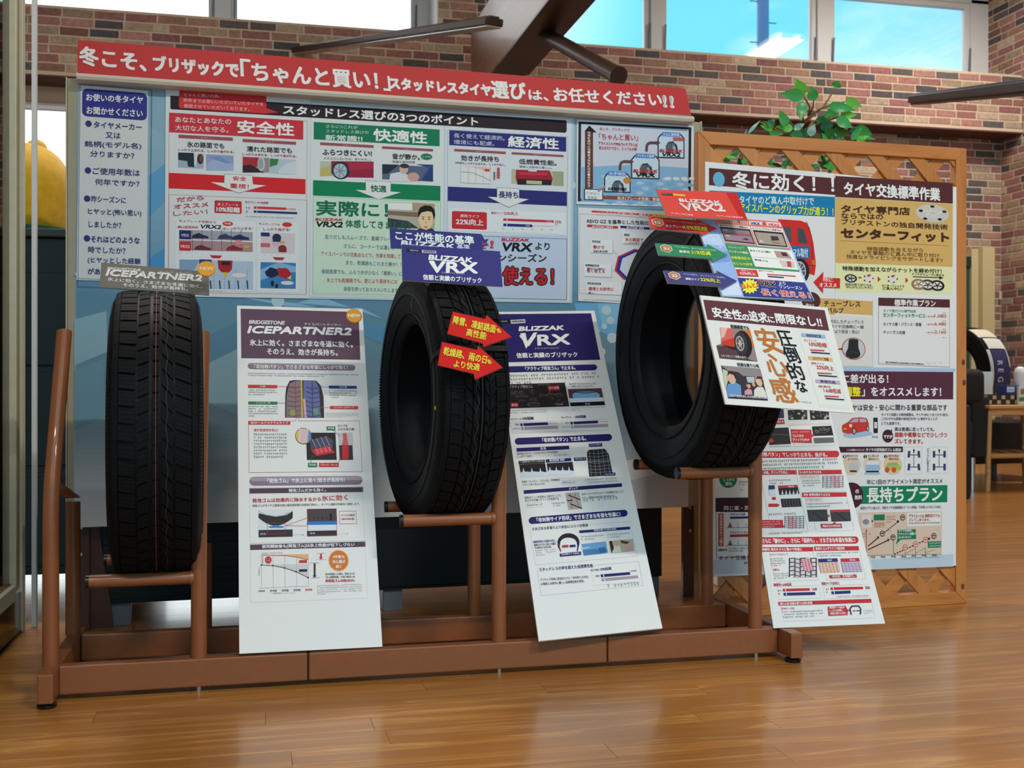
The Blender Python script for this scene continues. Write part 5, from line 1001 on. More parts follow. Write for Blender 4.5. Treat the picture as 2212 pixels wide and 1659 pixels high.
s.r(145, 556, 1110, 626, '8a7686', 2, .5); s.r(150, 560, 1105, 585, 'a898a4', 3, .5); s.t('「非対称パタン」でさまざまな冬道にしっかり効く!', 205, 590, 1040, 598, 42, 'f2eff2', .03)
s.m(148, 640, 1132, 690, 2, '77737a', last=.68)
s.p([(480, 1046), (482, 850), (490, 780), (520, 718), (560, 710), (760, 716), (800, 760), (825, 860), (830, 1048)], '3c3236', 3); s.p([(490, 1044), (495, 850), (520, 740), (570, 718), (625, 716), (632, 1044)], '8c767c', 4); s.p([(640, 1044), (645, 716), (755, 722), (785, 780), (800, 1046)], '6a72a8', 4); s.ln([(626, 712), (634, 1046)], 14, 'cfb24c', 5); s.ln([(650, 880), (665, 1046)], 20, 'd8a8b0', 5)
for k in range(7): s.ln([(500, 770+k*42), (570, 782+k*42), (620, 770+k*42)], 5, '5c3c44', 6); s.ln([(668, 772+k*42), (720, 790+k*42), (795, 776+k*42)], 6, '343a60', 6)
s.ln([(574, 730), (576, 1040)], 5, 'b03440', 6); s.ln([(722, 730), (726, 1040)], 7, '3a3c54', 6); s.r(526, 982, 572, 1030, '8aa85c', 7); s.r(730, 965, 782, 1018, '6a9a84', 7)
s.r(148, 752, 410, 784, 'cf3b3c', 4); s.t('IN側', 255, 768, 302, 769, 18, 'f0d8d6', .02, L=8); s.ln([(410, 768), (572, 770)], 3, 'cf3b3c', 6); s.r(872, 760, 1122, 788, '2b3a86', 4); s.t('OUT側', 965, 774, 1032, 775, 18, 'd8dcf0', .02, L=8); s.ln([(752, 772), (872, 773)], 3, '6a6c8a', 6)
s.r(150, 902, 412, 930, '2f7a4a', 4); s.t('ショルダー部', 218, 915, 348, 916, 17, 'dcecdc', .02, L=8); s.ln([(412, 916), (545, 918)], 3, '5a8a6a', 6); s.r(882, 942, 1135, 972, 'cf3b3c', 4); s.t('ピンホールサイプ', 922, 957, 1095, 958, 18, 'f0d8d6', .02, L=8); s.ln([(660, 955), (882, 957)], 3, 'cf6a6c', 6)
s.m(150, 788, 412, 852, 3, '6f6a70'); s.m(876, 795, 1130, 878, 4, '6f6a70', last=.3); s.m(152, 936, 414, 1042, 5, '6f6a70', last=.2); s.m(842, 1000, 1140, 1048, 4, '9a969a')
s.r(150, 1076, 528, 1110, 'cf3b3c', 4); s.t('3Dホールドスクラムサイプ', 172, 1094, 508, 1095, 24, 'f4dcda', .03, L=8); s.ln([(528, 1078), (572, 1076), (610, 980), (600, 1076), (1145, 1076), (1172, 1530), (158, 1538), (152, 1110)], 3, 'cf6a6c', 4)
s.t('走行安定性を向上!', 200, 1158, 418, 1158, 26, 'c84c50', .02); s.m(198, 1182, 512, 1412, 8, '6f6a70', last=.85)
s.e(645, 1212, 74, 74, '6f6a74', 4, 36); s.e(645, 1212, 68, 68, 'd8c64a', 5, 36); s.p([(605, 1150), (700, 1152), (690, 1270), (600, 1265)], 'e8d4d6', 6); s.p([(690, 1150), (712, 1190), (715, 1240), (680, 1272)], '6a8cc4', 6)
for k in range(9): s.ln([(612, 1160+k*12), (685, 1162+k*12)], 3, 'c86a70', 7)
s.r(668, 1182, 942, 1424, '2a2628', 5); s.p([(708, 1336), (860, 1300), (930, 1360), (760, 1392)], 'c8303a', 6); s.p([(700, 1250), (850, 1212), (912, 1250), (905, 1330), (860, 1300), (712, 1330)], '4a5066', 6)
for k in range(4): s.p([(745+k*38, 1330-k*6), (770+k*38, 1325-k*6), (790+k*36, 1370-k*8), (765+k*36, 1376-k*8)], 'e0606a', 7); s.ln([(720+k*40, 1240-k*8), (760+k*40, 1320-k*6)], 4, 'b8bccc', 8)
s.r(958, 1182, 1090, 1424, '3a3236', 5); s.r(958, 1182, 1090, 1295, 'c6c0c2', 6); s.p([(995, 1188), (1030, 1186), (1038, 1240), (1046, 1290), (1050, 1420), (992, 1420), (990, 1290), (1000, 1240)], 'cf3038', 7)
for k in range(6): s.ln([(960, 1195+k*18), (1088, 1195+k*18)], 3, 'ece8ea', 8)
s.p([(852, 1126), (930, 1126), (930, 1160), (852, 1160)], '2f7a4a', 6); s.t('接地面', 862, 1142, 920, 1143, 20, 'dcecdc', .02, L=9); s.t('サイプを', 950, 1120, 1040, 1120, 24, '4a464a', .01); s.t('上から見た図', 950, 1150, 1098, 1151, 24, '4a464a', .01); s.ln([(915, 1160), (972, 1215)], 3, '4a464a', 8)
s.r(685, 1452, 768, 1490, '2f7a4a', 6); s.t('接地面', 696, 1470, 756, 1471, 20, 'dcecdc', .02, L=9); s.r(783, 1452, 962, 1488, 'cf3038', 6); s.t('ブロック・ホーム', 795, 1469, 950, 1470, 20, 'f4dcda', .02, L=9); s.ln([(710, 1452), (725, 1380)], 3, '2f7a4a', 8); s.ln([(958, 1452), (985, 1385)], 3, 'cf3038', 8)
s.view = (500, 1020, 4.147)
s.r(160, 42, 1174, 112, '8a7686', 2, .5); s.r(166, 46, 1168, 72, 'a898a4', 3, .5); s.t('「発泡ゴム」で氷上に効く!効きが長持ち!', 322, 80, 1012, 68, 46, 'f2eff2', .035)
s.p([(160, 146), (1178, 134), (1180, 178), (162, 192)], '54404c', 2); s.t('発泡ゴムだから効く。', 512, 166, 845, 160, 34, 'f2eff2', .035); s.bx(160, 140, 1197, 615, 1.5, 'b8b4b8', 2)
s.t('発泡ゴムは効果的に除水するから', 188, 256, 800, 242, 40, 'c23a40', .025); s.t('氷に効く', 808, 236, 1040, 226, 56, 'c23a40', .02); s.t('発泡ゴムがタイヤと路面の間に疑似液体層を効果的に除水し、タイヤと路面が効果的に接地します。', 188, 302, 1150, 284, 24, '6a666a', .01)
s.r(243, 342, 549, 578, 'dfe0e2', 3); s.p([(243, 370)]+[(243+306*k/14, 480-70*((k-7)/7)**2) for k in range(15)]+[(549, 345), (460, 385), (396, 398), (330, 388)], '2e2c2e', 5); s.ln([(243, 350), (300, 380), (396, 396), (490, 382), (549, 345)], 10, 'c8c8ca', 7); s.p([(330, 490), (396, 475), (470, 488), (460, 500), (340, 500)], '3a86c8', 6); s.r(243, 520, 549, 578, '3a2e36', 5); s.r(243, 496, 549, 520, 'd8e4ea', 4); s.bx(318, 458, 482, 552, 3, 'b84450', 8); s.t('路面', 258, 556, 308, 555, 20, 'c8c4c8', .01, L=9)
s.r(676, 332, 946, 568, 'e0e6ec', 4); s.r(676, 332, 946, 445, '4c4248', 5); s.p([(676, 445), (946, 440), (946, 470), (676, 474)], '2c78c8', 6); s.r(676, 528, 946, 568, '3a2e36', 6); s.bx(676, 332, 946, 570, 3, 'b84450', 8); s.t('路面', 700, 550, 748, 549, 20, 'c8c4c8', .01, L=9)
for k in range(4): s.r(735+k*38, 402, 742+k*38, 418, '1a1618', 7)
s.r(878, 372, 900, 432, '1a1618', 7); s.ln([(482, 480), (676, 412)], 3, 'b84450', 8); s.ln([(482, 480), (676, 484)], 3, 'b84450', 8); s.bx(965, 350, 1122, 462, 3, 'b84450', 5); s.t('すべりの原因', 985, 388, 1102, 386, 22, 'b05058', .02); s.t('(疑似液体層)', 985, 422, 1102, 420, 22, 'b05058', .02); s.t('※イメージ図', 565, 563, 648, 562, 14, '9a969a'); s.t('※イメージ図', 965, 554, 1046, 553, 14, '9a969a')
s.p([(165, 650), (1200, 622), (1202, 668), (166, 698)], '54404c', 2); s.t('使用開始後も[発泡ゴム]は氷上性能が低下しづらい', 272, 670, 1100, 650, 38, 'f2eff2', .035); s.bx(166, 640, 1222, 1130, 1.5, 'b8b4b8', 2)
s.p([(268, 742), (370, 742), (480, 748), (585, 762), (688, 785), (688, 735)], 'ecb07a', 3); s.p([(268, 830), (370, 832), (480, 856), (585, 890), (688, 944), (688, 822)], 'd2cfd0', 3); s.ln([(268, 742), (480, 748), (585, 762), (688, 786)], 4, 'c8484c', 5); s.ln([(268, 832), (370, 838), (475, 858), (578, 892), (686, 944)], 4, '3a363a', 5)
for x, y in ((268, 832), (370, 838), (475, 858), (578, 892), (686, 944)): s.e(x, y, 7, 7, '2a262a', 6)
for k in range(5): s.ln([(268+k*105, 742), (270+k*105, 1035)], 2, '9a969a', 4)
s.ln([(250, 1040), (690, 1020)], 2, '9a969a', 4); s.e(330, 787, 30, 32, 'c8343a', 6); s.m(312, 772, 348, 802, 2, 'f0c8c8', 8, last=1); s.ln([(278, 750), (280, 822)], 4, 'c8484c', 6); s.r(605, 790, 676, 812, 'c8343a', 6); s.r(605, 872, 678, 892, '2a262a', 6)
for k, tx in enumerate(('使用開始時', '約1年後', '約2年後', '約3年後', '約4年後')): s.t(tx, 242+k*105, 1066-k*3, 300+k*106, 1065-k*3, 22 if k else 14, 'c23a40' if k == 4 else '5a565a', .02)
s.t('使用経過年(シミュレーション)', 370, 1087, 570, 1082, 16, '7a767a'); s.tv('氷上摩擦指数', 248, 850, 248, 930, 12, '7a767a'); s.m(275, 718, 460, 732, 1, '9a969a', last=1)
for x, c, y0, y1 in ((802, 'c8343a', 732, 782), (745, '2a262a', 818, 945)): s.ln([(x, y0), (x, y1-14)], 16, c, 6); s.p([(x-18, y1-18), (x+18, y1-18), (x, y1)], c, 6); s.ln([(x-45, y0-4), (x+42, y0-6)], 2, c, 6); s.ln([(x-35, y1+3), (x+46, y1)], 2, c, 6)
s.e(960, 792, 90, 95, 'eab27a', 4, 40); s.e(960, 792, 84, 88, 'd9772a', 5, 40); s.t('4年後も', 908, 760, 1012, 758, 32, WH, .03, L=8); s.t('安心感が', 905, 804, 1018, 802, 32, WH, .03, L=8); s.t('続く', 935, 848, 985, 846, 32, WH, .03, L=8)
s.t('約4年経過した場合、発泡ゴムの', 842, 914, 1102, 908, 20, '5a565a', .02); s.t('「氷上摩擦指数」の低下度合いは', 842, 942, 1105, 936, 20, '5a565a', .02); s.t('非発泡ゴムの約3分の1', 842, 974, 1102, 970, 28, 'c23a40', .04); s.m(765, 1010, 1175, 1088, 5, '9a969a', last=.2)
s.end()

Q = [(1064, 674), (1284, 671), (1431, 1357), (1164, 1385)]
s = Sheet('info_panel', 'tall white panel with a navy heading leaning beside the middle tyre', 'panel', Q, depths=quad_depths(Q, 3, 2.46), thick=.005, col='e8e8e5', base='foam_board')
NB = '2a2768'
s.view = (1070, 660, 4.366)
s.p([(-25, 82), (902, 74), (990, 512), (-2, 540)], NB, 1); s.r(-20, 138, 132, 172, '15151c', 3) if 0 else s.p([(-20, 136), (132, 130), (136, 165), (-16, 172)], '15151c', 3); s.t('REVO', 42, 154, 112, 151, 18, 'b8b8c0', .02); s.p([(142, 138), (280, 130), (284, 166), (148, 174)], 'c8c6cc', 3); s.t('信頼性実証', 155, 153, 272, 149, 16, '3c3a50', .03)
s.t('BLIZZAK', 225, 222, 645, 212, 50, WH, .06, .25); s.t('VRX', 232, 336, 700, 320, 120, WH, .045, .12); s.p([(232, 268), (282, 262), (300, 345), (360, 260), (395, 258), (288, 412)], WH, 9); s.t('ブリザック ヴイアールエックス', 370, 408, 598, 402, 20, 'd0d0e0', .01); s.t('信頼と実績のブリザック', 198, 474, 772, 464, 60, WH, .035)
s.p([(-10, 578), (930, 556)]+[(930+30*math.sin(a), 584-28*math.cos(a)) for a in (.4, .8, 1.2, 1.57, 2, 2.5, 2.9)]+[(930, 612), (0, 636)], NB, 2); s.t('「アクティブ発泡ゴム」で止まる。', 282, 598, 752, 588, 44, WH, .035)
s.m(60, 650, 990, 722, 3, '77747a', last=.3)
s.p([(95, 745), (655, 728), (698, 952), (132, 972)], '2c2628', 3); s.t('■アクティブ発泡ゴム', 108, 770, 352, 766, 34, 'c8c4c6', .01)
rnd = random.Random(8)
for x, y, a, b in ((145, 832, 26, 18), (195, 828, 22, 18), (248, 826, 22, 18), (350, 815, 16, 20), (440, 852, 30, 14), (520, 845, 45, 14), (600, 845, 40, 16), (250, 862, 60, 12), (380, 890, 18, 16), (360, 935, 58, 20), (340, 890, 14, 12), (540, 880, 12, 12), (600, 900, 14, 10), (460, 750, 60, 10), (250, 900, 30, 10), (570, 930, 20, 12), (640, 925, 18, 14)): s.e(x, y, a, b, '6c6468', 4); s.e(x+2, y+2, a*.86, b*.82, '3a3436', 5)
s.r(490, 762, 606, 800, 'c8303a', 6); s.t('太い水路', 500, 781, 598, 779, 26, 'f0d0d0', .03, L=9); s.p([(510, 800), (530, 800), (500, 832)], 'c8303a', 6); s.p([(140, 922), (216, 918), (218, 958), (146, 964)], 'c8303a', 6); s.t('気泡', 152, 942, 206, 940, 26, 'f0d0d0', .03, L=9); s.t('5.1mm', 575, 935, 635, 932, 20, 'c8c4c6', .01)
s.t('吸水作用で水が引き込まれないので、', 695, 742, 955, 738, 20, '7a7480', .01); s.t('氷面に水が入り込みやすい', 715, 764, 930, 760, 20, '7a7480', .01); s.p([(682, 790), (1000, 780), (1035, 940), (708, 952)], '5a3c48', 3); s.p([(725, 840), (760, 815), (940, 812), (985, 840), (980, 880), (735, 885)], '7ab0d8', 4); s.ln([(740, 818), (850, 828), (960, 815)], 8, '2a2028', 5); s.p([(695, 878), (1015, 868), (1025, 905), (705, 918)], 'd4e0ea', 5); s.p([(705, 920), (1025, 908), (1035, 940), (708, 952)], '18161c', 5); s.t('路面', 845, 932, 892, 930, 18, 'c8c8cc', L=8); s.m(135, 985, 495, 1012, 2, '9a969c', last=1); s.m(720, 960, 1040, 984, 2, '9a969c', last=.3)
for x0, y, tx, d in ((148, 1072, '氷上ブレーキ', 0), (620, 1056, 'ウェットブレーキ', 0)):
    s.t(tx, x0, y+2, x0+95, y-1, 20, '4a4658', .02); s.t('10%短縮', x0+105 if x0 < 200 else x0+128, y-4, x0+210 if x0 < 200 else x0+232, y-8, 32, '3a3a68', .03)
    s.p([(x0, y+30), (x0+430, y+18), (x0+445, y+120), (x0+15, y+135)], 'c4c2c8', 2); s.p([(x0+3, y+33), (x0+427, y+21), (x0+442, y+117), (x0+18, y+132)], 'e6e6e4', 3)
    s.p([(x0+85, y+42), (x0+345, y+30), (x0+350, y+56), (x0+90, y+68)], NB, 4); s.p([(x0+92, y+76), (x0+440, y+62), (x0+445, y+90), (x0+96, y+104)], 'a89ca8', 4); s.ln([(x0+110, y+40), (x0+122, y+104)], 7, 'e6e6e4', 5); s.t('VRX', x0+35, y+55, x0+75, y+53, 16, 'b03a40', .03); s.t('REVO GZ', x0+22, y+93, x0+82, y+90, 12, '8a868c', .01); s.ln([(x0+350, y+43), (x0+438, y+40)], 3, 'c0505a', 5)
s.p([(215, 1250), (1075, 1212)]+[(1068+32*math.sin(a), 1244-32*math.cos(a)) for a in (.3, .8, 1.3, 1.8, 2.3, 2.8)]+[(1070, 1278), (215, 1314)]+[(215-32*math.sin(a), 1282+32*math.cos(a)) for a in (.3, .8, 1.3, 1.8, 2.3, 2.8)], NB, 2); s.t('「非対称パタン」で止まる。', 442, 1272, 852, 1254, 46, WH, .035)
s.p([(198, 1346), (694, 1322), (698, 1356), (202, 1380)], NB, 2); s.t('密着', 422, 1354, 478, 1348, 26, WH, .02); s.t('従来品に比べて、小さなブロックが氷雪面を', 202, 1400, 592, 1382, 24, '6a6670', .01); s.t('しっかりつかむ', 205, 1428, 342, 1422, 24, '6a6670', .01); s.t('トレッドパタン', 560, 1414, 692, 1408, 22, '6a6670', .01); s.bx(548, 1394, 706, 1428, 1.5, 'b8b4bc', 3)
s.p([(218, 1468), (465, 1454), (468, 1486), (220, 1500)], '3a3034', 3); s.t('一般的なパタン(左右)', 232, 1480, 455, 1468, 20, 'c8c4c8', .02); s.p([(474, 1452), (714, 1438), (718, 1468), (478, 1484)], NB, 3); s.t('BLIZZAK VRX', 512, 1464, 652, 1456, 22, 'd8d8ec', .04, .2)
s.p([(222, 1500), (468, 1490), (486, 1610), (238, 1622)], 'd4dee8', 3); s.p([(480, 1490), (718, 1474), (740, 1594), (498, 1606)], 'd4dee8', 3)
for x0, y0, n_, wd_ in ((224, 1502, 3, 80), (482, 1490, 4, 60)):
    pts = [(x0, y0), (x0+245, y0-14), (x0+258, y0+72)]
    for k in range(n_): xx = x0+245-(k+.6)*wd_; pts += [(xx+12, y0+64), (xx+2, y0+28), (xx-6, y0+68)]
    s.p(pts+[(x0+14, y0+76)], '2a2428', 4)
s.p([(862, 1390), (880, 1362), (1030, 1352), (1068, 1400), (1110, 1600), (886, 1616)], '2c2a30', 3)
for k in range(5): s.ln([(885+k*40, 1368-k*3), (905+k*44, 1610-k*3)], 4, '8a8c96', 5)
for k in range(7): s.ln([(868+k*4, 1396+k*30), (960, 1400+k*30), (1055+k*8, 1384+k*30)], 3, '9a9ca6', 5)
s.ln([(860, 1476), (1085, 1466)], 4, 'b8b8c0', 6); s.p([(880, 1306), (1005, 1300), (1008, 1330), (884, 1336)], NB, 5); s.t('トレッドパタン', 895, 1320, 992, 1316, 18, 'd8d8ec', .02, L=8); s.p([(738, 1438), (855, 1432), (858, 1462), (742, 1468)], NB, 5); s.t('V字ブロック', 750, 1452, 845, 1448, 18, 'd8d8ec', .02, L=8); s.p([(1020, 1584), (1130, 1578), (1134, 1604), (1024, 1610)], NB, 7); s.t('マルチブロック', 1032, 1597, 1122, 1592, 16, 'd8d8ec', .02, L=9)
s.view = (1090, 1020, 4.367)
s.t('氷雪を「ひっかく」「とらえる」の両機能を、', 162, 94, 528, 72, 24, '6a6670', .01); s.t('バランス良く向上させる', 168, 122, 375, 110, 24, '6a6670', .01); s.t('V字ブロック', 545, 102, 662, 96, 22, '6a6670', .01); s.bx(538, 84, 670, 114, 1.5, 'b8b4bc', 3); s.m(755, 60, 1060, 96, 2, '9a969c', last=1)
s.p([(178, 172), (1105, 105), (1108, 138), (182, 206)], NB, 2); s.t('グリップ', 605, 160, 690, 152, 26, WH, .02); s.t('空気ポイントを従来より増やすことで、', 190, 244, 535, 222, 26, '6a6670', .01); s.t('氷上での力強いグリップを実現する', 192, 270, 510, 250, 26, '6a6670', .01); s.t('マルチグループ', 210, 316, 352, 306, 22, '6a6670', .01); s.bx(198, 296, 364, 328, 1.5, 'b8b4bc', 3); s.m(440, 286, 580, 320, 2, '7a767c')
s.p([(572, 198), (704, 190), (732, 344), (602, 354)], 'b8aaa6', 3); s.ln([(612, 200), (632, 262), (622, 300), (640, 350)], 4, 'b8303a', 5); s.ln([(660, 195), (672, 250), (690, 290), (700, 345)], 3, '9a3a3e', 5)
for a, b in (((600, 218), (712, 262)), ((618, 300), (730, 345)), ((590, 272), (640, 268))): s.ln([a, b], 9, '1c181c', 6)
s.t('3Dホールドスクラムサイプを採用することで', 725, 210, 1118, 184, 26, '6a6670', .01); s.t('ブロック剛性を高め走行安定性が向上。', 728, 246, 1052, 224, 24, '6a6670', .01); s.m(732, 245, 1130, 262, 1, '9a969c', last=1)
s.p([(258, 424), (1130, 355)]+[(1128+32*math.sin(a), 387-32*math.cos(a)) for a in (.3, .8, 1.3, 1.8, 2.3, 2.8)]+[(1128, 420), (262, 490)]+[(258-32*math.sin(a), 458+32*math.cos(a)) for a in (.3, .8, 1.3, 1.8, 2.3, 2.8)], NB, 2); s.t('「非対称サイド形状」でさまざまな冬道を快適に!', 302, 454, 1090, 396, 48, WH, .035)
s.ln([(240, 545), (292, 876), (1250, 792), (1180, 466), (795, 496)], 2, 'b8b4bc', 3); s.t('さまざまな冬道でより安全に!ふらつき軽減', 260, 538, 785, 500, 32, '5a5664', .02)
s.t('操縦安定性と応答性を向上。', 270, 660, 485, 645, 24, '4a4890', .02); s.t('乗降だけでなく乾いた路面', 276, 690, 480, 675, 24, '5a5664', .02); s.t('での走行にも安心感。', 282, 716, 440, 705, 24, '5a5664', .02); s.m(288, 732, 495, 782, 3, '9a969c', last=.4)
arc = [(602+104*math.cos(a), 665-88*math.sin(a)) for a in [math.pi*(1-k/14) for k in range(15)]]; inn = [(602+78*math.cos(a), 668-50*math.sin(a)) for a in [math.pi*k/14 for k in range(15)]]
s.p(arc+[(700, 700), (688, 752), (680, 740), (686, 700)]+inn+[(520, 700), (532, 752), (524, 748), (500, 700)], '2a262c', 4); s.ln([(508, 680), (528, 748)], 10, '8c2a34', 5); s.ln([(696, 676), (684, 745)], 10, '2a2a78', 5); s.r(540, 692, 602, 710, 'c03a44', 6); s.r(610, 690, 670, 706, NB, 6); s.p([(518, 770), (718, 750), (722, 782), (522, 800)], NB, 5); s.t('[非対称サイド形状]', 535, 782, 702, 768, 20, 'd8d8ec', .03, L=8)
s.p([(702, 552), (1180, 515), (1184, 540), (706, 576)], NB, 4); s.t('快適な乗り心地を実現', 840, 553, 1050, 538, 20, 'e0e0f0', .03, L=8); s.m(715, 600, 945, 632, 2, '8a8690'); s.m(962, 580, 1190, 612, 2, '8a8690')
s.p([(724, 680), (955, 655), (975, 762), (745, 788)], '6ea4d0', 4); s.p([(735, 740), (860, 725), (965, 765), (745, 788)], '4a7cae', 5); s.p([(880, 720), (945, 708), (965, 752), (900, 762)], '2c6cb0', 6); s.ln([(730, 722), (800, 712)], 8, 'dce8f0', 6)
s.p([(982, 652), (1210, 632), (1225, 745), (1000, 766)], 'b8b49c', 4); s.e(1050, 675, 26, 26, 'd8a890', 6); s.e(1160, 690, 22, 24, 'd8a890', 6); s.p([(1030, 700), (1085, 690), (1100, 755), (1020, 762)], 'd4dcc8', 5); s.p([(1140, 712), (1195, 705), (1215, 745), (1130, 752)], 'd89aa4', 5); s.p([(985, 655), (1010, 652), (1030, 720), (1008, 762)], '3a2c28', 7); s.p([(1090, 645), (1180, 660), (1150, 680), (1100, 670)], '5a4034', 7)
s.ln([(305, 928), (345, 1166), (1308, 1070), (1262, 842), (845, 880)], 2, 'a8a4cc', 3); s.t('スタッドレスの枠を超えた低燃費性能', 325, 922, 832, 882, 34, '4a4878', .02); s.t('ブリザック専用に再設計された「非対称エコ形状」', 335, 1018, 790, 988, 26, '5a5880', .01); s.t('が環境とお財布に優しい低燃費性能を実現。', 342, 1058, 750, 1028, 26, '5a5664', .01)
s.t('転がり抵抗', 812, 928, 888, 922, 20, '4a4878', .02); s.t('10%低減', 900, 918, 1005, 908, 28, '4a4878', .04); s.p([(905, 966), (1180, 944), (1186, 968), (910, 992)], NB, 5); s.p([(912, 1004), (1255, 975), (1260, 1000), (916, 1030)], 'a89ca8', 5); s.ln([(930, 962), (945, 1030)], 8, 'e8e8e5', 6); s.t('VRX', 855, 983, 895, 980, 16, 'b03a40', .03); s.t('10%低減', 1185, 934, 1242, 930, 16, 'c0505a', .02); s.m(960, 1050, 1282, 1072, 1, '9a969c', last=1); s.ln([(820, 945), (838, 1070), (1300, 1030)], 1.5, 'c8c6cc', 3)
s.end()

Q = [(1583, 800), (1768, 796), (1912, 1347), (1671, 1357)]
s = Sheet('info_panel', 'tall white panel with red bars leaning at the right end of the rack', 'panel', Q, depths=[2.83, 2.84, 2.63, 2.62], thick=.005, col='e9e9e6', base='foam_board')
s.view = (1600, 860, 3.252); R3 = 'cb2b35'
s.p([(200, 80), (300, 76), (305, 140), (205, 146)], '2a3050', 3); s.r(205, 152, 310, 182, R3, 4); s.t('を実感する', 228, 168, 298, 166, 18, 'f4dcda', .02, L=8)
for x0, x1 in ((330, 465), (484, 618)):
    s.p([(x0, 85), (x1, 80), (x1+4, 150), (x0+6, 154)], '201c1c', 3)
    for k in range(14): r_ = random.Random(k*3+x0); s.e(x0+12+r_.random()*120, 90+r_.random()*55, 6+r_.random()*5, 7, 'b8b0a4' if k % 2 else '4a5a78', 4, 8)
s.p([(198, 212), (335, 206), (352, 322), (200, 330)], '221e1e', 3); s.ln([(200, 262), (270, 255), (345, 262)], 4, '6a6260', 4); s.e(212, 298, 18, 15, R3, 5)
s.p([(350, 220), (495, 222), (498, 252), (515, 264), (498, 276), (500, 316), (358, 312)], R3, 4); s.m(358, 232, 485, 245, 1, 'f0c8c8', 7, last=1); s.t('ゴムと氷の', 362, 266, 440, 266, 20, WH, .03, L=8); s.t('グリップ力がUP', 364, 294, 480, 294, 20, WH, .03, L=8)
s.p([(500, 200), (635, 195), (650, 262), (510, 266)], '1e1a1a', 4); s.p([(510, 280), (650, 276), (655, 312), (518, 318)], '6c6a6c', 4)
for k in range(16): r_ = random.Random(k+40); s.ln([(510+r_.random()*125, 205+r_.random()*50), (515+r_.random()*125, 205+r_.random()*50)], 2.5, '8a8480', 5)
s.m(200, 334, 355, 344, 1, '8a8488', last=1); s.bx(345, 188, 668, 332, 1.5, 'c8c0c0', 3)
def pill(x0, y0, x1, y1, h): s.p([(x0, y0), (x1-8, y1)]+[(x1-10+22*math.sin(a), y1+h/2-h/2*math.cos(a)) for a in (.4, .9, 1.4, 1.9, 2.4, 2.8)]+[(x1-8, y1+h), (x0, y0+h)], R3, 3)
pill(120, 374, 680, 370, 46); s.t('「非対称パタン」でしっかり止まる、曲がる。', 100, 396, 606, 398, 32, WH, .035)
s.m(130, 434, 692, 492, 3, '7a7478', last=.8)
for x0, x1, y, tx, xa, xb in ((130, 392, 506, '氷路、グリップ力向上', 160, 330), (405, 708, 504, 'ひっかき 氷上で止まる', 412, 565), (430, 742, 662, '排水 新雪初期から止まる', 442, 625), (130, 508, 1046, '静粛性 車内をさらに静かで快適に', 150, 430), (515, 828, 1040, '長持ち ロングライフで経済的', 525, 728), (262, 916, 0, '', 0, 0)):
    if y: s.p([(x0, y+2), (x1, y), (x1+3, y+30), (x0+2, y+34)], R3, 3); s.t(tx, xa, y+18, xb, y+16, 20, WH, .03)
s.m(198, 570, 365, 604, 2, '7a7478'); s.t('マルチアングルグルーブ', 424, 556, 546, 554, 15, 'c8686c', .01); s.bx(415, 544, 554, 566, 1.2, 'd89a9c', 3); s.m(428, 574, 572, 620, 3, '7a7478'); s.tread(576, 546, 718, 630, 'd8d0d4', '3a3438', 5, 5, w=3.2); s.p([(630, 548), (680, 547), (700, 628), (650, 629)], 'd8a8b4', 4)
s.p([(195, 620), (240, 616), (246, 680), (198, 684)], 'd8e0ea', 3); s.p([(195, 614), (238, 612), (240, 640), (196, 644)], '2c2e5c', 4); s.p([(262, 618), (398, 612), (412, 672), (272, 680)], '201c1e', 4); s.p([(262, 616), (398, 610), (400, 628), (264, 634)], R3, 5); s.t('VRX2', 330, 624, 372, 622, 12, 'f4dcda', .03, .2, L=8)
for k in range(5): s.p([(285+k*26, 676), (292+k*26, 645), (300+k*26, 676)], 'dfe2e6', 6)
for k in range(3): s.p([(200+k*16, 680), (205+k*16, 650), (210+k*16, 680)], 'dfe2e6', 6)
s.p([(280, 708), (418, 704), (428, 762), (290, 768)], '2a2628', 4); [s.ln([(300+k*20, 706), (306+k*20, 764)], 3, '6a6668', 5) for k in range(6)]; s.r(218, 696, 248, 714, R3, 5); s.p([(195, 742), (258, 742), (275, 752), (258, 764), (195, 764)], R3, 5)
s.m(195, 806, 400, 822, 1, '7a7478', last=1); s.p([(130, 856), (296, 856), (298, 892), (312, 900), (298, 912), (130, 912)], R3, 4); s.m(150, 864, 284, 908, 3, 'f0c8c8', 7); s.tread(310, 830, 442, 916, 'd4ccd2', '3a3438', 5, 5, w=3.2); s.p([(325, 832), (375, 831), (395, 914), (345, 915)], 'dca0aa', 4); s.bx(130, 504, 475, 938, 1.5, 'c8c0c0', 3)
s.t('マイクロテクスチャー', 460, 716, 566, 714, 15, 'c8686c', .01); s.bx(452, 706, 574, 726, 1.2, 'd89a9c', 3); s.m(456, 736, 752, 764, 2, '7a7478')
for x0, hd in ((466, '3a3638'), (626, R3)):
    s.p([(x0, 786), (x0+140, 782), (x0+148, 864), (x0+12, 868)], '3c3a3c', 4); s.p([(x0, 786), (x0+140, 782), (x0+142, 798), (x0+2, 803)], hd, 5); s.ln([(x0+40, 805), (x0+75, 825), (x0+100, 850), (x0+135, 862)], 4, '18161a', 6)
    for k in range(7): s.ln([(x0+14+k*18, 804), (x0+20+k*18, 864)], 1.5, '66646a', 6)
s.p([(612, 815), (628, 828), (614, 840)], 'b8303a', 6); s.p([(560, 884), (640, 884), (665, 868), (668, 884), (706, 882), (712, 912), (566, 914)], R3, 6); s.t('微細な凹凸が水膜を除去', 575, 900, 700, 898, 16, WH, .03, L=9); s.bx(472, 660, 798, 930, 1.5, 'c8c0c0', 3); s.m(195, 942, 435, 956, 1, '9a9498', last=1)
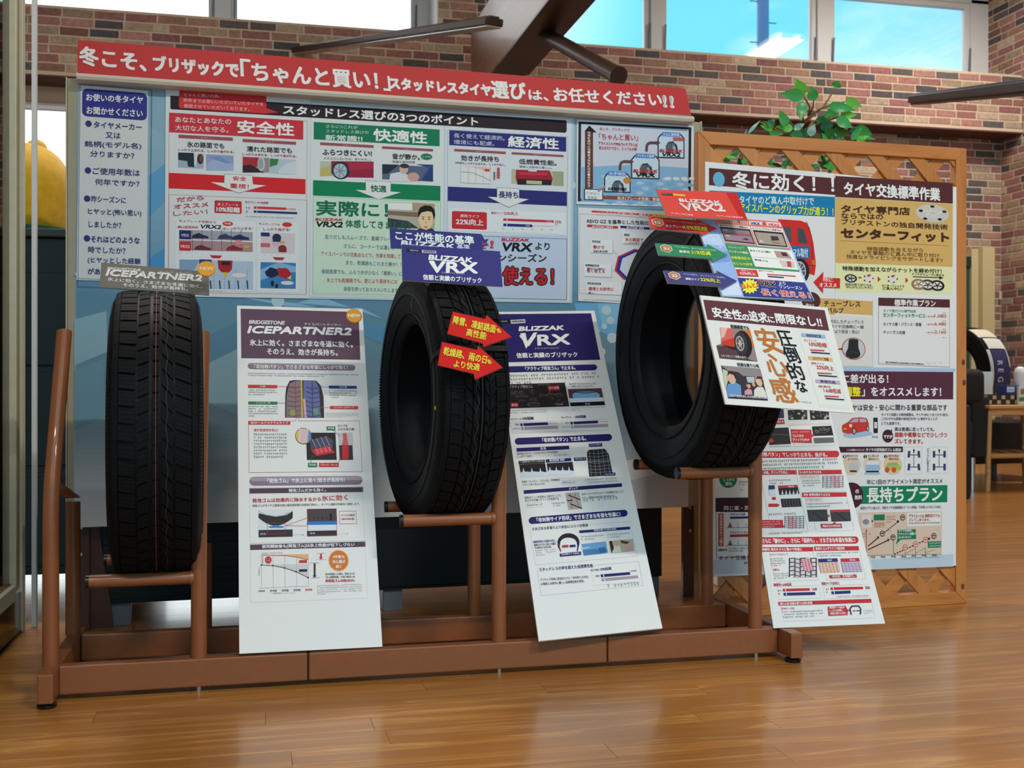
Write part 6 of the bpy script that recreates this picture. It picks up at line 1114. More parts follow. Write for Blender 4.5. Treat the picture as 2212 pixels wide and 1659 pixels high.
pill(120, 978, 815, 972, 50); s.t('さらに「静かに」、さらに「長持ち」、さまざまな冬道を快適に!', 150, 1004, 802, 996, 34, WH, .035)
s.t('マルチアングルグルーブ', 204, 1100, 332, 1096, 15, 'c8686c', .01); s.m(202, 1122, 318, 1182, 4, '7a7478'); s.t('氷瀑ゴム', 228, 1206, 272, 1205, 15, 'b8484c', .03); s.m(226, 1228, 340, 1270, 3, '7a7478', last=.9); s.tread(342, 1124, 530, 1258, 'd6ccd0', '2a2628', 5, 4, w=7); s.p([(420, 1130), (480, 1126), (510, 1210), (450, 1215)], 'dfa8b2', 5, ); [s.ln([(425+k*22, 1130), (445+k*22, 1212)], 4, 'b8404c', 7) for k in range(4)]
s.m(530, 1084, 830, 1108, 2, '7a7478'); s.p([(542, 1132), (682, 1128), (700, 1222), (560, 1230)], 'e0b898', 4); s.r(542, 1130, 682, 1150, '2c2e6c', 6); s.p([(700, 1130), (832, 1126), (856, 1218), (716, 1226)], 'b8a4c0', 4); s.r(700, 1128, 834, 1146, R3, 6); s.t('VRX', 605, 1141, 640, 1140, 13, 'd8d8ec', .03, .2, L=8); s.t('VRX2', 762, 1138, 802, 1137, 13, 'f4dcda', .03, .2, L=8)
for x0, c in ((545, 'c8503c'), (704, '8a5c9c')):
    for k in range(6): s.ln([(x0+k*24, 1152), (x0+18+k*24, 1222)], 5, c, 5); s.ln([(x0+3*k, 1160+k*11), (x0+140+2*k, 1154+k*11)], 3, 'e8e0e0', 6)
s.p([(620, 1244), (790, 1242), (798, 1232), (802, 1242), (812, 1240), (816, 1260), (624, 1266)], R3, 6); s.t('VRX2は、きめ細かい。', 640, 1254, 800, 1250, 15, WH, .03, L=9); s.bx(200, 1074, 548, 1278, 1.5, 'c8c0c0', 3); s.bx(560, 1072, 880, 1270, 1.5, 'c8c0c0', 3)
s.t('静粛性1.6dB低減', 232, 1312, 355, 1308, 20, 'b8404c', .03); s.t('摩耗ライフ22%向上', 568, 1304, 692, 1298, 20, 'b8404c', .03)
for x0, y0, a, b in ((294, 1340, 190, 228), (630, 1330, 228, 140)):
    s.p([(x0, y0), (x0+a, y0-5), (x0+a+2, y0+12), (x0+2, y0+18)], R3, 5); s.p([(x0+6, y0+28), (x0+b, y0+22), (x0+b+2, y0+42), (x0+8, y0+48)], '2c2e6c', 5); s.ln([(x0+18, y0), (x0+28, y0+46)], 5, 'e9e9e6', 6); s.t(('1.6dB' if x0 < 400 else '22%'), x0+a+16, y0+2, x0+a+50, y0+1, 16, 'b8404c', .03); s.m(x0-36, y0+2, x0-6, y0+44, 2, '84484e', 4)
s.bx(250, 1325, 566, 1404, 1.2, 'c8c0c0', 3); s.bx(575, 1318, 900, 1400, 1.2, 'c8c0c0', 3); s.m(670, 1386, 905, 1398, 1, '9a9498', last=1)
s.p([(262, 1432), (916, 1410), (920, 1436), (266, 1458)], R3, 3); s.t('乗り心地 快適な乗り心地を実現', 275, 1446, 502, 1438, 18, WH, .03); s.t('非対称サイド形状', 284, 1480, 378, 1477, 15, 'c8686c', .01); s.m(288, 1494, 590, 1538, 3, '7a7478', last=.75)
s.p([(610, 1466), (735, 1458), (748, 1484), (768, 1490), (750, 1500), (752, 1524), (616, 1530)], R3, 5); s.t('非対称サイド形状が', 622, 1474, 728, 1470, 15, WH, .03, L=8); s.t('しっとりを抑制し、', 624, 1494, 722, 1490, 15, WH, .03, L=8); s.t('快適な乗り心地を。', 628, 1514, 742, 1510, 15, WH, .03, L=8)
s.ln([(776, 1522), (766, 1480), (780, 1462), (828, 1460), (842, 1480), (840, 1520)], 9, '3a3648', 5); s.ln([(786, 1495), (806, 1494)], 6, 'c03a44', 6); s.ln([(812, 1494), (834, 1493)], 6, '2c2e6c', 6); s.m(860, 1488, 930, 1516, 3, 'a8a4a8'); s.bx(280, 1460, 945, 1545, 1.2, 'c8c0c0', 3)
s.ln([(205, 1225), (232, 1560)], 1.5, 'd8d4d0', 2)
s.end()

# ---------------------------------------------------------------- small signs on the tyres
def pln(px, py, d, tilt, yaw=0):
    n = Vector((math.sin(yaw), -math.cos(yaw), math.tan(tilt))).normalized(); return (atz(px, py, d), n)
s = Sheet('sign_card', 'small grey header card with white lettering on top of the lowest tyre', 'sign', [(219, 567), (451, 587), (452, 637), (215, 620)], plane=pln(335, 625, 2.40, .5), thick=.004, col='77726a', edge='c8c8c4', base='card')
s.view = (150, 160, 3.319); s.t('BRIDGESTONE', 275, 1395, 510, 1408, 22, 'dcd9d2', .05, .2); s.t('アイスパートナーツー', 645, 1420, 880, 1434, 16, 'd0cdc6', .02); s.t('ICEPARTNER2', 270, 1425, 950, 1466, 50, 'f2f0ea', .06, .3); s.t('氷上に効く。さまざまな冬道に効く。', 275, 1472, 955, 1526, 30, 'e8e6e0', .03); s.t('そのうえ、効きが長持ち。', 385, 1513, 850, 1544, 30, 'e8e6e0', .03)
c_ = s.end()
pN = pln(446, 580, 2.385, .5); C0 = onplane(446, 580, *pN); n_ = pN[1]; x_ = Vector((1, 0, 0)); y_ = n_.cross(x_).normalized()
m = MB(); K = 28; rr = .019
m.add([C0+x_*math.cos(2*math.pi*k/K)*rr+y_*math.sin(2*math.pi*k/K)*rr*1.0 for k in range(K)]+[C0-n_*.003+x_*math.cos(2*math.pi*k/K)*rr+y_*math.sin(2*math.pi*k/K)*rr for k in range(K)], [tuple(range(K))]+[(k, k+K, (k+1) % K+K, (k+1) % K) for k in range(K)])
bd = m.build('new_badge', mat_flat('dd9a34', .35), c_)
gv, gf = glyphs('NEW'); xa = max(g[0] for g in gv); mesh('badge_lettering', [C0+n_*.0006+x_*((gx/xa-.5)*.029)+y_*((gy-.35)*.0125*(-1 if y_.z < 0 else 1)) for gx, gy in gv], gf, mat_flat('f6ecd8'), bd)
# clear tab that grips the tread
for nm, pcx, pcy, d, par in (('clear_tab', 335, 640, 2.425, c_),):
    a = atz(290, 622, 2.43); b = atz(372, 630, 2.43); mesh(nm, [a, b, b+Vector((0, .06, -.024)), a+Vector((0, .06, -.024))], [(0, 1, 2, 3)], M_acryl, par)
s = Sheet('sign_card', 'dark blue header card half hidden behind the navy card on the middle tyre', 'sign', [(841.6, 493), (1040, 505.5), (1044, 543), (844, 536)], plane=pln(945, 600, 2.50, .12), thick=.004, col='34337c', edge='c8c8c4', base='card')
s.view = (660, 220, 3.607); s.t('ここが性能の基準', 700, 1040, 1310, 1082, 70, WH, .045); s.t('BLIZZAK', 748, 1098, 1160, 1128, 36, WH, .06, .2); s.t('基準', 1178, 1126, 1278, 1134, 40, 'd8d8ea', .04)
s.end()
s = Sheet('sign_card', 'navy header card with white lettering standing on the middle tyre', 'sign', [(867.4, 527.7), (1080, 543), (1085.6, 619), (869.3, 605.4)], plane=pln(975, 612, 2.42, .3), thick=.004, col='2f2d7c', edge='c8c8c4', base='card')
s.view = (660, 220, 3.607); s.p([(785, 1143), (902, 1152), (904, 1175), (787, 1165)], '15151e', 3); s.t('REVO', 815, 1158, 880, 1163, 14, 'b8b8c4', .02); s.p([(905, 1155), (1016, 1162), (1018, 1182), (907, 1176)], 'c6c6ce', 3); s.t('信頼性実証', 915, 1165, 1008, 1171, 13, '3c3a50', .03)
s.t('BLIZZAK', 962, 1212, 1300, 1236, 40, WH, .06, .2); s.t('VRX', 965, 1288, 1338, 1296, 88, WH, .05, .12); s.p([(960, 1240), (1000, 1240), (1028, 1300), (1062, 1243), (1092, 1245), (1018, 1335)], WH, 9); s.t('ブリザック ヴイアールエックス', 1058, 1332, 1238, 1344, 16, 'c8c8dc', .01); s.t('信頼と実績のブリザック', 915, 1366, 1370, 1394, 46, WH, .035)
s.end()
# thin cord from the card round the shoulder
t = thing('cord', M2 @ Vector((-.08, -.2, .2)), 'thin black cord looped from the navy card round the tyre shoulder', 'cord')
m = MB(); P_ = [atz(x, y, d) for x, y, d in ((910, 616, 2.40), (897, 630, 2.385), (888, 652, 2.37), (889, 675, 2.36), (897, 690, 2.37), (905, 700, 2.40))]; m.tube(P_, .0014, 8); m.build('cord_line', M_pad, t, smooth=True)
# two red arrows on the middle tyre
def arrow_sign(pts, txt, lab, d):
    pl_ = pln(1020, 740, d, .05, -.22); xs = [p[0] for p in pts]; ys = [p[1] for p in pts]
    q = lambda x, y: (700+x/2.962, 540+y/2.962)
    s = Sheet('arrow_sign', lab, 'sign', [q(*pts[0]), q(pts[0][0]+330, pts[0][1]+70), q(pts[0][0]+300, pts[0][1]+220), q(pts[0][0]-25, pts[0][1]+150)], plane=pl_, thick=.005, col='8e1a1c', edge='d8c8c0', base='card', outline=[q(*p) for p in pts])
    s.view = (700, 540, 2.962); cx, cy = sum(xs)/len(xs), sum(ys)/len(ys); s.p([(cx+(x-cx)*.975, cy+(y-cy)*.96) for x, y in pts], 'e0261f', 2)
    for t_ in txt: s.t(*t_, L=8)
    return s.end()
Yw = 'f2e34a'
arrow_sign([(822, 392), (1032, 440), (1040, 414), (1202, 556), (1020, 622), (1016, 600), (786, 536)], [('降雪、凍結路面', 828, 446, 1098, 508, 52, Yw, .035), ('も', 1104, 512, 1132, 520, 26, Yw, .05), ('高性能', 912, 524, 1038, 552, 48, Yw, .035)], 'upper red arrow card with yellow writing, strapped to the middle tyre', 2.295)
arrow_sign([(752, 586), (980, 638), (988, 612), (1146, 752), (966, 832), (958, 794), (724, 738)], [('乾燥路、雨の日', 766, 644, 1040, 704, 52, Yw, .035), ('も', 1044, 712, 1072, 718, 26, Yw, .05), ('より快適', 832, 726, 995, 752, 46, Yw, .035)], 'lower red arrow card with yellow writing, strapped to the middle tyre', 2.285)

# red header, long card and three arrows on the highest tyre
DS = 2.46; TLT = .45
q4 = lambda x, y: (1400+x/5.821, 400+y/5.821)
s = Sheet('sign_card', 'wide blue and white card of test pictures hung in front of the highest tyre', 'sign', [q4(575, 365), q4(1660, 460), q4(2090, 1450), q4(930, 1400)], plane=pln(1600, 560, DS, TLT), thick=.006, col='b8cdea', edge='b8b8bc', base='card')
s.view = (1400, 400, 5.821)
s.p([(575, 370), (825, 385), (960, 740), (1110, 1080), (1200, 1400), (930, 1395)], '9ab8e6', 2); s.p([(640, 560), (880, 600), (960, 770), (700, 740)], 'c0d2ee', 3); s.p([(740, 880), (1000, 830), (1040, 960), (800, 980)], '7aa0dc', 3); s.p([(880, 1200), (1120, 1200), (1190, 1390), (940, 1390)], 'd4dff2', 3)
for x, y in ((820, 690), (905, 785), (800, 1000), (760, 930)): s.e(x, y, 9, 9, 'e6eefa', 4)
s.p([(825, 388), (1255, 430), (1660, 465), (1785, 790), (1785, 805), (965, 725)], 'e4756e', 3); s.t('こんなに違う!', 848, 438, 1240, 472, 62, 'c8343a', .03, out='f6dcd8', ow=.09)
s.p([(868, 485), (1275, 518), (1350, 755), (960, 715)], 'e8dcd8', 4); s.p([(1285, 520), (1690, 552), (1770, 795), (1375, 765)], 'e8dcd8', 4); s.t('氷上ブレーキテスト 時速20km', 898, 505, 1250, 536, 20, '3a3238', .03); s.t('コーナリングテスト 時速15km', 1308, 543, 1668, 574, 20, '3a3238', .03)
s.p([(893, 525), (1278, 558), (1345, 748), (965, 708)], '4a3a38', 5); s.p([(915, 548), (1262, 580), (1325, 728), (975, 690)], '9a8494', 6); s.p([(925, 600), (1280, 625), (1300, 650), (935, 632)], '8c6258', 7); s.p([(1120, 612), (1230, 618), (1248, 640), (1135, 634)], 'c85a5c', 8); s.p([(1180, 680), (1220, 672), (1270, 690), (1240, 698)], '3a3040', 8); s.r(945, 562, 1000, 578, 'd8d0d4', 8); s.r(968, 632, 1025, 646, 'd8d0d4', 8)
s.p([(1312, 565), (1692, 600), (1755, 785), (1385, 755)], '2e2a28', 5); s.p([(1335, 592), (1680, 622), (1735, 770), (1392, 738)], 'a89a8e', 6); s.p([(1536, 645), (1625, 650), (1645, 700), (1548, 702)], '46303c', 8); s.r(1555, 720, 1655, 740, 'b8545a', 8); s.r(1510, 620, 1640, 632, 'd4cac8', 8); s.p([(1395, 700), (1415, 690), (1450, 722), (1400, 722)], 'd4cac8', 8)
s.p([(1262, 455), (1430, 465), (1428, 505), (1270, 500)], 'd8dcea', 5); s.t('VRX', 1285, 484, 1402, 490, 32, '2a3058', .05, .2); s.t('×', 1448, 490, 1468, 492, 24, '7a2c30', .04); s.p([(1480, 465), (1660, 480), (1668, 525), (1495, 515)], 'f0dcd8', 5); s.t('VRX2', 1505, 498, 1645, 508, 32, 'c8404a', .05, .2)
s.p([(965, 732), (1790, 812), (1905, 1092), (1085, 1035)], '43905c', 3); s.p([(1245, 775), (1800, 822), (1890, 1070), (1345, 1025)], 'ecebe6', 4); s.t('おかげさまで', 1008, 782, 1205, 798, 30, 'bfe0b4', .02); s.t('ブリザック韓国', 1010, 836, 1248, 856, 32, 'e6f0d4', .035); s.t('非降雪地区の', 1038, 915, 1280, 928, 40, 'd6ec5c', .035); s.t('方にも大好評', 1062, 988, 1308, 1002, 38, 'd6ec5c', .035)
s.t('冬タイヤ上り続け', 1280, 826, 1540, 846, 28, '3a363a', .02); s.m(1285, 855, 1560, 895, 2, '8a868a'); s.ln([(1290, 905), (1850, 945)], 2, '6a8a74', 6); s.t('雪が降っても', 1340, 940, 1500, 962, 24, '3a363a', .02); s.m(1350, 975, 1640, 1020, 2, '8a868a'); s.p([(1580, 830), (1740, 842), (1810, 930), (1620, 912)], 'b8948c', 6); s.p([(1660, 850), (1730, 855), (1760, 900), (1690, 895)], '4a2c34', 7); s.p([(1645, 948), (1830, 965), (1848, 1040), (1690, 1028)], 'd8c4b8', 6); s.p([(1740, 960), (1790, 962), (1800, 1035), (1750, 1030)], 'b84a54', 7)
s.p([(1085, 1038), (1905, 1095), (1965, 1228), (1125, 1165)], 'ecebe8', 4); s.p([(1098, 1058), (1362, 1070), (1390, 1158), (1125, 1150)], 'cf3a3c', 5); s.t('摩耗ライフ', 1165, 1080, 1308, 1088, 20, 'f4dcda', .02, L=8); s.t('22%向上', 1148, 1110, 1348, 1122, 38, WH, .04, L=8); s.t('摩耗ライフ22%向上', 1385, 1078, 1578, 1090, 18, 'c25055', .02)
s.p([(1490, 1118), (1850, 1142), (1856, 1158), (1495, 1132)], 'cf3a3c', 6); s.p([(1500, 1142), (1702, 1158), (1708, 1174), (1508, 1160)], '2b2f55', 6); s.m(1428, 1108, 1480, 1155, 2, '84484e')
s.p([(1125, 1168), (1965, 1228), (2080, 1448), (1205, 1400)], '2d3c8c', 4)
st = []
for k in range(28): a = k*math.pi/14; rr_ = 1 if k % 2 else .72; st.append((1275+118*rr_*math.cos(a), 1275+100*rr_*math.sin(a)))
s.p(st, 'f2ea3a', 6); s.t('なんと!', 1168, 1278, 1372, 1258, 62, 'e07a30', .05, L=8)
s.t('BLIZZAK', 1378, 1206, 1592, 1222, 22, 'c8303c', .06, .3, out='eef0f6', ow=.12, L=8); s.t('VRX', 1395, 1240, 1600, 1262, 62, '181822', .05, .15, out='eef0f6', ow=.09, L=8); s.t('より', 1640, 1232, 1722, 1240, 44, 'f0f0f6', .02); s.t('ワンシーズン', 1642, 1278, 1935, 1298, 46, 'f0f0f6', .02); s.t('長く使える！', 1420, 1345, 2028, 1392, 82, 'cc3434', .03, out='f6e4e0', ow=.075, L=8)
s.end()
s = Sheet('sign_card', 'red header card with large white lettering above the highest tyre', 'sign', [q4(105, 55), q4(1115, 95), q4(1250, 435), q4(240, 390)], plane=pln(1510, 440, DS-.012, TLT), thick=.005, col='e0493f', edge='b8b8bc', base='card')
s.view = (1400, 400, 5.821)
s.p([(980, 95), (1115, 98), (1248, 432), (1165, 428)], 'c8261f', 2); s.p([(165, 98), (300, 106), (314, 134), (178, 124)], '2a2024', 3); s.t('REVO', 180, 112, 295, 120, 14, 'b8a8a4', .02); s.p([(308, 108), (460, 118), (468, 142), (318, 134)], 'e8b85a', 3)
s.t('BLIZZAK', 388, 192, 908, 222, 44, 'f6e8e4', .06, 0); s.t('VRX2', 415, 276, 945, 288, 100, 'f8ece8', .05, -.1); s.t('ブリザック氷上性能', 285, 355, 560, 380, 22, 'f6dcd8', .03); s.t('ブリザック史上最高性能', 850, 388, 1190, 412, 20, 'f6dcd8', .03)
s.end()
def arrow3(pts, col, hexn, l1, l2, l3, lab, d, dark):
    q = q4; (x0, y0) = pts[0]
    s = Sheet('arrow_sign', lab, 'sign', [q(x0, y0), q(x0+600, y0+50), q(x0+640, y0+200), q(x0+40, y0+150)], plane=pln(1490, 530, d, TLT), thick=.005, col=col, edge='a8b0b8', base='card', outline=[q(*p) for p in pts])
    s.view = (1400, 400, 5.821)
    hx, hy = hexn[0], hexn[1]; H = [(hx-80, hy-28), (hx-20, hy-54), (hx+62, hy-30), (hx+82, hy+22), (hx+28, hy+54), (hx-58, hy+24)]
    s.p(H, 'f0dcd0', 3); s.p([(hx+(x-hx)*.86, hy+(y-hy)*.86) for x, y in H], 'a8623c', 4); s.p([(hx+(x-hx)*.7, hy+(y-hy)*.7) for x, y in H], 'c48a5c', 5); s.t(hexn[2], hx-32, hy+2, hx+34, hy+8, 34, 'f6ece0', .045, L=8)
    for l in (l1, l2, l3): s.t(*l)
    return s.end()
arrow3([(5, 388), (600, 442), (605, 425), (872, 545), (682, 630), (650, 602), (30, 542)], 'd93832', (118, 470, '10'), ('「クルマ曲がる」いちばん大切なこと。効かせる。', 205, 450, 735, 498, 24, 'f0c4bc', .01), ('氷上ブレーキ', 218, 512, 455, 534, 34, WH, .03), ('10%短縮', 452, 530, 740, 556, 60, 'f4e23c', .04), 'red arrow card pointing right, topmost of the three on the highest tyre', DS-.02, 0)
arrow3([(92, 728), (745, 775), (745, 740), (995, 875), (818, 955), (795, 922), (135, 875)], '2f8a5c', (225, 798, '31'), ('さらに静かに、静かで快適な車内空間。', 330, 775, 855, 828, 24, 'bfe0c8', .01), ('静粛性', 388, 836, 520, 846, 34, WH, .03), ('31%低減', 540, 846, 782, 862, 54, 'e4ec3c', .04), 'green arrow card pointing right, middle of the three on the highest tyre', DS-.02, 0)
arrow3([(195, 1070), (862, 1110), (865, 1075), (1120, 1205), (940, 1305), (905, 1270), (250, 1225)], '41427f', (328, 1140, '22'), ('さらに長持ち、ロングライフで経済的。', 440, 1118, 965, 1168, 24, 'c4c8e4', .01), ('摩耗ライフ', 468, 1180, 640, 1192, 32, WH, .03), ('22%向上', 655, 1186, 905, 1208, 52, 'f0e43c', .04), 'dark blue arrow card pointing right, lowest of the three on the highest tyre', DS-.02, 0)
# lower square card
q6 = lambda x, y: (1500+x/5.925, 620+y/5.925)
s = Sheet('sign_card', 'large square white card with a maroon heading hung low on the highest tyre', 'sign', [q6(70, 105), q6(1705, 265), q6(2045, 1615), q6(400, 1500)], plane=pln(1680, 770, 2.37, .16), thick=.006, col='e8e8e2', edge='dcdcd6', base='foam_board')
s.view = (1500, 620, 5.925)
s.p([(112, 162), (1665, 297), (1725, 560), (165, 418)], '64353b', 2); s.t('安全性', 228, 320, 600, 362, 125, WH, .045); s.t('の', 612, 388, 692, 394, 72, WH, .045); s.t('追求', 695, 368, 925, 398, 128, WH, .045); s.t('に', 940, 415, 1015, 420, 75, WH, .045); s.t('際限なし!!', 1035, 398, 1620, 452, 122, WH, .045)
s.t('乾燥路面でも', 462, 504, 695, 525, 46, '28262a', .04)
s.p([(325, 518), (712, 550), (808, 955), (322, 912), (280, 750), (345, 720)], '9a8684', 3); s.p([(325, 518), (490, 532), (500, 700), (350, 710)], 'd8685c', 4); s.p([(330, 520), (420, 528), (380, 640), (340, 660)], 'eab8b0', 5); s.p([(340, 700), (500, 650), (580, 760), (500, 770), (350, 740)], 'cf3f2c', 5); s.p([(280, 750), (560, 760), (700, 930), (808, 955), (322, 912)], '5a4040', 4); s.p([(360, 745), (640, 750), (700, 830), (480, 800)], '2c2024', 4); s.p([(600, 545), (712, 552), (765, 770), (700, 740), (640, 640)], 'd97a2a', 5)
def ell(cx, cy, rx, ry, rot, n=32): return [(cx+rx*math.cos(a)*math.cos(rot)-ry*math.sin(a)*math.sin(rot), cy+rx*math.cos(a)*math.sin(rot)+ry*math.sin(a)*math.cos(rot)) for a in [2*math.pi*k/n for k in range(n)]]
s.p(ell(625, 735, 105, 178, -.22), '1e1a1e', 7); s.p(ell(592, 725, 82, 152, -.2), '3a3438', 8); s.p(ell(578, 725, 52, 98, -.2), 'b8b0b0', 9); s.p(ell(578, 725, 42, 82, -.2), '55504f', 10); s.p(ell(578, 725, 20, 40, -.2), 'c4bcbc', 11)
for k in range(6): s.ln([(578, 725), (578+44*math.cos(k*1.05), 725+80*math.sin(k*1.05))], 9, 'b8b0b0', 11)
s.t('ふらつきにくく快適な走行!', 332, 880, 655, 905, 30, 'e8e0e0', .02, L=12); s.t('快適な乗り心地', 545, 990, 822, 1012, 44, '28262a', .035)
s.p([(340, 1005), (838, 1045), (940, 1455), (430, 1425)], '3c3438', 3); s.p([(340, 1005), (838, 1045), (870, 1150), (620, 1140), (560, 1090), (420, 1070)], '94888a', 4); s.p([(358, 1050), (420, 1075), (440, 1150), (400, 1300), (372, 1200)], 'c4cbb0', 5); s.p([(660, 1150), (765, 1150), (770, 1225), (680, 1230)], 'b4c4c4', 5)
s.e(470, 1165, 52, 75, 'dcb298', 7); s.p([(415, 1140), (430, 1085), (490, 1080), (525, 1130), (520, 1180), (500, 1130), (450, 1110)], '3a2820', 8); s.p([(405, 1290), (430, 1240), (530, 1225), (590, 1260), (600, 1395), (425, 1410)], '6a98cc', 6); s.e(688, 1262, 26, 32, 'd4a48c', 7); s.p([(660, 1255), (672, 1225), (705, 1222), (718, 1255), (690, 1240)], '3a2420', 8); s.p([(640, 1330), (690, 1300), (730, 1320), (740, 1380), (640, 1380)], 'd89aa4', 6); s.e(820, 1205, 42, 66, 'e0b8a0', 7); s.p([(778, 1180), (800, 1140), (850, 1150), (885, 1220), (868, 1240), (850, 1180), (800, 1175)], '4a2c26', 8); s.p([(760, 1320), (800, 1280), (870, 1280), (905, 1340), (925, 1420), (760, 1400)], 'e0dcd4', 6); s.e(755, 1250, 20, 26, 'cfa08c', 6)
s.t('音楽や会話を楽しめる快適な車内空間', 445, 1390, 918, 1420, 30, 'ecE6e6', .025, L=12)
for ch, x, y, w_, h_, c in (('安', 945, 685, 270, 300, 'c8772e'), ('心', 1042, 998, 250, 270, 'c8772e'), ('感', 1130, 1318, 290, 300, 'c8772e'), ('圧', 1168, 660, 190, 190, '17161a'), ('倒', 1235, 868, 185, 200, '17161a'), ('的', 1290, 1080, 190, 200, '17161a'), ('な', 1360, 1272, 130, 140, '17161a')): s.t(ch, x-w_/2, y-w_*.035, x+w_/2, y+w_*.035, h_, c, .022, -.22)
s.t('※1 当社製品比較。', 1335, 1465, 1500, 1482, 18, '77747a'); s.ln([(1320, 560), (1655, 592), (1975, 1562), (1602, 1528), (1320, 560)], 1.5, 'b8b8bc', 3)
for k, (hd, hc, a, b) in enumerate((('凍結路面性能', '9cb8e4', '氷上ブレーキ', '10%短縮'), ('ロングライフ性能', 'e8b870', '摩耗ライフ', '22%向上'), ('静粛性能', 'c8a8cc', '静粛性', '1.6dB低減'))):
    dx, dy = k*92, k*295
    s.p([(1362+dx, 590+dy), (1668+dx, 612+dy), (1682+dx, 658+dy), (1372+dx, 636+dy)], hc, 4); s.t(hd, 1425+dx, 617+dy, 1620+dx, 632+dy, 36, '55546a' if k != 1 else '6a4420', .02)
    s.t(a, 1402+dx, 680+dy, 1562+dx, 690+dy, 28, 'c25055', .01); s.t(b, 1468+dx, 728+dy, 1688+dx, 746+dy, 56, 'c2464c', .02)
    s.p([(1478+dx, 798+dy), (1660+dx, 808+dy), (1664+dx, 822+dy), (1482+dx, 814+dy)], 'c84048', 5); s.p([(1490+dx, 828+dy), (1728+dx, 846+dy), (1732+dx, 860+dy), (1496+dx, 844+dy)], '1e1e3a', 5); s.ln([(1470+dx, 780+dy), (1735+dx, 800+dy), (1752+dx, 875+dy), (1490+dx, 858+dy)], 1.2, 'c4c4c8', 3)
s.m(1630, 1505, 1945, 1535, 1, 'a8a4a8', last=1)
s.end()
# ---------------------------------------------------------------- glass display case at the left edge
gc = thing('glass_case', (-.62, 2.4, 0), 'cream framed glass display case running out of the picture beside the rack', 'display case')
XG = -.585
def g3(n, a, b, mt, **k): return box(n, a, b, mt, gc, **k)
p1 = onY(49, 1361, 3.12)
g3('corner_post', (p1.x-.016, 3.10, 0), (p1.x+.004, 3.135, 2.6), M_cream, bevel=.002)
g3('slim_post', (p1.x+.014, 3.16, .0), (p1.x+.026, 3.18, 2.6), M_white, bevel=.001)
xs = onY(23, 1270, 2.99).x
g3('door_stile', (xs-.018, 2.965, .13), (xs+.018, 3.01, 2.6), M_cream, bevel=.003)
g3('stile_gasket', (xs+.0185, 2.985, .14), (xs+.0195, 2.992, 2.58), mat_flat('a08c50', .6))
g3('bottom_rail', (xs-.012, 1.2, .108), (xs+.018, 2.965, .148), M_cream, bevel=.003)
g3('rail_groove', (xs-.002, 1.2, .148), (xs+.006, 2.965, .151), mat_flat('8a7440', .6))
g3('glass_door', (xs-.002, 1.2, .15), (xs+.002, 2.966, 2.6), M_glass)
g3('glass_plinth', (xs-.003, 1.2, .004), (xs+.003, 3.10, .106), M_glass)
g3('floor_track', (xs-.006, 1.2, 0), (xs+.006, 3.10, .006), M_pad)
g3('glass_end', (-1.6, 3.128, .004), (xs-.02, 3.133, 2.6), M_glass)
g3('top_rail', (xs-.018, 1.2, 2.56), (xs+.018, 3.13, 2.6), M_cream, bevel=.003)

# ---------------------------------------------------------------- seating corner at the right
def rbox(name, a, b, mt, par, r=.03):
    o = box(name, a, b, mt, par); m = o.modifiers.new('b', 'BEVEL'); m.width = r; m.segments = 4; o.data.polygons.foreach_set('use_smooth', [True]*len(o.data.polygons)); return o
def cyl(name, c, r, z0, z1, mt, par, r2=None, seg=20): m = MB(); m.tube([(c[0], c[1], z0), (c[0], c[1], z1)], [r, r2 or r], seg); o = m.build(name, mt, par); return smooth_edges(o)
ac = thing('armchair', (4.0, 6.0, 0), 'black upholstered armchair on round silver legs beside the wooden table', 'armchair')
a0 = onY(2141, 900, 5.86); zt = onY(2130, 856, 5.86).z; zb = onY(2130, 989, 5.86).z
rbox('armrest', (a0.x-.125, 5.86, zb), (a0.x, 6.52, zt), M_fabric, ac, .022)
rbox('armrest', (a0.x-.80, 5.86, zb), (a0.x-.68, 6.52, zt), M_fabric, ac, .022)
rbox('seat', (a0.x-.685, 5.84, zb+.01), (a0.x-.12, 6.42, zb+.23), M_fabric, ac, .04)
rbox('backrest', (a0.x-.69, 6.36, zb), (a0.x-.115, 6.54, zt+.30), M_fabric, ac, .05)
for x in (a0.x-.09, a0.x-.74):
    for y in (5.92, 6.44): cyl('leg', (x, y), .021, 0, zb+.004, M_chrome, ac)
ch = thing('chair', (4.05, 5.6, 0), 'black padded chair with a rounded back, half hidden behind the lattice post', 'chair')
xr, xb = onY(2100, 900, 5.35).x, onY(2124, 820, 5.70).x
z0_, z1_ = onY(2100, 858, 5.70).z, onY(2100, 797, 5.70).z
rbox('backrest', (xb-.46, 5.66, z0_-.03), (xb, 5.76, z1_), M_fabric, ch, .045)
rbox('seat', (xr-.46, 5.36, .36), (xr-.055, 5.68, .44), M_fabric, ch, .03)
for x in (xr-.52, xr-.055): rbox('side_panel', (x, 5.35, .012), (x+.055, 5.78, onY(2100, 874, 5.35).z), M_fabric, ch, .02)
TX0, TX1, TY0, TY1 = 4.285, 4.90, 5.84, 6.32; tz = onY(2160, 875, TY0).z
tb = thing('side_table', ((TX0+TX1)/2, 6.08, 0), 'pale beech table with a woven lower shelf beside the black armchair', 'table')
rbox('tabletop', (TX0, TY0-.02, tz-.022), (TX1, TY1, tz), M_table, tb, .006)
box('apron', (TX0+.03, TY0+.01, tz-.062), (TX1-.03, TY0+.03, tz-.022), M_table, tb, bevel=.002); box('apron', (TX0+.03, TY1-.05, tz-.062), (TX1-.03, TY1-.03, tz-.022), M_table, tb, bevel=.002)
for x, dx in ((TX0+.035, -.022), (TX1-.035, .022)):
    for y, dy in ((TY0+.03, -.012), (TY1-.05, .012)):
        m = MB(); m.tube([(x+dx, y+dy, 0), (x, y, tz-.024)], [.015, .017], 12); o = m.build('leg', M_table, tb); smooth_edges(o)
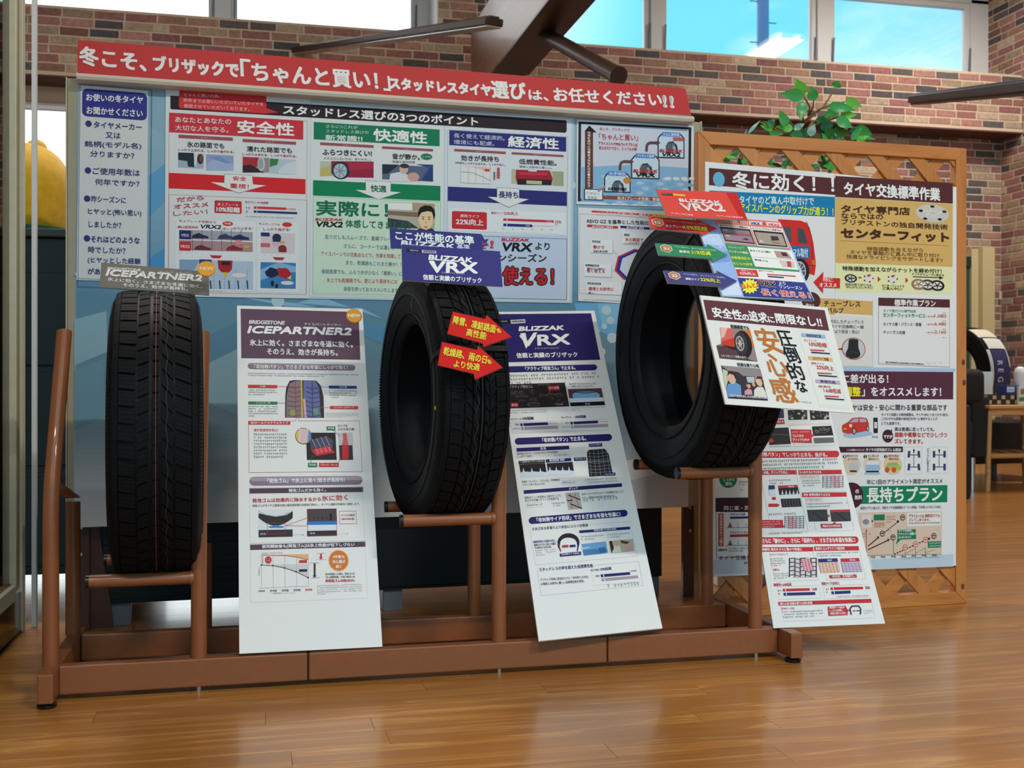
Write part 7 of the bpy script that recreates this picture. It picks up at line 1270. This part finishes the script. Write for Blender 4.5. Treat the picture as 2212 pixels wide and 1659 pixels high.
zs = onY(2180, 983, TY0).z
m = MB(); m.tube([(TX0+.03, TY0+.02, zs-.006), (TX1-.03, TY0+.02, zs-.006)], .016, 12); o = m.build('shelf_rail', M_table, tb); smooth_edges(o)
M_weave = mat_flat('5a3c24', .7)
for i in range(9):
    for j in range(3): box('shelf_strip', (TX0+.05+i*.055, TY0+.05+j*.13, zs), (TX0+.05+i*.055+.05, TY0+.05+j*.13+.12, zs+.006), M_table if (i+j) % 2 else M_weave, tb)
box('shelf_base', (TX0+.04, TY0+.035, zs-.008), (TX1-.04, TY1-.06, zs-.001), M_weave, tb)
# low black stand behind the table carrying the display tyre
sd = thing('display_stand', (4.75, 6.7, 0), 'low black stand behind the wooden table', 'stand')
rbox('stand_body', (4.30, 6.40, .12), (5.25, 6.95, .395), M_black, sd, .01)
for x in (4.4, 5.1):
    for y in (6.46, 6.88): cyl('leg', (x, y), .02, 0, .125, M_grey, sd)
T4, M4 = tyre(Vector((4.68, 6.62, .395+RO)), math.radians(9), RIB2, 'black display tyre with a navy band and white labels, behind the table', [], sx=1.02)
def wrap(M, x0, x1, a0, a1, mt, nm, par, off=.0025, n=14):
    vs = []
    for k in range(n+1):
        th = a0+(a1-a0)*k/n
        for i in range(5): x = x0+(x1-x0)*i/4; r = crown(x)+off; vs.append(M @ Vector((x, r*math.cos(th), r*math.sin(th))))
    return mesh(nm, vs, [(5*k+i, 5*k+i+1, 5*k+i+6, 5*k+i+5) for k in range(n) for i in range(4)], mt, par)
PI = math.pi; A_ = lambda deg: PI-math.radians(deg)               # angle above the camera-facing level
wrap(M4, -.05, .085, A_(30), A_(-32), mat_flat('232a5c', .5), 'navy_band', T4)
wrap(M4, -.080, .075, A_(68), A_(49), mat_flat('cfc8b4', .6), 'paper_label', T4, .004)
wrap(M4, -.060, .088, A_(47), A_(31), mat_flat('d0d2cc', .6), 'paper_label', T4, .004)
wrap(M4, -.082, -.058, A_(30), A_(-36), mat_flat('b8babc', .6), 'grey_strip', T4, .003)
wrap(M4, .070, .084, A_(30), A_(8), mat_flat('b8babc', .6), 'grey_strip', T4, .0045)
vs, fs = [], []
for i, chv in enumerate('REGNO'):
    gv, gf = glyphs(chv); ac_ = 13-i*9.5; n0 = len(vs)
    for gx, gy in gv:                                               # letters run down the band, tops to the right
        x = -.028+gy*.062; th = A_(ac_-gx*10+3); r = crown(x)+.0045; vs.append(M4 @ Vector((x, r*math.cos(th), r*math.sin(th))))
    fs += [tuple(j+n0 for j in f) for f in gf]
mesh('lettering', vs, fs, mat_flat('c8ccd8', .6), T4)
# things on the table
bk = thing('woven_tray', (4.5, 5.98, tz), 'dark brown and cream checkered woven tray on the table', 'tray')
zt2 = tz+.062; x0_, x1_ = TX0+.012, onY(2201, 860, 5.9).x
M_dk = mat_flat('33261f', .7); M_cr = mat_flat('b8ad92', .7)
for a, b in (((x0_, 5.90, tz+.001), (x1_, 5.908, zt2)), ((x0_, 6.06, tz+.001), (x1_, 6.068, zt2)), ((x0_, 5.908, tz+.001), (x0_+.008, 6.06, zt2)), ((x1_-.008, 5.908, tz+.001), (x1_, 6.06, zt2))): box('side', a, b, M_dk, bk)
box('tray_base', (x0_+.008, 5.908, tz+.001), (x1_-.008, 6.06, tz+.006), M_dk, bk)
nx = 8; wq = (x1_-x0_)/nx
for i in range(nx):
    j = i % 2; box('checker', (x0_+i*wq+.004, 5.897, tz+.006+(0 if j else .029)), (x0_+(i+1)*wq-.003, 5.9, tz+.028+(0 if j else .029)), M_cr, bk)
def small(name, lab, cat, px0, px1, py0, py1, Y, dep, mt, extra=None):
    a, b = onY(px0, py1, Y), onY(px1, py0, Y); t = thing(name, ((a.x+b.x)/2, Y+dep/2, a.z), lab, cat); rbox('body', (a.x, Y, a.z), (b.x, Y+dep, b.z), mt, t, .002); return t, a, b
t, a, b = small('tissue_box', 'blue cardboard box with a white label standing on the checkered tray', 'box', 2175, 2202, 832, 852, 5.93, .10, mat_flat('3c4f94', .5))
box('white_label', (a.x-.0005, 5.9285, a.z+.014), (a.x+.052, 5.9296, a.z+.046), mat_flat('dfe4ee'), t)
gv, gf = glyphs('DIGIMO'); xm = max(g[0] for g in gv); mesh('lettering', [Vector((a.x+.005+gx/xm*.04, 5.928, a.z+.022+gy*.018)) for gx, gy in gv], gf, mat_flat('3a4a86'), t)
t, a, b = small('menu_board', 'pale blue white menu board standing between the armchair and the display tyre', 'board', 2112, 2145, 803, 874, 6.2, .012, mat_flat('cfdfe2', .5))
t = thing('white_vase', (0, 0, 0), 'rounded white plastic bottle at the far right of the table', 'bottle')
a = onY(2204, 874, 5.98); t.location = (a.x, 5.98, tz); ORG[t] = Vector((a.x, 5.98, tz)); zz = onY(2204, 792, 5.98).z-tz
m = lathe([(0, 0), (.026, 0), (.03, .01), (.03, zz*.35), (.018, zz*.45), (.034, zz*.62), (.04, zz*.8), (.03, zz*.95), (.012, zz), (0, zz)], (a.x, 5.98, tz), 24); m.build('bottle_body', mat_flat('eceef0', .35), t, smooth=True)
t, a, b = small('photo_card', 'white card holder with a small portrait and a green stripe, at the table edge', 'card holder', 2201, 2216, 835, 874, 5.87, .02, mat_flat('dcdccf', .5))
box('green_stripe', (a.x+.001, 5.8685, a.z+.02), (b.x-.001, 5.8696, a.z+.045), mat_flat('3f8a48'), t); box('portrait', (a.x+.012, 5.8685, a.z+.062), (b.x-.006, 5.8696, a.z+.095), mat_flat('a8745c'), t)
t = thing('ornament', (0, 0, 0), 'small pinkish orange ornament lying at the left end of the tray', 'ornament'); a = onY(2121, 851, 5.80); t.location = (a.x, 5.80, a.z); ORG[t] = Vector((a.x, 5.80, a.z))
blob('figure', (a.x-.005, 5.9, zt+.012), .016, mat_flat('e0a080', .6), t, (1.2, .8, .8), 16); blob('figure_head', (a.x+.018, 5.9, zt+.012), .010, mat_flat('8a4a2c', .6), t, (1, .8, 1), 16)
